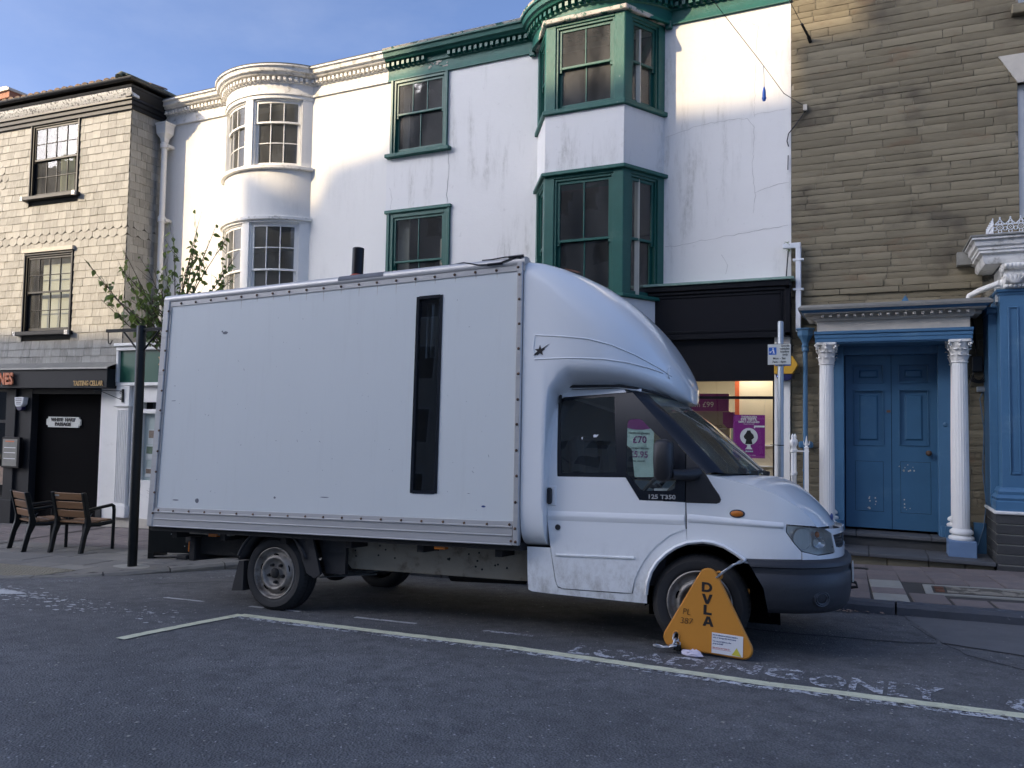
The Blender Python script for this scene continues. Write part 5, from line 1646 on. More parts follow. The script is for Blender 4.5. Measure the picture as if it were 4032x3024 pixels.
mb = MB(); mb.prism([(.36, 3.03), (.52, 3.03), (.44, 3.17)], 10.8, 10.83); mb.build('roof_cresting', 'blue_paint', por)

# ================================================================== blue shopfront at the right edge
shop = thing('blue_shopfront', 'blue shopfront with white carved console and iron cresting at right', 'shopfront', (2.2, 10.3, 0))
src = None
for r in range(6):
    z0 = -.12 + r * .113
    mb = MB(); mb.box(1.305 + (.0 if r % 2 else .002), 2.6, 10.20 + RND.uniform(-.003, .003), 11.0, z0, z0 + .100); mb.build('plinth_course', 'dark_stone', shop, bevel=.006)
mb = MB(); mb.box(1.32, 2.6, 10.212, 11.0, -.3, .555); mb.build('plinth_joint', 'pale_joint', shop)
mb = MB(); mb.box(1.285, 2.6, 10.175, 11.0, .548, .585); mb.build('plinth_cap', 'white_paint_old', shop, bevel=.01)
P4 = [(1.37, 11.0), (1.37, 10.29), (2.6, 10.29)]
mb = MB(); mb.sweep(P4, [(-.05, .585), (.06, .585), (.06, .69), (.05, .70), (.06, .73), (.045, .755), (.03, .765), (.035, .80), (.01, .84), (-.05, .86)]); mb.build('pilaster_base', 'blue_paint', shop, smooth=30)
mb = MB(); mb.box(1.385, 2.6, 10.30, 11.0, .84, 3.05); mb.build('pilaster', 'blue_paint', shop, bevel=.004)
mb = MB(); mb.box(1.30, 1.385, 10.55, 11.0, .62, 2.86); mb.box(1.285, 1.385, 10.53, 11.0, 2.86, 2.92); mb.box(1.27, 1.385, 10.52, 11.0, 2.92, 2.94); mb.build('inner_pilaster', 'blue_paint', shop, bevel=.004)
mb = MB()
for (x0, x1, z0, z1) in ((1.46, 1.475, 1.0, 2.90), (1.55, 1.565, 1.0, 2.90), (1.475, 1.55, 2.885, 2.90), (1.475, 1.55, 1.0, 1.015)): mb.box(x0, x1, 10.285, 10.302, z0, z1)
mb.build('panel_moulding', 'blue_paint', shop, bevel=.003)
mb = MB(); mb.sweep([(1.385, 11.0), (1.385, 10.30), (2.6, 10.30)], [(-.05, 3.04), (.01, 3.04), (.015, 3.06), (.035, 3.075), (.04, 3.10), (-.05, 3.105)]); mb.build('abacus', 'blue_paint', shop)
# white console
mb = MB(); mb.box(1.42, 1.62, 10.25, 11.0, 3.105, 3.40); mb.build('console_block', 'white_paint_old', shop, bevel=.01)
mb = MB()
for z, r in ((3.355, .04), (3.21, .055)):
    mb.tube([(1.43, 10.23, z), (1.615, 10.23, z)], r, 12)
for k in range(5): mb.ball((1.445 + k * .04, 10.225, 3.13), .022, .025, .022, 8, 5)
for k in range(5): mb.ball((1.445 + k * .04, 10.20, 3.36), .021, .02, .025, 8, 5)
for k in range(5):
    x = 1.45 + k * .036
    mb.tube([(1.52 + (x - 1.52) * .3, 10.185, 3.16), (x, 10.165, 3.21), (x + (x - 1.52) * .25, 10.18, 3.25)], .016, 6)
mb.build('console_carving', 'white_paint_old', shop, smooth=60)
mb = MB()
for (cx, cz, r) in ((10.32, 3.33, .075), (10.36, 3.18, .05)):
    for k in range(3):
        mb.tube([(1.415 - .008 * k, cx + r * (1 - k * .33) * cos(t), cz + r * (1 - k * .33) * sin(t)) for t in [2 * pi * q / 16 for q in range(17)]], .012, 6, caps=False)
mb.prism_z([(1.36, 10.42), (1.415, 10.42), (1.415, 10.62), (1.38, 10.62)], 2.98, 3.14)
mb.build('side_scroll', 'white_paint_old', shop, smooth=60)
P5 = [(1.30, 11.0), (1.30, 10.32), (2.6, 10.32)]
mb = MB(); mb.sweep(P5, [(-.1, 3.40), (.06, 3.40), (.08, 3.44), (.08, 3.50), (.12, 3.52), (.12, 3.545), (.135, 3.555), (.135, 3.58), (.16, 3.60), (.17, 3.655), (.20, 3.665), (.20, 3.69), (-.1, 3.70)]); mb.build('cornice', 'white_paint_old', shop, smooth=30)
mb = MB(); mb.sweep(P5, [(-.1, 3.70), (.215, 3.695), (.215, 3.715), (-.1, 3.75)]); mb.build('lead_roof', 'lead', shop)
mb = MB(); mb.box(1.02, 1.18, 10.85, 11.0, 3.52, 3.68); mb.build('cornice_stop', 'lead', shop)
# iron cresting
def crest_unit(parent, f, src):
    mb = MB(f)
    mb.box(-.05, .05, -.006, .006, .0, .012); mb.box(-.05, .05, -.006, .006, .105, .115)
    for cx, cz, r in ((0, .075, .032), (0, .028, .018), (.05, .06, .02), (-.05, .06, .02), (0, .128, .018)):
        mb.tube([(cx + r * cos(t), 0, cz + r * sin(t)) for t in [2 * pi * q / 10 for q in range(11)]], .0045, 4, caps=False)
    mb.tube([(-.05, 0, .11), (-.02, 0, .14), (0, 0, .175)], .005, 4); mb.tube([(.05, 0, .11), (.02, 0, .14), (0, 0, .175)], .005, 4)
    mb.ball((0, 0, .185), .010, .008, .012, 6, 4)
    for q in range(4): mb.box(-.004 + .012 * cos(q * pi / 2), .004 + .012 * cos(q * pi / 2), -.004, .004, .071 + .012 * sin(q * pi / 2), .079 + .012 * sin(q * pi / 2))
    return mb.build('cresting', 'pvc_white', parent)
for k in range(8): crest_unit(shop, plane_map((1.39 + k * .102, 10.24, 3.735)), None)
for k in range(6): crest_unit(shop, plane_map((1.325, 10.28 + k * .102, 3.735), pi / 2), None)
mb = MB(); mb.tube([(1.40, 10.35, 3.19), (1.22, 10.62, 3.15), (1.13, 10.72, 3.11), (1.11, 10.74, 3.03)], .034, 10); mb.build('waste_pipe', 'white_paint', shop, smooth=60)

# ================================================================== pipes, boxes and wires on the walls
dp = thing('white_downpipe', 'square white plastic downpipe stepping down the stone wall', 'downpipe', (-.84, 10.9, 2.8))
mb = MB(); mb.box(-1.03, -.80, 10.88, 10.945, 3.90, 3.965); mb.box(-.865, -.80, 10.88, 10.945, 2.76, 3.90); mb.build('pipe', 'pvc_white', dp, bevel=.006)
for z in (3.72, 3.32):
    mb = MB(); mb.box(-.90, -.765, 10.87, 10.96, z, z + .025); mb.build('clip', 'pvc_white', dp)
bp = thing('blue_downpipe', 'blue iron downpipe with hopper head beside the portico', 'downpipe', (-.75, 10.9, -.1))
mb = MB()
def hexa(r, z, c): return [(c[0] + r * cos(pi / 8 + pi / 4 * k), c[1] + r * .8 * sin(pi / 8 + pi / 4 * k), z) for k in range(8)]
c = (-.745, 10.88)
rows = [hexa(.125, 2.80, c), hexa(.125, 2.785, c), hexa(.105, 2.765, c), hexa(.10, 2.70, c), hexa(.07, 2.66, c), hexa(.04, 2.60, c), hexa(.04, 2.56, c)]
idx = mb.grid(rows, close=True); mb.face(idx[0])
mb.build('hopper_head', 'blue_paint', bp)
mb = MB(); mb.lathe([(.03, -.2), (.03, .9), (.036, .905), (.036, .93), (.03, .935), (.03, 2.49), (.045, 2.5), (.045, 2.53), (.038, 2.545), (.045, 2.555), (.045, 2.575), (.03, 2.58)], 16, (c[0], c[1], 0)); mb.build('pipe', 'blue_paint', bp, smooth=40)
mb = MB(); mb.box(-.835, -.655, 10.90, 10.98, 1.21, 1.30); mb.build('bracket', 'blue_paint', bp, bevel=.02)
wp = thing('cast_downpipe', 'cream painted cast downpipe with hopper at the slate house corner', 'downpipe', (-12.75, 10.85, 0))
mb = MB()
def hexb(rx, ry, z, c): return [(c[0] - rx, c[1] - ry, z), (c[0] + rx, c[1] - ry, z), (c[0] + rx, c[1] + ry, z), (c[0] - rx, c[1] + ry, z)]
c = (-12.78, 10.84)
idx = mb.grid([hexb(.15, .12, 7.36, c), hexb(.15, .12, 7.33, c), hexb(.135, .11, 7.31, c), hexb(.12, .10, 7.14, c), hexb(.06, .06, 7.05, c), hexb(.05, .05, 6.98, c)], close=True)
mb.face(idx[0]); mb.build('hopper_head', 'white_paint', wp)
mb = MB(); prof = []
for z in (7.0, 6.9, 6.86, 6.82): pass
mb.lathe([(.055, 2.8), (.055, 5.35), (.075, 5.36), (.075, 5.46), (.06, 5.48), (.055, 5.5), (.055, 6.84), (.08, 6.86), (.08, 6.95), (.055, 6.97), (.055, 7.0)], 16, (c[0], c[1], 0)); mb.build('pipe', 'white_paint', wp, smooth=40)
for z in (5.40, 6.90):
    mb = MB(); mb.box(c[0] - .11, c[0] + .11, c[1], 11.0, z - .03, z + .03); mb.build('ear', 'white_paint_old', wp, bevel=.01)
mb = MB(); mb.tube([(c[0], c[1] - .02, 6.868), (c[0] + .08, c[1], 6.866)], .012, 5); mb.build('rust_stain', 'rust', wp)
al = thing('alarm_box', 'yellow pointed alarm box with dark blue base beside the sign pole', 'alarm box', (-.95, 10.88, 2.1))
mb = MB(); mb.prism([(-1.13, 2.19), (-.90, 2.19), (-.83, 2.31), (-.90, 2.43), (-1.13, 2.43)], 10.79, 10.92); mb.build('cover', 'alarm_yellow', al, bevel=.006)
mb = MB(); mb.box(-1.12, -.92, 10.785, 10.789, 2.30, 2.37); mb.build('name_band', 'sign_blue', al)
text_mesh('alarm_lettering', 'ADT', .065, 'letter_white', al, wall_text_matrix(-1.02, 10.782, 2.335), extrude=.001, bold=.003)
mb = MB(); mb.prism([(-1.12, 2.19), (-.90, 2.19), (-.92, 2.12), (-.97, 2.10), (-1.08, 2.10)], 10.80, 10.92); mb.build('sounder', 'alarm_blue', al, bevel=.006)
mb = MB(); mb.box(-1.09, -1.07, 10.795, 10.80, 2.155, 2.165); mb.build('indicator', 'led_blue', al)
bx = thing('junction_box', 'black cable junction box on the dark stone beside the column', 'junction box', (1.2, 10.95, 2.2))
mb = MB(); mb.box(1.17, 1.28, 10.90, 10.99, 2.20, 2.39); mb.build('case', 'gutter_black', bx, bevel=.006)
mb = MB()
for k in range(4):
    r = .05 + .02 * k
    mb.tube([(1.24 + r * cos(t) * 1.1, 10.95 - .01 * k, 2.16 - .04 * abs(sin(t)) - .5 * r * abs(sin(t))) for t in [pi * q / 10 for q in range(11)]], .006, 5)
mb.tube([(1.15, 10.96, 3.0), (1.20, 10.96, 2.75), (1.22, 10.95, 2.4)], .008, 5)
mb.tube([(1.19, 10.96, 2.2), (1.13, 10.96, 2.0), (1.14, 10.96, 1.8)], .007, 5)
mb.build('cables', 'gutter_black', bx, smooth=60)
gb = thing('grey_meter_box', 'small grey plastic box on the wall below the junction box', 'meter box', (1.27, 10.96, 1.95))
mb = MB(); mb.box(1.22, 1.33, 10.92, 10.99, 1.955, 2.02); mb.build('case', 'steel_galv', gb, bevel=.004)
mb = MB(); mb.tube([(1.28, 10.95, 1.95), (1.25, 10.95, 1.87), (1.29, 10.95, 1.5), (1.27, 10.95, 1.0), (1.30, 10.93, .6), (1.27, 10.93, .3), (1.20, 10.9, .08), (1.12, 10.75, .02)], .006, 5); mb.build('cable', 'blue_door', gb, smooth=60)
# overhead wires
wr = thing('overhead_cable', 'thin festoon cable strung to the stone wall with a blue plug hanging', 'cable', (-.75, 10.98, 5.8))
mb = MB(); mb.tube([(-3.2, 6.2, 8.6), (-2.0, 8.7, 7.0), (-1.25, 10.3, 6.27), (-1.0, 10.75, 5.98), (-.745, 10.97, 5.84)], .0045, 6); mb.build('line', 'gutter_black', wr, smooth=60)
mb = MB(); mb.tube([(-1.22, 10.36, 6.24), (-1.21, 10.36, 6.1), (-1.21, 10.36, 5.95)], .006, 5); mb.build('drop_lead', 'steel_galv', wr)
mb = MB(); mb.lathe([(.006, 5.95), (.012, 5.93), (.02, 5.90), (.023, 5.86), (.023, 5.81), (.028, 5.805), (.028, 5.785), (.022, 5.78), (.02, 5.76), (0, 5.76)], 14, (-1.21, 10.36, 0)); mb.build('plug', 'sign_blue', wr, smooth=40)
mb = MB(); mb.box(-.77, -.72, 10.93, 10.99, 5.78, 5.86); mb.build('anchor', 'frieze_stone', wr)
mb = MB(); mb.tube([(-.745, 10.97, 5.78), (-.86, 10.97, 5.62), (-.96, 10.97, 5.50), (-.98, 10.97, 5.40), (-.96, 10.97, 5.32)], .008, 5); mb.build('tail_loop', 'gutter_black', wr, smooth=60)
wr2 = thing('overhead_cable', 'thin cable with a turnbuckle fixed high on the stone wall', 'cable', (-.68, 10.98, 6.7))
mb = MB(); mb.tube([(-2.4, 5.5, 9.2), (-1.5, 8.5, 7.8), (-.68, 10.98, 6.76)], .0045, 6); mb.build('line', 'gutter_black', wr2)
mb = MB(); mb.tube([(-.77, 10.72, 6.88), (-.70, 10.93, 6.79)], .018, 6); mb.tube([(-.70, 10.93, 6.79), (-.68, 11.0, 6.74)], .025, 6); mb.build('turnbuckle', 'iron_black', wr2)
wl3 = thing('wall_cable', 'black cable dropping from the pipe elbow at the shop fascia', 'cable', (-.95, 10.97, 3.5))
mb = MB(); mb.tube([(-.965, 10.98, 5.2), (-.97, 10.98, 5.0)], .007, 5); mb.tube([(-.965, 10.96, 3.88), (-.97, 10.96, 3.80), (-.985, 10.96, 3.6), (-.99, 10.95, 3.50)], .009, 5); mb.build('cable', 'gutter_black', wl3)
# ferns rooted at the elbow
def fern(label, c, n, size, seed):
    r = random.Random(seed); t = thing('wall_fern', label, 'fern', c)
    mb = MB()
    for k in range(n):
        a = r.uniform(-1.2, 1.2) - pi / 2; L = size * r.uniform(.6, 1.1); up = r.uniform(-.2, .7)
        prev = Vector(c)
        for q in range(6):
            d = Vector((cos(a), sin(a), up - q * .25)).normalized(); nx = prev + d * L / 6
            s = d.cross(Vector((0, 0, 1))).normalized() * L * .16 * (1 - q / 7)
            mb.poly([tuple(prev - s * .2), tuple(prev + d * L / 12 + s), tuple(nx)]); mb.poly([tuple(prev + s * .2), tuple(prev + d * L / 12 - s), tuple(nx)])
            prev = nx
    mb.build('fronds', 'fern', t, fix=False)
fern('little green fern growing above the white pipe elbow', (-.97, 10.93, 3.98), 10, .10, 1)
fern('little green fern hanging below the white pipe elbow', (-.95, 10.93, 3.88), 10, .11, 2)
fern('tuft of weeds on the portico roof by the white waste pipe', (1.12, 10.65, 3.03), 12, .06, 3)

# ================================================================== houses across the street (behind the camera): they shade this side
def opposite(name, label, x0, x1, prof, y=-20.0, depth=9):
    x0 -= 13.1; x1 -= 13.1; prof = [(px - 13.1, pz + 8.8) for px, pz in prof]
    t = thing('opposite_house', label, 'house', ((x0 + x1) / 2, y, 0), 'houses across the street')
    mb = MB(); pl = [(x1, -1.5), (x0, -1.5)] + prof
    mb.prism(pl, y - .5, y); mb.build('wall', 'opposite_wall', t)
    low = min(p[1] for p in prof) - 1.2
    mb = MB(); mb.box(x0 + .1, x1 - .1, y - depth, y - .5, -1.5, low); mb.build('roof', 'opposite_roof', t)
    n = max(2, int((x1 - x0) / 2.3))
    top = min(p[1] for p in prof)
    for k in range(n):
        cx = x0 + (k + .5) * (x1 - x0) / n
        z = 1.2
        while z + 2.4 < top:
            mb = MB(); mb.box(cx - .6, cx + .6, y - .02, y + .03, z, z + 1.7); w3 = mb.build('window', 'white_paint', t)
            mb = MB(); mb.box(cx - .52, cx + .52, y + .031, y + .036, z + .08, z + 1.62); mb.build('pane', 'glass_dark', w3)
            z += 3.0
    return t
opposite('opposite_house', 'lower house across the street at the left', -46, -22.3, [(-46, 10.85), (-22.3, 10.85)])
opposite('opposite_house', 'gabled house across the street', -22.3, -13.25, [(-22.28, 14.0), (-21.48, 13.55), (-21.09, 14.28), (-19.9, 14.45), (-19.1, 16.1), (-18.0, 17.4), (-17.2, 16.0), (-16.6, 14.32), (-13.25, 14.30)])
opposite('opposite_house', 'taller house across the street at the right', -13.25, 26, [(-13.25, 15.1), (-12.35, 15.1), (-12.32, 17.4), (-2, 17.4), (6, 13.5), (26, 12.5)])
# ================================================================== street furniture
# parking sign on its pole
SPX, SPY = -.835, 8.6
sp_t = thing('parking_sign_pole', 'galvanised pole with the goods vehicles loading only plate', 'road sign', (SPX, SPY, pave_z(SPX, SPY)))
zb = pave_z(SPX, SPY)
mb = MB(); mb.lathe([(.0, zb), (.031, zb), (.031, 2.60), (.025, 2.612), (0, 2.613)], 16, (SPX, SPY, 0)); mb.build('pole', 'steel_galv', sp_t, smooth=40)
mb = MB(); mb.box(-.964, -.724, SPY - .045, SPY - .038, 2.142, 2.368); mb.build('plate_back', 'letter_black', sp_t, bevel=.003)
mb = MB(); mb.box(-.959, -.729, SPY - .049, SPY - .0455, 2.147, 2.363); mb.build('plate', 'sign_white', sp_t)
for body, x, z, s in (('Goods', -.785, 2.345, .030), ('vehicles', -.790, 2.314, .030), ('loading', -.790, 2.283, .030), ('only', -.785, 2.252, .030), ('Mon - Sat', -.844, 2.212, .031), ('7am - 6pm', -.844, 2.176, .031)):
    text_mesh('plate_lettering', body, s, 'letter_black', sp_t, wall_text_matrix(x, SPY - .0505, z), extrude=.0004, bold=.0006, sx=1.05)
mb = MB(); mb.box(-.949, -.872, SPY - .0505, SPY - .0492, 2.252, 2.330); pb = mb.build('pictogram_panel', 'sign_blue', sp_t)
mb = MB(); y0, y1 = SPY - .0516, SPY - .0508
mb.lathe([(.0, y0), (.0065, y0), (.0065, y1), (0, y1)], 10, (-.906, 0, 2.319), 'y')
mb.prism([(-.912, 2.311), (-.900, 2.309), (-.893, 2.286), (-.895, 2.282), (-.884, 2.260), (-.890, 2.260), (-.899, 2.276), (-.903, 2.260), (-.909, 2.260), (-.906, 2.283)], y0, y1)
mb.prism([(-.911, 2.305), (-.926, 2.283), (-.924, 2.280), (-.908, 2.300)], y0, y1)
mb.prism([(-.938, 2.272), (-.920, 2.290), (-.917, 2.287), (-.935, 2.268)], y0, y1); mb.box(-.941, -.926, y0, y1, 2.270, 2.288)
mb.build('porter_pictogram', 'letter_white', pb)
mb = MB(); mb.box(-.92, -.76, SPY - .04, SPY - .028, 2.325, 2.345); mb.box(-.92, -.76, SPY - .04, SPY - .028, 2.17, 2.19); mb.build('clip', 'steel_galv', sp_t)
mb = MB(); mb.lathe([(.033, 1.29), (.034, 1.292), (.034, 1.298), (.033, 1.30)], 16, (SPX, SPY, 0)); mb.tube([(SPX - .03, SPY - .02, 1.295), (SPX - .10, SPY - .06, 1.302)], .003, 5); mb.build('cable_tie', 'gutter_black', sp_t)

# white iron railing next to the doorway
rl = thing('iron_railing', 'short white iron railing with finials beside the blue downpipe', 'railing', (-.78, 10.4, -.1))
for (x, y, kind) in ((-.865, 10.4, 'urn'), (-.865, 10.75, 'urn'), (-.70, 10.4, 'spear')):
    zb = pave_z(x, y)
    if kind == 'urn':
        mb = MB(); mb.lathe([(.02, zb), (.02, .86), (.028, .87), (.028, .90), (.02, .91), (.02, 1.16), (.032, 1.17), (.032, 1.195), (.02, 1.205), (.018, 1.23), (.03, 1.255), (.04, 1.285), (.036, 1.315), (.02, 1.33), (.016, 1.345), (.024, 1.352), (.016, 1.375), (.006, 1.40), (0, 1.405)], 14, (x, y, 0)); mb.build('post', 'white_paint', rl, smooth=40)
    else:
        mb = MB(); mb.box(x - .024, x + .024, y - .024, y + .024, zb, 1.22); mb.lathe([(.02, 1.22), (.03, 1.23), (.012, 1.25), (.02, 1.265), (.014, 1.30), (.004, 1.375), (0, 1.38)], 10, (x, y, 0))
        mb.prism([(x - .012, 1.25), (x - .038, 1.32), (x - .034, 1.27)], y - .01, y + .01); mb.prism([(x + .012, 1.25), (x + .038, 1.32), (x + .034, 1.27)], y - .01, y + .01)
        mb.build('spear_post', 'white_paint', rl)
mb = MB(); mb.box(-.88, -.67, 10.38, 10.42, 1.178, 1.192); mb.box(-.878, -.852, 10.4, 10.95, 1.178, 1.192); mb.box(-.88, -.67, 10.38, 10.42, .25, .27); mb.build('rail', 'white_paint', rl)

# dark post with a hanging-basket cross arm
PX, PY = -8.31, 6.81
pt = thing('basket_post', 'tall black steel post with a cross arm and empty hook', 'post', (PX, PY, pave_z(PX, PY)))
zb = pave_z(PX, PY)
mb = MB(); mb.lathe([(0, zb), (.057, zb), (.057, 2.62), (.05, 2.63), (0, 2.632)], 18, (PX, PY, 0)); mb.build('post', 'iron_black', pt, smooth=40)
arm = plane_map((PX, PY, 0), .04)
mb = MB(arm); mb.box(-.60, .60, -.02, .02, 2.56, 2.60); mb.build('cross_arm', 'iron_black', pt)
for s in (-1, 1):
    mb = MB(arm); mb.tube([(s * .30, 0, 2.56), (s * .05, 0, 2.32)], .012, 6); mb.build('brace', 'iron_black', pt)
    mb = MB(arm); mb.tube([(s * .58, 0, 2.56), (s * .575, 0, 2.46), (s * .565, 0, 2.42), (s * .535, 0, 2.41), (s * .51, 0, 2.44), (s * .505, 0, 2.46)], .007, 6); mb.build('hook', 'iron_black', pt, smooth=60)
mb = MB()
n = 18; pts = []
for k in range(n):
    a = 2 * pi * k / n; r = .26 * (1 + .3 * noise.noise(Vector((cos(a), sin(a), 5))))
    x, y = PX + r * cos(a) * 1.1, PY + r * sin(a) * .6
    pts.append((x, y, pave_z(x, y) + .004))
mb.poly(pts); mb.build('concrete_collar', 'flag_pale', pt, fix=False)

# two timber armchair benches
def armchair(label, loc, ang):
    M = Matrix.Translation(loc) @ Matrix.Rotation(ang, 4, 'Z')
    t = thing('street_armchair', label, 'chair', group='armchairs on the pavement', mat=M)
    w2 = .27
    for s in (-1, 1):
        x = s * w2
        mb = MB()   # rear leg runs up into the back post
        P = [(.0, -.30, 0), (.0, -.245, .25), (.0, -.19, .40), (.0, -.20, .50), (.0, -.285, .86)]
        rows = []
        for k, (px, py, pz) in enumerate(P):
            ww = .026; dd = .034 if k != 2 else .05
            rows.append([(x - ww, py - dd, pz), (x + ww, py - dd, pz), (x + ww, py + dd, pz), (x - ww, py + dd, pz)])
        idx = mb.grid(rows, close=True); mb.face(idx[0]); mb.face(idx[-1])
        mb.build('back_post', 'iron_black', t, local=True, bevel=.008)
        mb = MB()
        P = [(.27, 0), (.275, .38), (.275, .57), (.265, .625), (.23, .645), (.05, .63), (-.22, .605)]
        mb.tube([(x, py, pz) for py, pz in P], .024, 8); mb.build('arm', 'iron_black', t, local=True, smooth=50)
        mb = MB(); mb.tube([(x, -.2, .40), (x, .0, .385), (x, .27, .40)], .03, 6); mb.build('side_rail', 'iron_black', t, local=True)
        mb = MB(); mb.tube([(x, -.22, .58), (x, -.12, .56), (x, -.17, .50)], .012, 6); mb.build('arm_bracket', 'iron_black', t, local=True)
    for k in range(3):
        z0 = .50 + k * .125; y = -.205 - (z0 - .5) * .236
        mb = MB()
        mb.poly([]) if False else None
        rows = [[(xx, y - .014, z0), (xx, y - .014 - .10 * .236, z0 + .10), (xx, y + .014 - .10 * .236, z0 + .10), (xx, y + .014, z0)] for xx in (-w2 + .03, w2 - .03)]
        idx = mb.grid(rows, close=True); mb.face(idx[0]); mb.face(idx[-1])
        mb.build('back_slat', 'wood_slat', t, local=True, bevel=.005)
    for k in range(4):
        mb = MB(); mb.box(-w2 + .03, w2 - .03, -.19 + k * .118, -.19 + k * .118 + .105, .415 - .012 * k * (k < 2), .44 - .012 * k * (k < 2)); mb.build('seat_slat', 'wood_slat', t, local=True, bevel=.005)
    return t
c1 = armchair('timber and iron armchair on the pavement, nearer the black post', (-10.33, 7.62, pave_z(-10.33, 7.5)), radians(8))
mb = MB(); mb.box(-.235, -.16, -.295, -.285, .80, .83); mb.build('maker_plate', 'steel_galv', c1, local=True)
c2 = armchair('timber and iron armchair on the pavement, partly behind the other', (-11.22, 7.56, pave_z(-11.22, 7.5)), radians(-14))

# black planter with grasses behind the lorry
pl = thing('planter_trough', 'black metal planter trough on legs behind the lorry', 'planter', (-8.1, 7.5, pave_z(-8.1, 7.5)))
A = plane_map((-8.70, 7.36, pave_z(-8.7, 7.4)), radians(22))
mb = MB(A); mb.box(0, 1.5, 0, .38, .085, .62); mb.build('trough', 'iron_black', pl, bevel=.004)
for x in (.0, 1.42):
    mb = MB(A); mb.box(x, x + .08, .003, .377, 0, .085); mb.build('leg', 'iron_black', pl)
mb = MB(A)
for k in range(9): mb.ball((RND.uniform(.15, 1.2), -.002, RND.uniform(.12, .5)), .007, .004, .007, 6, 4)
mb.build('bolt', 'steel_galv', pl)
mb = MB(A); mb.tube([(.08, .02, .03), (.7, -.25, .10)], .012, 6); mb.build('stay_bar', 'iron_black', pl)
gr = MB(A); r = random.Random(3)
for k in range(420):
    cx = r.uniform(.02, .45) if k < 200 else r.uniform(.05, 1.45); cy = r.uniform(.05, .33); a = r.uniform(0, 2 * pi); L = r.uniform(.22, .42); lean = r.uniform(.1, .8)
    pts = []
    for q in range(5):
        tq = q / 4
        pts.append(Vector((cx + cos(a) * lean * L * tq ** 1.6, cy + sin(a) * lean * L * tq ** 1.6, .60 + L * (tq - .35 * lean * tq * tq))))
    w2 = .004
    s = Vector((-sin(a), cos(a), 0)) * w2
    for p, q2 in zip(pts, pts[1:]): gr.poly([tuple(p - s), tuple(p + s), tuple(q2 + s * .7), tuple(q2 - s * .7)])
o = gr.build('grass_tuft', 'grass_blade', pl, fix=False); o['kind'] = 'stuff'

# street tree standing behind the lorry
tr = thing('street_tree', 'slender young street tree with sparse leaves behind the lorry', 'tree', (-9.95, 8.75, pave_z(-9.95, 8.75)))
R4 = random.Random(21)
zb = pave_z(-9.95, 8.75)
T0 = Vector((-9.95, 8.75, zb))
trunk = [T0, T0 + Vector((.02, .01, 1.2)), T0 + Vector((-.03, .02, 2.2)), T0 + Vector((.0, .0, 3.0)), T0 + Vector((.05, .0, 3.7))]
mb = MB(); mb.tube(trunk, [.055, .05, .042, .032, .018], 8); mb.build('trunk', 'twig', tr, smooth=60)
ends = [(-11.05, 4.2, -.1), (-11.75, 4.0, -.2), (-11.55, 3.42, -.1), (-10.7, 2.98, -.2), (-10.9, 3.6, .1), (-11.3, 3.75, .2), (-10.55, 3.3, -.3), (-9.60, 4.60, .1), (-9.45, 4.25, -.1), (-9.28, 4.52, .15), (-8.95, 4.25, .05), (-8.85, 3.95, .1), (-8.72, 3.62, .0), (-10.05, 4.4, .0), (-10.35, 4.1, .1), (-9.1, 3.55, .2), (-10.1, 3.8, -.3), (-9.5, 3.8, -.2), (-9.75, 4.05, .2), (-10.6, 3.75, .25), (-9.2, 3.9, -.15), (-10.3, 3.45, .3), (-9.75, 3.4, .3), (-10.85, 3.25, .25), (-11.9, 3.8, .1), (-11.2, 3.3, .15), (-11.0, 3.9, -.2), (-11.4, 4.05, .1), (-10.9, 3.05, .1), (-11.3, 3.55, -.25), (-10.5, 3.9, -.1)]
br = MB(); leaf_sites = []
for (ex, ez, dy) in ends:
    e = Vector((ex, 8.75 + dy, ez))
    h = R4.uniform(2.75, 3.5) - .3
    s = T0 + Vector((.02, 0, max(2.6, min(h + .35, 3.5))))
    s = Vector((s.x, s.y, min(s.z, ez - .15)))
    mid = s.lerp(e, .5) + Vector((R4.uniform(-.06, .06), R4.uniform(-.1, .1), -.03 + R4.uniform(-.03, .08)))
    P = []
    for k in range(11):
        t = k / 10
        P.append(s * (1 - t) ** 2 + mid * 2 * t * (1 - t) + e * t * t)
    br.tube([tuple(p) for p in P], [.011 * (1 - t / 11) + .0022 for t in range(11)], 5)
    for k in range(2, 11):
        if R4.random() < .9: leaf_sites.append((P[k], (P[k] - P[k - 1]).normalized()))
    for q in range(10):
        k = R4.randint(2, 9)
        d = (P[k] - P[k - 1]).normalized(); d2 = (d + Vector((R4.uniform(-.7, .7), R4.uniform(-.7, .7), R4.uniform(.0, .8)))).normalized()
        L = R4.uniform(.12, .34)
        tw = [P[k] + d2 * L * j / 4 + Vector((0, 0, .02 * j * j / 9)) for j in range(5)]
        br.tube([tuple(p) for p in tw], [.004, .0036, .003, .0024, .0016], 4)
        for j in range(1, 5):
            if R4.random() < (.75 if j < 4 else .9): leaf_sites.append((tw[j], d2))
    # long bare tip
    d = (P[-1] - P[-2]).normalized()
    if ez > 3.9: br.tube([tuple(P[-1] + d * .1 * j + Vector((R4.uniform(-.01, .01), 0, 0))) for j in range(3)], [.0022, .0018, .001], 4)
br.build('branches', 'twig', tr, smooth=60)
R4.shuffle(leaf_sites)
protos = []
for k in range(3):
    mb = MB(); n = 7; rows = []
    for i in range(n):
        t = i / (n - 1); wv = .36 * sin(pi * t ** .7) * (1 - .15 * t)
        bend = -.22 * t * t
        rows.append([(t, -wv, bend + .10 * wv), (t, 0, bend - .03), (t, wv, bend + .10 * wv)])
    mb.grid(rows); protos.append(mb.mesh('leaf'))
    protos[-1].materials.append(MATS['leaf' if k < 2 else 'leaf'])
dry = protos[0].copy(); dry.materials.clear(); dry.materials.append(MATS['leaf_dry'])
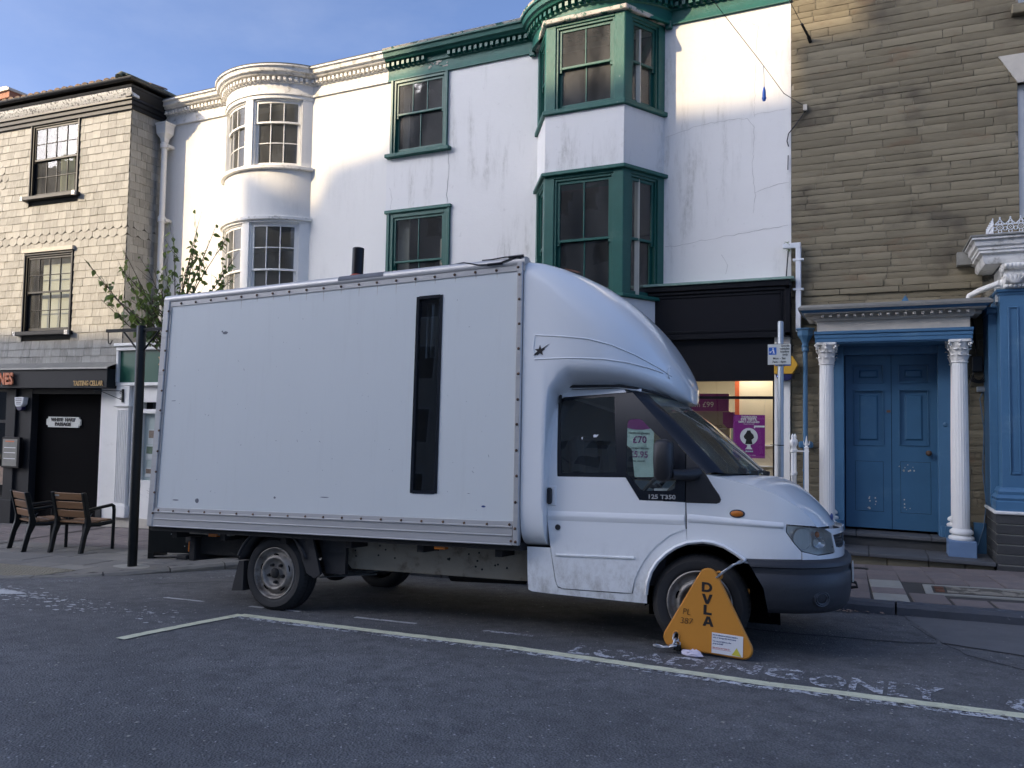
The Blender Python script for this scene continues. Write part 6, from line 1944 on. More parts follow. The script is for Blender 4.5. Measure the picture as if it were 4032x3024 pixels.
for i, (p, d) in enumerate(leaf_sites[:300]):
    o = bpy.data.objects.new('leaf', dry if i % 41 == 7 else protos[i % 3]); COL.objects.link(o); attach(o, tr)
    o.location = p + Vector((R4.uniform(-.02, .02), R4.uniform(-.02, .02), R4.uniform(-.02, .01)))
    o.rotation_euler = (R4.uniform(-1.0, 1.0), R4.uniform(.1, 1.3), R4.uniform(0, 2 * pi))
    s = R4.uniform(.085, .15) * (1.15 if p.x < -9.9 else .85)
    o.scale = (s, s * R4.uniform(.75, 1.05), s)
if len(leaf_sites) > 300:
    big = MB(); 
    for i, (p, d) in enumerate(leaf_sites[300:620]):
        M = Matrix.Translation(p) @ Matrix.Rotation(R4.uniform(0, 6.3), 4, 'Z') @ Matrix.Rotation(R4.uniform(.1, 1.3), 4, 'Y') @ Matrix.Rotation(R4.uniform(-1, 1), 4, 'X') @ Matrix.Scale(R4.uniform(.06, .11), 4)
        src = protos[i % 3]; o0 = len(big.v)
        big.v += [tuple(M @ v.co) for v in src.vertices]
        for f in src.polygons: big.face([o0 + j for j in f.vertices])
    o = big.build('small_leaves', 'leaf', tr, fix=False); o['kind'] = 'stuff'

# crumpled litter by the wheel clamp
lt = MB(); r = random.Random(5)
idx = lt.ball((0, 0, 0), .075, .03, .025, 12, 7)
lt.v = [(-1.08 + x * (1 + .5 * noise.noise(Vector((x * 60, y * 60, z * 60)))) , 5.30 + y * (1 + .6 * noise.noise(Vector((x * 50 + 4, y * 50, z * 50)))), road_z(-1.08, 5.3) + .022 + z * (1 + .7 * noise.noise(Vector((x * 70, y * 70 + 3, z * 70))))) for x, y, z in lt.v]
o = lt.build('litter', 'litter_paper')
tag(o, 'crumpled white and purple wrapper lying under the wheel clamp', 'litter')
# ================================================================== the box lorry
TM = Matrix(((.9994, -.0135, -.0322), (.0159, .9971, .0745), (.0311, -.0749, .9967))).to_4x4()
TM.translation = Vector((-4.806, 5.359, -.2176))
lorry = thing('box_lorry', 'white box lorry with rounded cab fairing, wheel clamped in the loading bay', 'lorry', mat=TM)
HW = .987
def tum(z):
    return .16 * max(0, (z - 1.2) / .7) ** 1.3 + .02 * max(0, (.5 - z) / .2) ** 2
# plan outline of the cab from the door round the nose to the centre line, by arc length
_o = []
for i in range(401):
    th = (i / 400) * pi / 2
    _o.append((3.9 + .775 * sin(th) ** (2 / 3.2), HW - HW * max(cos(th), 1e-9) ** (2 / 3.2)))
_s = [3.9]
for a, b2 in zip(_o, _o[1:]): _s.append(_s[-1] + math.hypot(b2[0] - a[0], b2[1] - a[1]))
SMAX = _s[-1]
def outl(s):
    if s <= 3.9: return (s, 0.0)
    lo, hi = 0, 400
    while hi - lo > 1:
        m = (lo + hi) // 2
        if _s[m] <= s: lo = m
        else: hi = m
    t = min(1, (s - _s[lo]) / max(1e-9, _s[hi] - _s[lo]))
    return (_o[lo][0] + (_o[hi][0] - _o[lo][0]) * t, _o[lo][1] + (_o[hi][1] - _o[lo][1]) * t)
def s_x(x):
    if x <= 3.9: return x
    for i in range(400):
        if _o[i + 1][0] >= x: return _s[i] + (_s[i + 1] - _s[i]) * (x - _o[i][0]) / max(1e-9, _o[i + 1][0] - _o[i][0])
    return SMAX
def s_y(y):
    for i in range(400):
        if _o[i + 1][1] >= y: return _s[i] + (_s[i + 1] - _s[i]) * (y - _o[i][1]) / max(1e-9, _o[i + 1][1] - _o[i][1])
    return SMAX
def skin(out=0.0, side=1):
    """(s, z, depth) on the cab's side and nose -> lorry space; out lifts it off the surface"""
    def f(s, z, d):
        x, y = outl(s); e = .004
        xa, ya = outl(max(2, s - e)); xb, yb = outl(min(SMAX, s + e))
        t = Vector((xb - xa, yb - ya)).normalized() if (xb - xa, yb - ya) != (0, 0) else Vector((0, 1))
        n = Vector((t.y, -t.x)); y += tum(z) if s < 4.2 else tum(z) * max(0, 1 - (s - 4.2) / .6)
        q = (x + n.x * (out - d), y + n.y * (out - d))
        return (q[0], q[1] if side > 0 else 2 * HW - q[1], z)
    return f
def both_sides(poly, holes, name, mat, out=0.0, step=.06, thick=.012, smooth=30):
    obs = []
    for side in (1, -1):
        mb = patch(poly, holes, skin(out, side), step, thick)
        obs.append(mb.build(name, mat, lorry, local=True, smooth=smooth, fix=False))
    return obs
def mirror_build(fn, name, mat, parent=None, **kw):
    out = []
    for side in (1, -1):
        mb = MB((lambda x, y, z: (x, y, z)) if side > 0 else (lambda x, y, z: (x, 2 * HW - y, z)))
        fn(mb)
        out.append(mb.build(name, mat, parent or lorry, local=True, **kw))
    return out
X = lambda pts: [(s_x(x), z) for x, z in pts]
ARCH_O = [(3.279, .40), (3.30, .50), (3.347, .60), (3.40, .68), (3.461, .746), (3.56, .825), (3.672, .868)]
# doors
DOOR = [(2.612, .99), (2.60, 1.20), (2.585, 1.89), (2.60, 1.905), (3.175, 1.902), (3.20, 1.872), (2.70, 1.848), (2.668, 1.835), (2.655, 1.80), (2.70, 1.224), (3.233, 1.224), (3.336, 1.062), (3.668, 1.055), (3.668, .866)] + ARCH_O[::-1][1:] + [(2.75, .397), (2.715, .41), (2.70, .44), (2.655, .68)]
doors = both_sides(DOOR, [], 'door', 'van_white', .004)
FRAME = [(2.658, 1.80), (2.672, 1.833), (2.702, 1.846), (3.25, 1.868), (3.46, 1.64), (3.668, 1.40), (3.668, 1.058), (3.338, 1.065), (3.235, 1.227), (2.703, 1.227)]
H1 = [(2.674, 1.79), (2.684, 1.812), (2.705, 1.824), (3.108, 1.842), (3.166, 1.262), (2.735, 1.250)]
H2 = [(3.224, 1.63), (3.232, 1.652), (3.255, 1.660), (3.31, 1.662), (3.335, 1.652), (3.51, 1.485), (3.585, 1.30), (3.602, 1.20), (3.594, 1.15), (3.565, 1.133), (3.37, 1.131), (3.345, 1.142), (3.238, 1.262)]
frames = both_sides(FRAME, [H1, H2], 'window_frame', 'van_black', .005)
for d in frames: pass
gl1 = both_sides(H1, [], 'door_glass', 'glass_van', .001, .12, 0)
gl2 = both_sides(H2, [], 'quarter_glass', 'glass_van', .001, .12, 0)
for fr in frames:
    side = 1 if fr is frames[0] else -1
    mb = MB(skin(.0, side)); mb.box(3.112, 3.165, 1.245, 1.85, 0, .02) if False else None
# black corner behind the mirror
both_sides([(3.676, 1.395), (3.745, 1.33), (3.812, 1.25), (3.86, 1.17), (3.90, 1.11), (3.912, 1.08), (3.905, 1.062), (3.885, 1.054), (3.676, 1.055)], [], 'mirror_corner', 'plastic_black', .006)
# front wings
WING = X([(3.676, 1.052), (3.885, 1.051), (3.908, 1.06), (3.916, 1.08), (3.904, 1.112), (3.863, 1.172), (3.815, 1.252), (3.95, 1.225), (4.10, 1.187), (4.268, 1.129), (4.344, 1.086), (4.418, 1.034), (4.476, .977), (4.515, .912), (4.336, .924), (4.331, .873), (4.374, .804), (4.423, .742), (4.422, .692), (4.257, .690), (4.078, .687), (4.068, .679), (4.01, .72), (3.932, .763), (3.86, .783), (3.79, .790), (3.73, .784), (3.678, .775)])
both_sides(WING, [], 'front_wing', 'van_white', .002, .05)
# lip round the wheel arch
ARC = [(3.384, .40), (3.395, .48), (3.422, .562), (3.47, .635), (3.535, .697), (3.60, .742), (3.682, .776), (3.79, .790), (3.86, .783), (3.932, .763), (4.01, .72), (4.068, .679)]
both_sides(X([(3.284, .398), (3.30, .50), (3.347, .60), (3.40, .68), (3.461, .746), (3.56, .825), (3.674, .870), (3.674, .776), (3.60, .742), (3.535, .697), (3.47, .635), (3.422, .562), (3.395, .48), (3.384, .36), (3.384, .335), (3.20, .338), (2.9, .345), (2.62, .352), (2.50, .358), (2.47, .37), (2.46, .69), (2.648, .69), (2.69, .45), (2.71, .40), (2.75, .390), (3.20, .391)]), [], 'sill_panel', 'van_white', -.002, .06)
def lip(mb):
    P = [(x, -.012 + tum(z), z) for x, z in ARC]
    mb.tube(P, .016, 6)
mirror_build(lip, 'arch_lip', 'van_white', smooth=60)
# mouldings pressed into the doors
for z, r in ((.645, .010),):
    def mould(mb): mb.tube([(2.70, -.006, z - .004), (3.30, -.006, z + .004)], r, 6)
    mirror_build(mould, 'door_moulding', 'van_white', smooth=60)
def crease(mb):
    rows = []
    for k in range(9):
        x = 2.628 + (3.66 - 2.628) * k / 8
        rows.append([(x, -.0045, .966), (x, -.016, .935), (x, -.016, .925), (x, -.0045, .895)])
    mb.grid(rows)
mirror_build(crease, 'door_swage', 'van_white', smooth=60, fix=False)
def crease2(mb):
    rows = []
    for k in range(12):
        t = k / 11; x = 3.684 + (4.32 - 3.684) * t
        y0 = outl(s_x(x))[1]
        zt = .945 - .03 * t; h = .030 * (1 - .3 * t)
        rows.append([(x, y0 - .0025, zt + h), (x, y0 - .016, zt), (x, y0 - .014, zt - .012), (x, y0 - .0025, zt - h)])
    mb.grid(rows)
mirror_build(crease2, 'wing_swage', 'van_white', smooth=60, fix=False)
def shut(mb):
    for P in ([(2.588, 1.9), (2.604, 1.2), (2.614, .99), (2.657, .68), (2.702, .44)], [(3.672, 1.40), (3.672, 1.05), (3.672, .87)]):
        mb.tube([(x, .006 + tum(z), z) for x, z in P], .006, 5)
mirror_build(shut, 'shut_line', 'plastic_black')
# handles, lock, repeater
def dish(mb):
    mb.box(2.625, 2.70, -.012, .01, 1.00, 1.16)
mirror_build(dish, 'handle_recess', 'van_white', bevel=.02)
def handle(mb): mb.box(2.622, 2.668, -.035, -.008, 1.015, 1.14)
mirror_build(handle, 'door_handle', 'plastic_black', bevel=.014)
def lock(mb): mb.lathe([(0, -.013), (.020, -.012), (.022, -.006), (.022, .002)], 16, (2.71, 0, .845), 'y')
mirror_build(lock, 'door_lock', 'plastic_black', smooth=40)
def rep(mb): mb.ball((4.022, -.004, .987), .045, .016, .022, 16, 8)
mirror_build(rep, 'side_repeater', 'amber', smooth=60)
def repb(mb): mb.ball((4.022, .0, .987), .053, .014, .029, 16, 8)
mirror_build(repb, 'repeater_bezel', 'bumper_grey', smooth=60)
# badge lettering on the belt trim
text_mesh('model_lettering', '125 T350', .042, 'aluminium', lorry, wall_text_matrix(3.50, -.008, 1.088), local=True, extrude=.001, bold=.001, sx=1.25)
# pillars, windscreen, cowl, bonnet
def a_pillar(mb):
    side = [(3.20, 1.885), (3.25, 1.868), (3.46, 1.64), (3.672, 1.40), (3.815, 1.255)]
    scr = [(3.275, .245, 1.885), (3.345, .235, 1.862), (3.575, .165, 1.645), (3.795, .10, 1.41), (3.93, .065, 1.262)]
    mb.grid([[(x, tum(z) + .0, z), (x * .5 + q[0] * .5, (tum(z) + q[1]) * .5 - .02, (z + q[2]) * .5 + .012), q] for (x, z), q in zip(side, scr)])
mirror_build(a_pillar, 'a_pillar', 'van_black', smooth=60, fix=False)
mb = MB()
scr = [(3.345, .235, 1.862), (3.575, .165, 1.645), (3.795, .10, 1.41), (3.93, .065, 1.262)]
cen = [(3.46, 1.875), (3.73, 1.665), (3.98, 1.43), (4.13, 1.272)]
def across(p, c, n=12, pw=2.2):
    row = []
    for k in range(n + 1):
        t = k / n; y = p[1] + (2 * HW - 2 * p[1]) * t; u = abs(2 * t - 1) ** pw
        row.append((c[0] + (p[0] - c[0]) * u, y, c[1] + (p[2] - c[1]) * u))
    return row
mb.grid([across(p, c) for p, c in zip(scr, cen)])
mb.build('windscreen', 'glass_screen', lorry, local=True, fix=False, smooth=60)
bon_e = [(3.815, .006, 1.252), (3.95, .012, 1.225), (4.10, .017, 1.187), (4.268, .029, 1.129), (4.344, .055, 1.086), (4.418, .095, 1.034), (4.476, .14, .977), (4.522, .19, .906)]
bon_c = [(4.19, 1.262), (4.235, 1.254), (4.29, 1.235), (4.36, 1.195), (4.43, 1.138), (4.50, 1.065), (4.565, .985), (4.615, .905)]
mb = MB(); mb.grid([across(p, c, 20, 2.0 + .6 * i / 7) for i, (p, c) in enumerate(zip(bon_e, bon_c))])
mb.build('bonnet', 'van_white', lorry, local=True, fix=False, smooth=60)
mb = MB(); mb.grid([across((3.93, .065, 1.255), (4.13, 1.262)), across((3.86, .03, 1.245), (4.16, 1.255)), across((3.815, .006, 1.235), (4.185, 1.25))]); mb.build('cowl', 'plastic_black', lorry, local=True, fix=False, smooth=60)
for pts in ([(4.08, .55, 1.275), (4.05, .62, 1.30), (4.00, .9, 1.33), (3.98, 1.15, 1.36)], [(4.12, .95, 1.28), (4.10, 1.1, 1.305), (4.02, 1.45, 1.33), (3.98, 1.6, 1.35)], [(4.02, .35, 1.285), (4.06, .55, 1.285), (4.11, .75, 1.295)]):
    mb = MB(); mb.tube(pts, .011, 6); mb.box(pts[0][0] - .03, pts[0][0] + .03, pts[0][1] - .04, pts[0][1] + .04, pts[0][2] - .02, pts[0][2] + .02); mb.build('wiper', 'plastic_black', lorry, local=True)
mb = MB(); mb.ball((4.597, HW, .955), .012, .06, .028, 14, 6); mb.build('badge', 'letter_blue', lorry, local=True, smooth=60)
# headlamps
HL = X([(4.341, .918), (4.555, .898)]) + [(s_y(.325), .866), (s_y(.385), .733)] + X([(4.521, .722), (4.428, .748), (4.379, .806), (4.338, .872)])
both_sides(HL, [], 'headlamp_lens', 'glass_lamp', .004, .04, 0)
hous = both_sides(HL, [], 'headlamp_housing', 'lamp_housing', -.05, .05, -.05)
for side, h in zip((1, -1), hous):
    f = lambda x, y, z, side=side: (x, y if side > 0 else 2 * HW - y, z)
    mb = MB(f); n = 16
    c = Vector((4.43, .15, .825)); d = Vector((.80, -.60, .05)).normalized(); u = Vector((.6, .8, 0)); v = Vector((0, 0, 1))
    rows = []
    for rr, dep in ((.0, -.05), (.045, -.038), (.07, -.012), (.076, .0)):
        rows.append([tuple(c + d * dep + (u * cos(2 * pi * k / n) * 1.15 + v * sin(2 * pi * k / n)) * rr) for k in range(n)])
    mb.grid(rows, close=True); mb.build('reflector', 'mirror_chrome', h, local=True, smooth=60)
    mb = MB(f); c = Vector((4.53, .255, .80)); rows = []
    for rr, dep in ((.0, -.03), (.03, -.02), (.05, .0)): rows.append([tuple(c + Vector((.7, -.7, 0)) * dep + (Vector((.7, .7, 0)) * cos(2 * pi * k / n) * 1.1 + v * sin(2 * pi * k / n) * .8) * rr) for k in range(n)])
    mb.grid(rows, close=True); mb.build('side_reflector', 'mirror_chrome', h, local=True, smooth=60)
    mb = MB(f); mb.ball((4.52, .235, .855), .016, .016, .022, 10, 6); mb.build('indicator_bulb', 'amber', h, local=True, smooth=60)
# grille and its white surround
SUR = [(s_x(4.427), .742)] + X([(4.523, .716)]) + [(s_y(.39), .726), (s_y(.335), .862), (s_y(.25), .895), (s_y(.45), .892), (s_y(HW), .888), (s_y(HW), .855), (s_y(.49), .857), (s_y(.36), .850), (s_y(.41), .765), (s_y(.52), .757), (s_y(HW), .757), (s_y(HW), .690), (s_y(.3), .690), (s_x(4.427), .690)]
both_sides(SUR, [], 'grille_surround', 'van_white', .006, .05)
both_sides([(s_y(.34), .86), (s_y(HW), .862), (s_y(HW), .75), (s_y(.40), .75)], [], 'grille', 'plastic_black', -.02, .06, 0)
for k in range(5):
    z = .768 + k * .020
    mb = MB(); mb.tube([(outl(s_y(y))[0] - .006, y, z) for y in [.37 + (2 * HW - .74) * i / 20 for i in range(21)] if y <= HW] + [(outl(s_y(2 * HW - y))[0] - .006, y, z) for y in [.37 + (2 * HW - .74) * i / 20 for i in range(21)] if y > HW], .005, 5)
    mb.build('grille_bar', 'plastic_black', lorry, local=True)
# bumper
PROF = [(.0, .688), (.03, .682), (.05, .655), (.052, .640), (.036, .632), (.034, .60), (.05, .585), (.05, .50), (.044, .44), (.030, .37), (.0, .336), (-.06, .333)]
def xs_(z): return 4.078 + (.69 - z) * .55 if z > .5 else 4.182 + (.5 - z) * .15
mb = MB(); rows = []
N = 44
for i in range(2 * N + 1):
    t = i / (2 * N); row = []
    for o2, z in PROF:
        s0 = s_x(xs_(z))
        tt = t if t <= .5 else 1 - t
        s = s0 + (SMAX - s0) * tt * 2
        x, y, zz = skin(o2, 1)(s, z, 0)
        row.append((x, y if t <= .5 else 2 * HW - y, zz))
    rows.append(row)
mb.grid(rows); mb.build('bumper', 'bumper_grey', lorry, local=True, smooth=50)
def fogr(mb):
    c = Vector((4.53, .155, .435)); d = Vector((.75, -.66, 0)); u = Vector((.66, .75, 0)); v = Vector((0, 0, 1))
    for rr in (.06, .045):
        mb.tube([tuple(c + d * .012 + u * rr * cos(t) * 1.1 + v * rr * .8 * sin(t)) for t in [2 * pi * k / 18 for k in range(19)]], .008, 5, caps=False)
mirror_build(fogr, 'fog_lamp_blank', 'bumper_grey', smooth=60)
mb = MB(); mb.box(4.728, 4.738, HW - .27, HW + .27, .50, .61); pla = mb.build('number_plate', 'sign_white', lorry, local=True)
mb = MB(); mb.tube([(4.69, HW - .2, .50), (4.75, HW - .2, .49), (4.76, HW - .2, .46), (4.70, HW - .2, .45)], .012, 6); mb.build('towing_eye', 'chassis_dark', lorry, local=True)
# mirrors
def mir(mb):
    c = (3.555, -.185, 1.345)
    rows = []
    for zz, sx2, sy2 in ((-.148, .02, .03), (-.138, .045, .05), (-.11, .060, .068), (0, .066, .075), (.11, .064, .07), (.135, .05, .055), (.146, .02, .03)):
        rows.append([(c[0] + sx2 * math.copysign(abs(cos(t)) ** .6, cos(t)) + .02 * zz, c[1] + sy2 * math.copysign(abs(sin(t)) ** .6, sin(t)), c[2] + zz) for t in [2 * pi * k / 20 for k in range(20)]])
    idx = mb.grid(rows, close=True); mb.face(idx[0]); mb.face(idx[-1])
mirr = mirror_build(mir, 'door_mirror', 'plastic_black', smooth=50)
for side, m2 in zip((1, -1), mirr):
    mb = MB((lambda x, y, z: (x, y, z)) if side > 0 else (lambda x, y, z: (x, 2 * HW - y, z)))
    mb.tube([(3.60, -.14, 1.25), (3.66, -.08, 1.245), (3.72, -.02, 1.25), (3.75, .03, 1.26)], [.035, .038, .045, .05], 8); mb.build('mirror_arm', 'plastic_black', m2, local=True, smooth=60)
# roof skin and gutter under the fairing
mb = MB(); mb.grid([across((2.46, .17, 1.90), (2.46, 1.96)), across((3.2, .17, 1.90), (3.3, 1.955)), across((3.32, .22, 1.875), (3.44, 1.89))]); mb.build('cab_roof', 'van_white', lorry, local=True, fix=False, smooth=60)
def gut(mb): mb.tube([(2.58, .15, 1.925), (3.10, .15, 1.925), (3.20, .165, 1.912), (3.30, .205, 1.885)], .018, 6)
mirror_build(gut, 'roof_gutter', 'van_white', smooth=60)
# fairing over the cab
def fair_hw(x):
    t = min(1, max(0, (x - 2.55) / 1.005)); return 1.087 * max(0.0, 1 - t ** 2.6) ** (1 / 2.6)
ZT = [(2.44, 2.945), (2.55, 2.94), (2.68, 2.912), (2.82, 2.866), (2.98, 2.785), (3.12, 2.675), (3.24, 2.55), (3.35, 2.405), (3.43, 2.275), (3.50, 2.14), (3.54, 2.04), (3.555, 1.975)]
def interp(T, x):
    for a, b2 in zip(T, T[1:]):
        if x <= b2[0]: 
            t = (x - a[0]) / (b2[0] - a[0]); return a[1] + (b2[1] - a[1]) * max(0, t)
    return T[-1][1]
ZM = [(2.44, 2.13), (2.8, 2.11), (3.2, 2.06), (3.555, 1.965)]
ZB = [(2.44, .69), (2.622, .69), (2.63, 1.2), (2.636, 1.6), (2.645, 1.78), (2.66, 1.845), (2.70, 1.875), (2.8, 1.885), (3.1, 1.89), (3.3, 1.875), (3.45, 1.855), (3.555, 1.86)]
def fmu(x):
    t = (x - 2.44) / 1.13
    return 2.9 + 13 * math.exp(-5.5 * t)
def fml(x):
    return 14.0 if x < 2.63 else max(2.6, 14 - (x - 2.63) * 95)
def fair_row(x, n=64):
    hw = fair_hw(x); zt, zm, zb2 = interp(ZT, x), interp(ZM, x), interp(ZB, x)
    t = (x - 2.44) / 1.13
    mu = fmu(x); ml = fml(x)
    row = []
    for k in range(n):
        a = 2 * pi * k / n
        ca, sa = cos(a), sin(a); m2 = mu if sa >= 0 else ml
        yy = hw * math.copysign(abs(ca) ** (2 / m2), ca); zz = zm + ((zt - zm) if sa >= 0 else (zm - zb2)) * math.copysign(abs(sa) ** (2 / m2), sa)
        row.append((x, HW + yy, zz))
    return row
mb = MB(); stations = [2.44, 2.5, 2.56, 2.60, 2.622, 2.63, 2.636, 2.643, 2.652, 2.664, 2.68, 2.70, 2.72, 2.8, 2.88, 2.96, 3.04, 3.12, 3.2, 3.27, 3.34, 3.4, 3.45, 3.48, 3.505, 3.525, 3.54, 3.55, 3.553]
idx = mb.grid([fair_row(x) for x in stations], close=True); mb.face(idx[0]); mb.face(idx[-1])
fair = mb.build('cab_fairing', 'van_white', lorry, local=True, smooth=60)
def fair_y(x, z):
    hw = fair_hw(x); zt, zm, zb2 = interp(ZT, x), interp(ZM, x), interp(ZB, x); t = (x - 2.44) / 1.13
    m2, h = (fmu(x), zt - zm) if z >= zm else (fml(x), zm - zb2)
    return HW - hw * max(0, 1 - (abs(z - zm) / h) ** m2) ** (1 / m2)
for pts in ([(2.54, 2.31), (2.75, 2.29), (2.95, 2.265), (3.12, 2.22), (3.28, 2.15), (3.42, 2.07), (3.50, 2.01)], [(2.54, 2.12), (2.8, 2.12), (3.05, 2.11), (3.22, 2.09), (3.36, 2.06), (3.46, 2.03)], [(2.54, 2.31), (2.53, 2.215), (2.54, 2.12)]):
    P = []
    for a, b2 in zip(pts, pts[1:]):
        for k in range(5): P.append((a[0] + (b2[0] - a[0]) * k / 5, a[1] + (b2[1] - a[1]) * k / 5))
    for side in (1, -1):
        mb = MB((lambda x, y, z: (x, y, z)) if side > 0 else (lambda x, y, z: (x, 2 * HW - y, z)))
        mb.tube([(x, fair_y(x, z) + .001, z) for x, z in P], .007, 5); mb.build('fairing_crease', 'van_white', fair, local=True, smooth=60)
mb = MB()
mb.tube([(3.475 + .0 * k, fair_y(3.475 + .014 * cos(t), 2.045 + .045 * sin(t)) - .001, 2.045 + .045 * sin(t)) for k, t in enumerate([2 * pi * q / 14 for q in range(15)])], .005, 5, caps=False); mb.build('fairing_stamp', 'van_white', fair, local=True)
# star and comet sticker
star = []
for k in range(10):
    a = pi / 2 + k * pi / 5; r = .045 if k % 2 == 0 else .018
    star.append((2.585 + r * cos(a) * 1.0, 2.185 + r * sin(a)))
mb = MB(lambda x, y, z: (x, fair_y(x, z) + y, z))
mb.prism(star, -.004, -.001); mb.prism([(2.60, 2.20), (2.66, 2.235), (2.605, 2.19)], -.0042, -.001); mb.prism([(2.575, 2.19), (2.53, 2.155), (2.535, 2.145), (2.585, 2.17)], -.0042, -.001)
mb.build('star_sticker', 'letter_black', fair, local=True)
mb = MB(); n = 14
mb.poly([(2.74 + .07 * cos(2 * pi * k / n) * (1 + .4 * noise.noise(Vector((k * .9, 1, 0)))), fair_y(2.74, 2.84) + .10 + .02 * sin(2 * pi * k / n), interp(ZT, 2.74 + .07 * cos(2 * pi * k / n)) - .010 + .012 * sin(2 * pi * k / n)) for k in range(n)]); mb.build('scrape', 'rust', fair, local=True, fix=False)
# moulded panel behind the door that joins fairing and box
mb = MB(); mb.box(2.672, 2.68, .10, 2 * HW - .10, .4, 1.92); mb.build('bulkhead', 'interior_dark', lorry, local=True)
# ---- load box
Y0, Y1 = -.10, 2 * HW + .10
WINB = (1.47, 1.712, 1.075, 2.702)
mb = MB()
wall_rect(mb, -1.40, 2.40, .87, 2.86, Y0, [WINB], .03)
box = mb.build('box_side_panel', 'box_panel', lorry, local=True, fix=False)
mb = MB()
mb.poly([(-1.40, Y1, .70), (2.40, Y1, .70), (2.40, Y1, 2.92), (-1.40, Y1, 2.92)]); mb.build('box_far_panel', 'box_panel', lorry, local=True, fix=False)
mb = MB(); mb.poly([(-1.42, Y0, .70), (-1.42, Y1, .70), (-1.42, Y1, 2.92), (-1.42, Y0, 2.92)]); mb.build('box_rear_shutter', 'box_panel', lorry, local=True, fix=False)
mb = MB(); mb.box(-1.42, 2.44, Y0 + .02, Y1 - .02, .66, .72); mb.build('box_floor', 'chassis_dark', lorry, local=True)
mb = MB(); mb.box(-1.43, 2.44, Y0 + .03, Y1 - .03, 2.92, 2.945); mb.build('box_roof', 'sealant_grey', lorry, local=True)
mb = MB(); mb.sweep([(-1.43, Y0), (2.45, Y0)], [(0, 2.885), (.012, 2.885), (.016, 2.895), (.018, 2.905), (.016, 2.925), (.005, 2.948), (-.02, 2.958), (-.08, 2.956), (-.08, 2.93)]); mb.build('roof_rail', 'aluminium', lorry, local=True, smooth=50)
mb = MB(); mb.sweep([(-1.42, Y0), (2.45, Y0)], [(0, 2.838), (.008, 2.838), (.008, 2.884), (0, 2.884)]); mb.build('rivet_strip', 'aluminium', lorry, local=True)
mb = MB(); mb.sweep([(2.45, Y1), (-1.43, Y1)], [(0, 2.838), (.014, 2.84), (.018, 2.925), (-.02, 2.958), (-.08, 2.956)]); mb.build('roof_rail', 'aluminium', lorry, local=True)
mb = MB(); mb.sweep([(-1.355, Y0), (2.383, Y0)], [(0, .70), (.016, .70), (.020, .706), (.014, .712), (.014, .766), (.022, .770), (.022, .776), (.014, .780), (.014, .830), (.024, .834), (.024, .842), (.012, .846), (.010, .878), (0, .88)]); mb.build('lower_rail', 'aluminium', lorry, local=True, smooth=20)
mb = MB(); mb.sweep([(2.40, Y1), (-1.40, Y1)], [(0, .70), (.016, .70), (.016, .88), (0, .88)]); mb.build('lower_rail', 'aluminium', lorry, local=True)
mb = MB(); mb.box(-1.435, -1.357, Y0 - .020, Y0 + .03, .70, 2.90); mb.build('rear_corner_post', 'aluminium', lorry, local=True, bevel=.006)
mb = MB(); mb.box(-1.352, -1.335, Y0 - .008, Y0 + .01, .88, 2.838); mb.build('rear_bead', 'aluminium', lorry, local=True)
mb = MB(); mb.box(2.388, 2.436, Y0 - .022, Y0 + .03, .70, 2.91); mb.build('front_corner_post', 'aluminium', lorry, local=True, bevel=.006)
src = None
RV = [(-1.395 + k * .1895, 2.86) for k in range(21)] + [(-1.30 + k * .1925, .853) for k in range(20)] + [(2.412, 2.80 - k * .1975) for k in range(11)] + [(-1.362, 2.79 - k * .1965) for k in range(11)] + [(2.418, .73), (2.375, .735)]
for x, z in RV:
    if src is None:
        mb = MB(); mb.lathe([(0, -.010), (.007, -.009), (.011, -.004), (.012, .001)], 8, (0, 0, 0), 'y'); src = mb.build('rivet', 'rivet_rust', lorry, local=True, smooth=60); o = src
    else: o = instance(src, 'rivet', lorry, local=True)
    yy = Y0 - (.022 if abs(x - 2.412) < .02 else .020 if x < -1.36 and z < 2.82 else .010)
    o.location = (x + RND.uniform(-.004, .004), yy, z + RND.uniform(-.003, .003))
    if z > 2.85:
        pass
# rust runs below the upper rivets
mb = MB()
for k in range(5, 21):
    x = -1.395 + k * .1895; L = RND.uniform(.03, .10)
    mb.poly([(x - .003, Y0 - .0015, 2.836), (x + .003, Y0 - .0015, 2.836), (x + .001, Y0 - .0015, 2.836 - L), (x - .001, Y0 - .0015, 2.836 - L)])
mb.build('rust_run', 'frieze_stone', lorry, local=True, fix=False)
# slit window with its black tape edge
mb = MB(); a, b2, c0, c1 = WINB; e = .022
for (x0, x1, z0, z1) in ((a - .004, a + e, c0, c1), (b2 - e, b2 + .004, c0, c1), (a + e, b2 - e, c1 - e, c1 + .004), (a + e, b2 - e, c0 - .004, c0 + e)): mb.box(x0, x1, Y0 - .006, Y0 + .03, z0, z1)
wb = mb.build('slit_window', 'van_black', lorry, local=True)
mb = MB(); mb.poly([(a, Y0 + .012, c0), (b2, Y0 + .012, c0), (b2, Y0 + .012, c1), (a, Y0 + .012, c1)]); mb.build('pane', 'glass_van', wb, local=True, fix=False)
mb = MB(); mb.box(a + .02, b2 - .02, .4, .45, c0 + .15, c0 + .50); mb.build('wood_panel', 'wood_slat', wb, local=True)
mb = MB(); mb.box(a + .02, b2 - .02, .35, .45, c0 + .72, c0 + .80); mb.build('green_strip', 'photo_green', wb, local=True)
mb = MB(); mb.grid([[(a + .02 + k * .018, .03 + .008 * sin(k * 1.7), c1 - .03), (a + .02 + k * .018 * .6, .03 + .008 * sin(k * 1.7), c1 - .5)] for k in range(11)]); mb.build('net_curtain', 'glass_dirty', wb, local=True, fix=False)
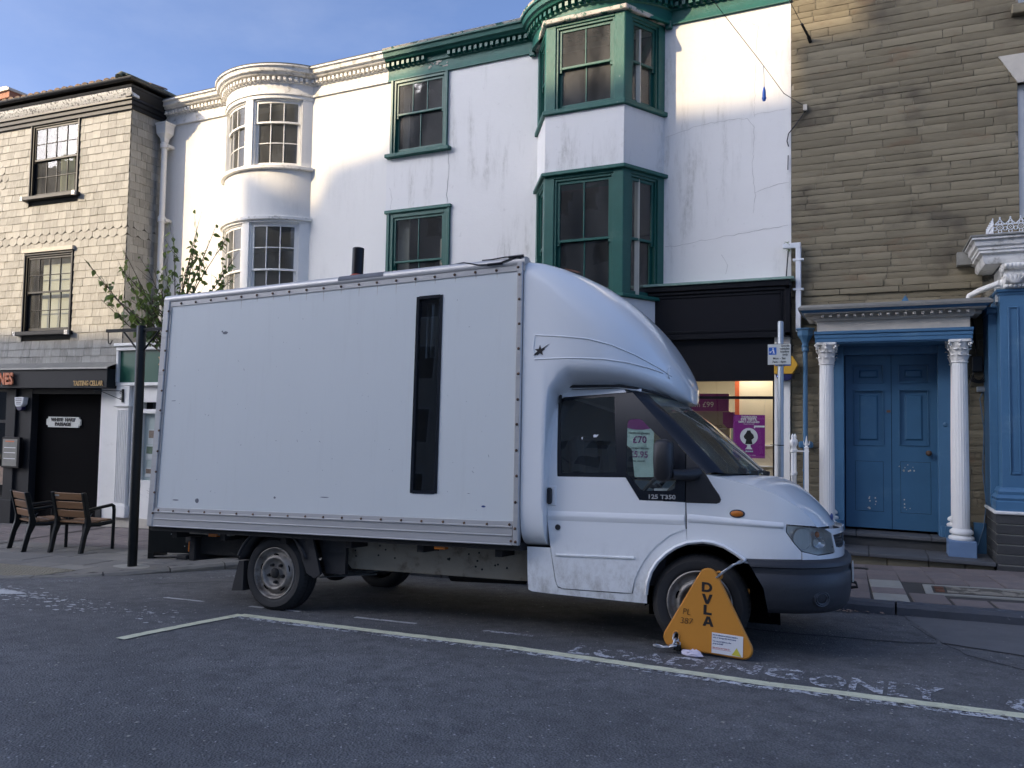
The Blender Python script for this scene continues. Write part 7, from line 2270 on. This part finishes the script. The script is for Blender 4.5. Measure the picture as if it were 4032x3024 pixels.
mb = MB(); mb.poly([(-1.3, 1.4, .8), (2.3, 1.4, .8), (2.3, 1.4, 2.9), (-1.3, 1.4, 2.9)]); mb.build('box_lining', 'interior_dark', lorry, local=True, fix=False)
def seal(mb): mb.tube([(2.60, .10, 1.93), (2.9, .115, 1.925), (3.15, .13, 1.922), (3.27, .18, 1.905), (3.37, .30, 1.885), (3.43, .5, 1.87), (3.46, .75, 1.865), (3.47, HW, 1.865)], .012, 6)
mirror_build(seal, 'fairing_seal', 'rubber', smooth=60)
ck = MB(); rr2 = random.Random(12)
for k in range(70):
    x, z = rr2.uniform(-1.25, 2.3), rr2.uniform(.9, 2.75) if rr2.random() < .5 else rr2.uniform(1.0, 1.9)
    if 1.42 < x < 1.76: continue
    a, l2, w2 = rr2.uniform(0, pi), .003 + .016 * rr2.random() ** 3, .0022
    ck.poly([(x + l2 * cos(a), Y0 - .0012, z + l2 * sin(a)), (x - w2 * sin(a), Y0 - .0012, z + w2 * cos(a)), (x - l2 * cos(a), Y0 - .0012, z - l2 * sin(a)), (x + w2 * sin(a), Y0 - .0012, z - w2 * cos(a))])
ck.build('paint_chips', 'sealant_grey', lorry, local=True, fix=False)['kind'] = 'stuff'
# scuffs on the panel
for (cx, cz, sx2, sz2, m1) in ((-.62, 2.53, .03, .014, 'sealant_grey'), (-.66, 2.545, .008, .008, 'sealant_grey'), (-.83, .955, .024, .022, 'sealant_grey'), (-1.10, .955, .04, .006, 'sealant_grey'), (-1.22, 1.9, .03, .003, 'sealant_grey'), (2.13, .985, .018, .008, 'letter_blue'), (.62, 1.02, .05, .004, 'sealant_grey'), (.08, 1.005, .012, .010, 'sealant_grey')):
    mb = MB(); n = 12
    mb.poly([(cx + sx2 * cos(2 * pi * k / n) * (1 + .5 * noise.noise(Vector((k, cx, cz)))), Y0 - .0015, cz + sz2 * sin(2 * pi * k / n) * (1 + .5 * noise.noise(Vector((k, cz, 3))))) for k in range(n)]); mb.build('scuff', m1, lorry, local=True, fix=False)
# flue, sealant patch, cables and solar panel edge on the roof
fl = MB(); fl.lathe([(.052, 2.94), (.052, 3.235), (.048, 3.235), (.048, 3.0), (0, 3.0)], 20, (.765, .02, 0)); flue = fl.build('roof_flue', 'black_satin', lorry, local=True, smooth=40)
mb = MB(); mb.lathe([(.075, 2.945), (.075, 2.97), (.06, 2.985), (.053, 2.99)], 20, (.765, .02, 0)); mb.build('flue_flange', 'flange_red', flue, local=True, smooth=40)
mb = MB(lambda x, y, z: (x, y, z)); mb.sweep([(.66, Y0), (1.13, Y0)], [(.017, 2.905), (.0195, 2.915), (.0175, 2.93), (.006, 2.952), (-.02, 2.962), (-.10, 2.964), (-.10, 2.94)]); mb.build('sealant_patch', 'sealant_grey', lorry, local=True, smooth=50)
mb = MB(); mb.box(-1.38, .70, -.02, 1.2, 2.948, 2.972); mb.build('solar_panel', 'black_satin', lorry, local=True)
mb = MB(); mb.box(.70, .95, .0, .3, 2.948, 2.975); mb.build('flue_tray', 'sealant_grey', lorry, local=True, bevel=.02)
for P in ([(1.72, -.04, 2.965), (1.9, -.10, 2.955), (2.05, -.122, 2.915), (2.2, -.125, 2.905), (2.33, -.122, 2.935), (2.40, -.10, 2.955)], [(2.05, -.06, 2.97), (2.15, -.1, 2.955), (2.28, -.11, 2.96), (2.38, -.115, 2.95), (2.42, -.12, 2.935)]):
    mb = MB(); mb.tube(P, .006, 6); cb = mb.build('roof_cable', 'gutter_black', lorry, local=True, smooth=60)
    mid = P[3]; mb = MB(); mb.tube([(mid[0] - .07, mid[1], mid[2] + .003), (mid[0] + .06, mid[1], mid[2] + .004)], .011, 6); mb.build('cable_connector', 'gutter_black', cb, local=True)
# ---- wheels
def wheel(cx, cy, cz, side, steer=0.0, simple_=False):
    M = Matrix.Translation((cx, cy, cz)) @ Matrix.Rotation(steer, 4, 'Z')
    f = lambda x, y, z: tuple(M @ Vector((x, y * side, z)))
    R, r = .335, .222
    mb = MB(f)
    prof = [(r, .0), (r + .012, -.012), (r + .03, -.020), (r + .07, -.022), (R - .035, -.010), (R - .012, .008), (R, .030), (R, .055), (R - .007, .057), (R - .007, .065), (R, .067), (R, .10), (R - .007, .102), (R - .007, .110), (R, .112), (R, .165), (R - .012, .185), (R - .05, .205), (r + .02, .205), (r, .19)]
    mb.lathe(prof, 56, (0, 0, 0), 'y')
    t = mb.build('tyre', 'rubber', lorry, local=True, smooth=40)
    mb = MB(f)
    for k in range(56):
        a = 2 * pi * k / 56
        for y0, y1 in ((.004, .028), (.17, .195)):
            ca, sa = cos(a), sin(a); w2 = .007
            rr0 = R - .022 + .003; 
            p = [((R - .014 if yy in (.004, .195) else R) , yy) for yy in (y0, y1)]
            pts = []
            mb.poly([(ca * (p[0][0] + .0015) - sa * w2, p[0][1], sa * (p[0][0] + .0015) + ca * w2), (ca * (p[0][0] + .0015) + sa * w2, p[0][1], sa * (p[0][0] + .0015) - ca * w2), (ca * (p[1][0] + .0015) + sa * w2, p[1][1], sa * (p[1][0] + .0015) - ca * w2), (ca * (p[1][0] + .0015) - sa * w2, p[1][1], sa * (p[1][0] + .0015) + ca * w2)])
    mb.build('tread_sipe', 'chassis_dark', t, local=True, fix=False)['kind'] = 'stuff'
    mb = MB(f)
    mb.lathe([(.226, .004), (.226, -.012), (.219, -.016), (.212, -.012), (.208, .0), (.200, .02), (.192, .026), (.178, .028), (.168, .020), (.150, -.004), (.138, -.010), (.128, -.006), (.118, .012), (.112, .026), (.104, .030), (.05, .032), (.045, .0)], 60, (0, 0, 0), 'y')
    rim = mb.build('wheel_rim', 'wheel_steel', lorry, local=True, smooth=50)
    for k in range(5):  # vent holes are flat dark patches, the shade inside them painted on
        a = 2 * pi * k / 5 + .3
        mb = MB(f); ca, sa = cos(a), sin(a)
        def pr(u, rr, y): return (ca * rr - sa * u, y, sa * rr + ca * u)
        n = 12; mb.poly([pr(.030 * cos(2 * pi * q / n), .160 + .011 * sin(2 * pi * q / n), .0045 + .0) for q in range(n)])
        mb.poly([pr(.030 * cos(2 * pi * q / n), .160 + .011 * sin(2 * pi * q / n), .0045 + .0) for q in range(n)]); mb.build('dark_vent_patch', 'dark_void', rim, local=True, fix=False)
    for k in range(5):
        a = 2 * pi * k / 5 + .3 + pi / 5
        c = (.080 * cos(a), .0, .080 * sin(a))
        mb = MB(f); mb.lathe([(0, -.006), (.012, -.004), (.014, .002), (.016, .032)], 6, c, 'y'); mb.build('wheel_nut', 'chassis_dark', rim, local=True)
    mb = MB(f); mb.lathe([(0, -.022), (.030, -.020), (.043, -.010), (.046, .0), (.046, .032)], 20, (0, 0, 0), 'y'); mb.build('hub_cap', 'chassis_dark', rim, local=True, smooth=50)
    mb = MB(f); mb.lathe([(.01, .12), (.19, .12), (.2, .06), (.18, .05), (0.01, .05)], 24, (0, 0, 0), 'y'); mb.build('brake_drum', 'chassis_dark', rim, local=True)
wheel(0, .05, .335, 1)
wheel(0, 2 * HW - .05, .335 + .01, -1)
wheel(3.75, .045, .358, 1, radians(3))
wheel(3.75, 2 * HW - .045, .35, -1, radians(3))
# mudguards and flaps at the rear
mb = MB(); rows = []
for k in range(9):
    a = radians(165 - k * 9)
    rows.append([(.40 * cos(a), .0, .335 + .40 * sin(a)), (.40 * cos(a), .30, .335 + .40 * sin(a))])
mb.grid(rows)
mg = mb.build('mudguard', 'plastic_black', lorry, local=True, smooth=60)
mg.modifiers.new('t', 'SOLIDIFY').thickness = .02
mb = MB(); rows = []
for k in range(6):
    a = radians(62 - k * 8)
    rows.append([(.40 * cos(a), .0, .335 + .40 * sin(a)), (.40 * cos(a), .30, .335 + .40 * sin(a))])
mb.grid(rows); mg = mb.build('mudguard', 'plastic_black', lorry, local=True, smooth=60)
md = mg.modifiers.new('t', 'SOLIDIFY'); md.thickness = .02
def mgf(mb):
    mb.tube([(.405 * cos(radians(a)), -.005, .335 + .405 * sin(radians(a))) for a in range(100, 166, 6)], .012, 6)
mirror_build(mgf, 'mudguard_edge', 'bumper_grey', smooth=60)
mb = MB(); mb.prism([(-.405, .42), (-.345, .42), (-.34, .16), (-.47, .15)], .03, .26); mb.build('mud_flap', 'rubber', lorry, local=True)
mb = MB(); mb.prism([(.20, .66), (.42, .66), (.52, .36), (.46, .32), (.37, .36), (.30, .52)], .02, .05); mb.build('front_flap', 'plastic_black', lorry, local=True)
mb = MB(); mb.prism([(.42, .66), (.72, .66), (.72, .36), (.52, .36)], .10, .14); mb.build('flap_shield', 'plastic_black', lorry, local=True)
# chassis
mb = MB(); mb.box(-1.38, 2.5, .32, .40, .52, .66); mb.box(-1.38, 2.5, 1.57, 1.65, .52, .66); mb.build('chassis_rail', 'chassis_dark', lorry, local=True)
for x in (-1.2, -.6, .1, .8, 1.5, 2.2):
    mb = MB(); mb.box(x, x + .06, -.02, 2.0, .60, .66); mb.build('cross_member', 'chassis_dark', lorry, local=True)
mb = MB(); mb.box(.70, 2.46, .22, .27, .40, .655); mb.prism([(.50, .655), (.70, .655), (.70, .40), (.60, .50)], .22, .27); cp = mb.build('side_member', 'chassis_beige', lorry, local=True, bevel=.006)
mb = MB()
for k in range(20): mb.lathe([(0, -.004), (.008, -.003), (.009, .002)], 6, (RND.uniform(.62, 2.2), .219, RND.uniform(.45, .63)), 'y')
mb.build('bolt_heads', 'chassis_dark', cp, local=True)
mb = MB(); mb.tube([(.0, .25, .335), (.0, 1.7, .335)], .055, 10); mb.ball((.0, .95, .335), .16, .16, .16, 12, 8); mb.build('rear_axle', 'chassis_dark', lorry, local=True, smooth=60)
mb = MB(); mb.tube([(.1, .95, .36), (2.3, .95, .46)], .04, 8); mb.build('prop_shaft', 'chassis_dark', lorry, local=True)
mb = MB()
for k in range(3): mb.tube([(-.65 + .1 * k, .36, .50 - .03 * k), (-.1, .36, .40 - .022 * k), (.1, .36, .40 - .022 * k), (.75 - .1 * k, .36, .50 - .03 * k)], .014, 6)
mb.build('leaf_spring', 'chassis_dark', lorry, local=True)
mb = MB(); mb.prism([(.44, .66), (.85, .66), (.80, .45), (.62, .36), (.5, .45)], .34, .5); mb.build('spring_hanger', 'chassis_dark', lorry, local=True)
mb = MB(); mb.tube([(.95, .7, .34), (1.05, .7, .385), (1.35, .7, .39), (2.6, .7, .42)], .03, 8); ex = mb.build('exhaust_pipe', 'chassis_dark', lorry, local=True, smooth=60)
mb = MB(); mb.tube([(1.45, .7, .38), (2.15, .7, .40)], .09, 12); mb.build('silencer', 'chassis_dark', ex, local=True, smooth=40)
mb = MB()
for k in range(5):
    mb.tube([(.22 + k * .10, .5, .27 + .012 * k), (.30 + k * .10, .75, .30 + .012 * k)], .007, 5); 
mb.tube([(.15, .5, .265), (.78, .5, .33)], .007, 5); mb.tube([(.2, .75, .295), (.85, .75, .35)], .007, 5); mb.build('wire_basket', 'steel_galv', lorry, local=True)
mb = MB()
for k in range(2): mb.tube([(.62 + .03 * k, .42, .56), (.585 + .03 * k, .42, .50), (.60 + .03 * k, .42, .43)], .006, 5)
mb.build('brake_hose', 'chassis_dark', lorry, local=True)
# rear bumper beam, lamps, markers
mb = MB(); mb.box(-1.10, -1.02, .10, 2 * HW - .10, .38, .60); mb.box(-1.24, -1.10, .08, .30, .385, .43); mb.box(-1.02, -.48, .16, .24, .44, .62); mb.build('rear_beam', 'chassis_dark', lorry, local=True, bevel=.01)
mb = MB(); mb.box(-1.125, -1.10, .11, .16, .46, .56); mb.build('rear_reflector', 'amber', lorry, local=True, bevel=.006)
for x, z, y in ((-.70, .655, -.005), (1.73, .662, -.05)):
    mb = MB(); mb.box(x - .05, x + .05, y - .015, y + .05, z - .028, z + .015); mb.build('side_marker', 'amber', lorry, local=True, bevel=.006)
mb = MB(); mb.box(-1.0, -.5, .0, .06, .64, .69); mb.build('marker_bracket', 'chassis_beige', lorry, local=True)
mb = MB(); mb.box(-.55, -.42, .25, .4, .42, .62); mb.build('tow_bracket', 'rust', lorry, local=True)
# inner arches so that nothing shows through
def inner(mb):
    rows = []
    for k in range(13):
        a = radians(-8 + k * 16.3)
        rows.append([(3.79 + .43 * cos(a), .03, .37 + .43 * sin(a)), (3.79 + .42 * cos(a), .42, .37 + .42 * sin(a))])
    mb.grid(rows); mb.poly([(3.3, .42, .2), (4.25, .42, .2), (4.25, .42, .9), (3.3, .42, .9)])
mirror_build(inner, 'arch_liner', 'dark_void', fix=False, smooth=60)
mb = MB(); mb.box(2.46, 4.45, .42, 2 * HW - .42, .34, .40); mb.build('underbody', 'chassis_dark', lorry, local=True)
# cab interior
mb = MB(); mb.box(2.46, 3.5, .10, 2 * HW - .10, .45, .75); mb.build('cab_floor', 'seat_cloth', lorry, local=True)
for y0 in (.20, .85, 1.30):
    mb = MB(); mb.box(2.74, 3.15, y0, y0 + .44, .75, .98); mb.prism([(2.73, .95), (2.88, .95), (2.82, 1.55), (2.70, 1.55)], y0, y0 + .44); se = mb.build('seat', 'seat_cloth', lorry, local=True, bevel=.04)
mb = MB(); mb.prism([(3.45, .75), (3.95, .75), (4.0, 1.22), (3.62, 1.24), (3.50, 1.12)], .06, 2 * HW - .06); mb.build('dashboard', 'plastic_black', lorry, local=True, bevel=.03)
mb = MB(); sc = Vector((3.34, .45, 1.17)); sn = Vector((-.75, 0, .66)).normalized(); su = Vector((0, 1, 0)); sv = sn.cross(su)
mb.tube([tuple(sc + (su * cos(t) + sv * sin(t)) * .19) for t in [2 * pi * k / 24 for k in range(25)]], .016, 8, caps=False); mb.tube([tuple(sc - su * .18), tuple(sc - sn * .03), tuple(sc + su * .18)], .016, 6); mb.tube([tuple(sc), tuple(sc - sn * .25)], .03, 8); mb.build('steering_wheel', 'plastic_black', lorry, local=True, smooth=60)
mb = MB(); mb.box(3.42, 3.58, .10, .35, 1.125, 1.15); mb.build('papers_on_dash', 'paper_white', lorry, local=True)
mb = MB(); mb.poly([(2.965, .008, 1.54), (2.98, .010, 1.548), (2.985, .01, 1.542), (3.01, .009, 1.546), (2.998, .009, 1.532), (2.99, .006, 1.522), (2.98, .006, 1.528), (2.972, .006, 1.52)]); mb.poly([(2.87, .006, 1.52), (2.885, .006, 1.53), (2.882, .005, 1.505)]); 
o = mb.build('torn_sticker', 'paper_white', lorry, local=True, fix=False)
for v in o.data.vertices: v.co.y = tum(v.co.z) - .004
# ================================================================== wheel clamp
CU = Vector((.57, -.06, 0)).normalized(); CV = Vector((0, sin(.09), cos(.09))); CN = CU.cross(CV)
CO = Vector((-.76, 5.33, -.05))
CMat = Matrix((CU, -CN, CV)).transposed().to_4x4(); CMat.translation = CO
clamp = thing('wheel_clamp', 'orange triangular wheel clamp lettered DVLA on the lorry front wheel', 'wheel clamp', mat=CMat)
def rounded(pts, rad, n=7):
    out = []
    for i, p in enumerate(pts):
        p = Vector(p); a = (Vector(pts[i - 1]) - p).normalized(); b2 = (Vector(pts[(i + 1) % len(pts)]) - p).normalized()
        r = rad[i]; ang = a.angle(b2); d = r / tan(ang / 2)
        c = p + (a + b2).normalized() * (r / sin(ang / 2))
        s = p + a * d; e = p + b2 * d
        a0 = atan2(s.y - c.y, s.x - c.x); a1 = atan2(e.y - c.y, e.x - c.x)
        while a1 - a0 > pi: a1 -= 2 * pi
        while a1 - a0 < -pi: a1 += 2 * pi
        out += [(c.x + r * cos(a0 + (a1 - a0) * k / n), c.y + r * sin(a0 + (a1 - a0) * k / n)) for k in range(n + 1)]
    return out
tri = rounded([(-.238, .628), (-.578, .018), (.100, .012)], [.060, .060, .058])
hole = [(-.451 + .021 * cos(t), .092 + .028 * sin(t)) for t in [2 * pi * k / 16 for k in range(16)]]
mb = patch(tri, [hole], lambda x, z, d: (x, d, z), .08, .006)
mb.build('plate', 'clamp_yellow', clamp, local=True)
mb = MB()
mb.tube([(x, .010, z) for x, z in tri + [tri[0]]], .010, 6, caps=False); mb.build('plate_edge', 'clamp_yellow', clamp, local=True, smooth=60)
mb = MB(); mb.tube([(-.451 + .024 * cos(t), .0, .092 + .031 * sin(t)) for t in [2 * pi * k / 16 for k in range(17)]], .006, 6, caps=False); mb.build('hole_rim', 'clamp_yellow', clamp, local=True, smooth=60)
mb = MB(); mb.tube([(-.17 + .02 * cos(t), .02, .53 + .024 * sin(t)) for t in [2 * pi * k / 12 for k in range(13)]], .008, 6, caps=False); mb.build('chain_eye', 'clamp_yellow', clamp, local=True, smooth=60)
def cm(x, z, y=-.004): return Matrix.Translation((x, y, z)) @ Matrix.Rotation(pi / 2, 4, 'X')
def arc2(cx, cz, rx, rz, n=9): return [(cx + rx * sin(pi * k / n), cz - rz * cos(pi * k / n)) for k in range(n + 1)]
GLY = {'D': ([(0, 0)] + arc2(.036, .0325, .036, .0325) + [(0, .065)], [[(.019, .015)] + arc2(.034, .0325, .019, .0175) + [(.019, .050)]]),
       'V': ([(0, .065), (.021, .065), (.037, .022), (.053, .065), (.074, .065), (.047, 0), (.027, 0)], []),
       'L': ([(0, 0), (.056, 0), (.056, .016), (.020, .016), (.020, .065), (0, .065)], []),
       'A': ([(0, 0), (.020, 0), (.025, .013), (.049, .013), (.054, 0), (.074, 0), (.048, .065), (.026, .065)], [[(.030, .027), (.044, .027), (.037, .048)]])}
for ch2, x, z in (('D', -.281, .411), ('V', -.279, .333), ('L', -.265, .261), ('A', -.268, .187)):
    go, gh2 = GLY[ch2]
    mb = patch(go, gh2, lambda u, v, d, x=x, z=z: (x + u, -.0025 + d, z + v), .03, .002)
    mb.build('clamp_lettering', 'letter_black', clamp, local=True)
for body, x, z in (('PL', -.383, .262), ('387', -.383, .200)):
    text_mesh('marker_writing', body, .060, 'rivet_rust' if False else 'crack_marker', clamp, cm(x, z), local=True, extrude=.0006, shear=.12, sx=1.0) if 'crack_marker' in MATS else text_mesh('marker_writing', body, .060, 'letter_black', clamp, cm(x, z), local=True, extrude=.0006, bold=-.0012, shear=.12)
mb = MB(); mb.box(-.203, .005, -.003, .0, .019, .152); stk = mb.build('warning_sticker', 'paper_white', clamp, local=True)
for body, z, s, m1 in (('It is an offence to remove, interfere', .138, .0125, 'letter_blue'), ('with, or damage this wheel clamp', .122, .0125, 'letter_blue'), ('You may be liable to a fine', .098, .0125, 'letter_blue'), ('of up to £1000', .082, .0125, 'letter_blue'), ('Make sure you have Vehicle Tax', .056, .0095, 'lamp_red')):
    text_mesh('sticker_print', body, s, m1, stk, cm(-.196, z, -.0042), local=True, extrude=.0003, align='LEFT', sx=.92, bold=.0002)
mb = MB(); mb.box(-.196, -.075, -.0045, -.0032, .046, .0475); mb.build('red_rule', 'lamp_red', stk, local=True)
mb = MB(); mb.prism([(-.068, .024), (-.004, .022), (-.036, .074)], -.0045, -.0032); mb.build('warning_triangle', 'yellow_sticker', stk, local=True)
# chains
def link(parent, c, d, up, L=.046, w2=.013, r=.0045):
    d = d.normalized(); up = (up - d * up.dot(d)).normalized(); P = []
    for k in range(17):
        t = 2 * pi * k / 16
        P.append(tuple(c + d * (L / 2 - w2) * (1 if cos(t) > 0 else -1) * (abs(cos(t)) > .01) + d * w2 * cos(t) + up * w2 * sin(t)))
    mb = MB(); mb.tube(P, r, 6, caps=False); return mb.build('chain_link', 'chain_zinc', parent, local=True, smooth=60)
def chain(parent, pts, pitch=.044, r=.0065, L=.062, w2=.018):
    P = [Vector(p) for p in pts]; out = []; d = 0
    for a, b2 in zip(P, P[1:]):
        seg = (b2 - a).length; t = (b2 - a).normalized()
        while d < seg: out.append((a + t * d, t)); d += pitch
        d -= seg
    for k, (c, t) in enumerate(out):
        ref = Vector((0, 1, 0)) if k % 2 else Vector((.3, 0, 1)).cross(t)
        link(parent, c, t, ref, L, w2, r)
chain(clamp, [(-.165, .015, .535), (-.09, .03, .60), (-.03, .06, .635), (.03, .10, .625), (.06, .16, .58)])
chain(clamp, [(-.451, .0, .085), (-.452, -.018, .06), (-.458, -.03, .022)], .046, .0075, .065, .019)
chain(clamp, [(-.462, -.03, .028), (-.50, -.04, .016), (-.53, -.05, .012), (-.585, -.06, .018)], .05, .0075, .068, .020)
mb = MB(); mb.box(-.455, -.405, -.045, -.02, .0, .042); pdl = mb.build('padlock', 'iron_black', clamp, local=True, bevel=.006)
mb = MB(); mb.tube([(-.448, -.03, .04), (-.448, -.03, .056), (-.43, -.03, .066), (-.412, -.03, .056), (-.412, -.03, .04)], .004, 6); mb.build('shackle', 'chain_zinc', pdl, local=True, smooth=60)
mb = MB(); mb.tube([(-.40, .10, .42), (-.02, .25, .42)], .02, 6); mb.tube([(-.238, .012, .30), (-.238, .06, .30)], .03, 8); mb.build('clamp_arm', 'clamp_yellow', clamp, local=True)
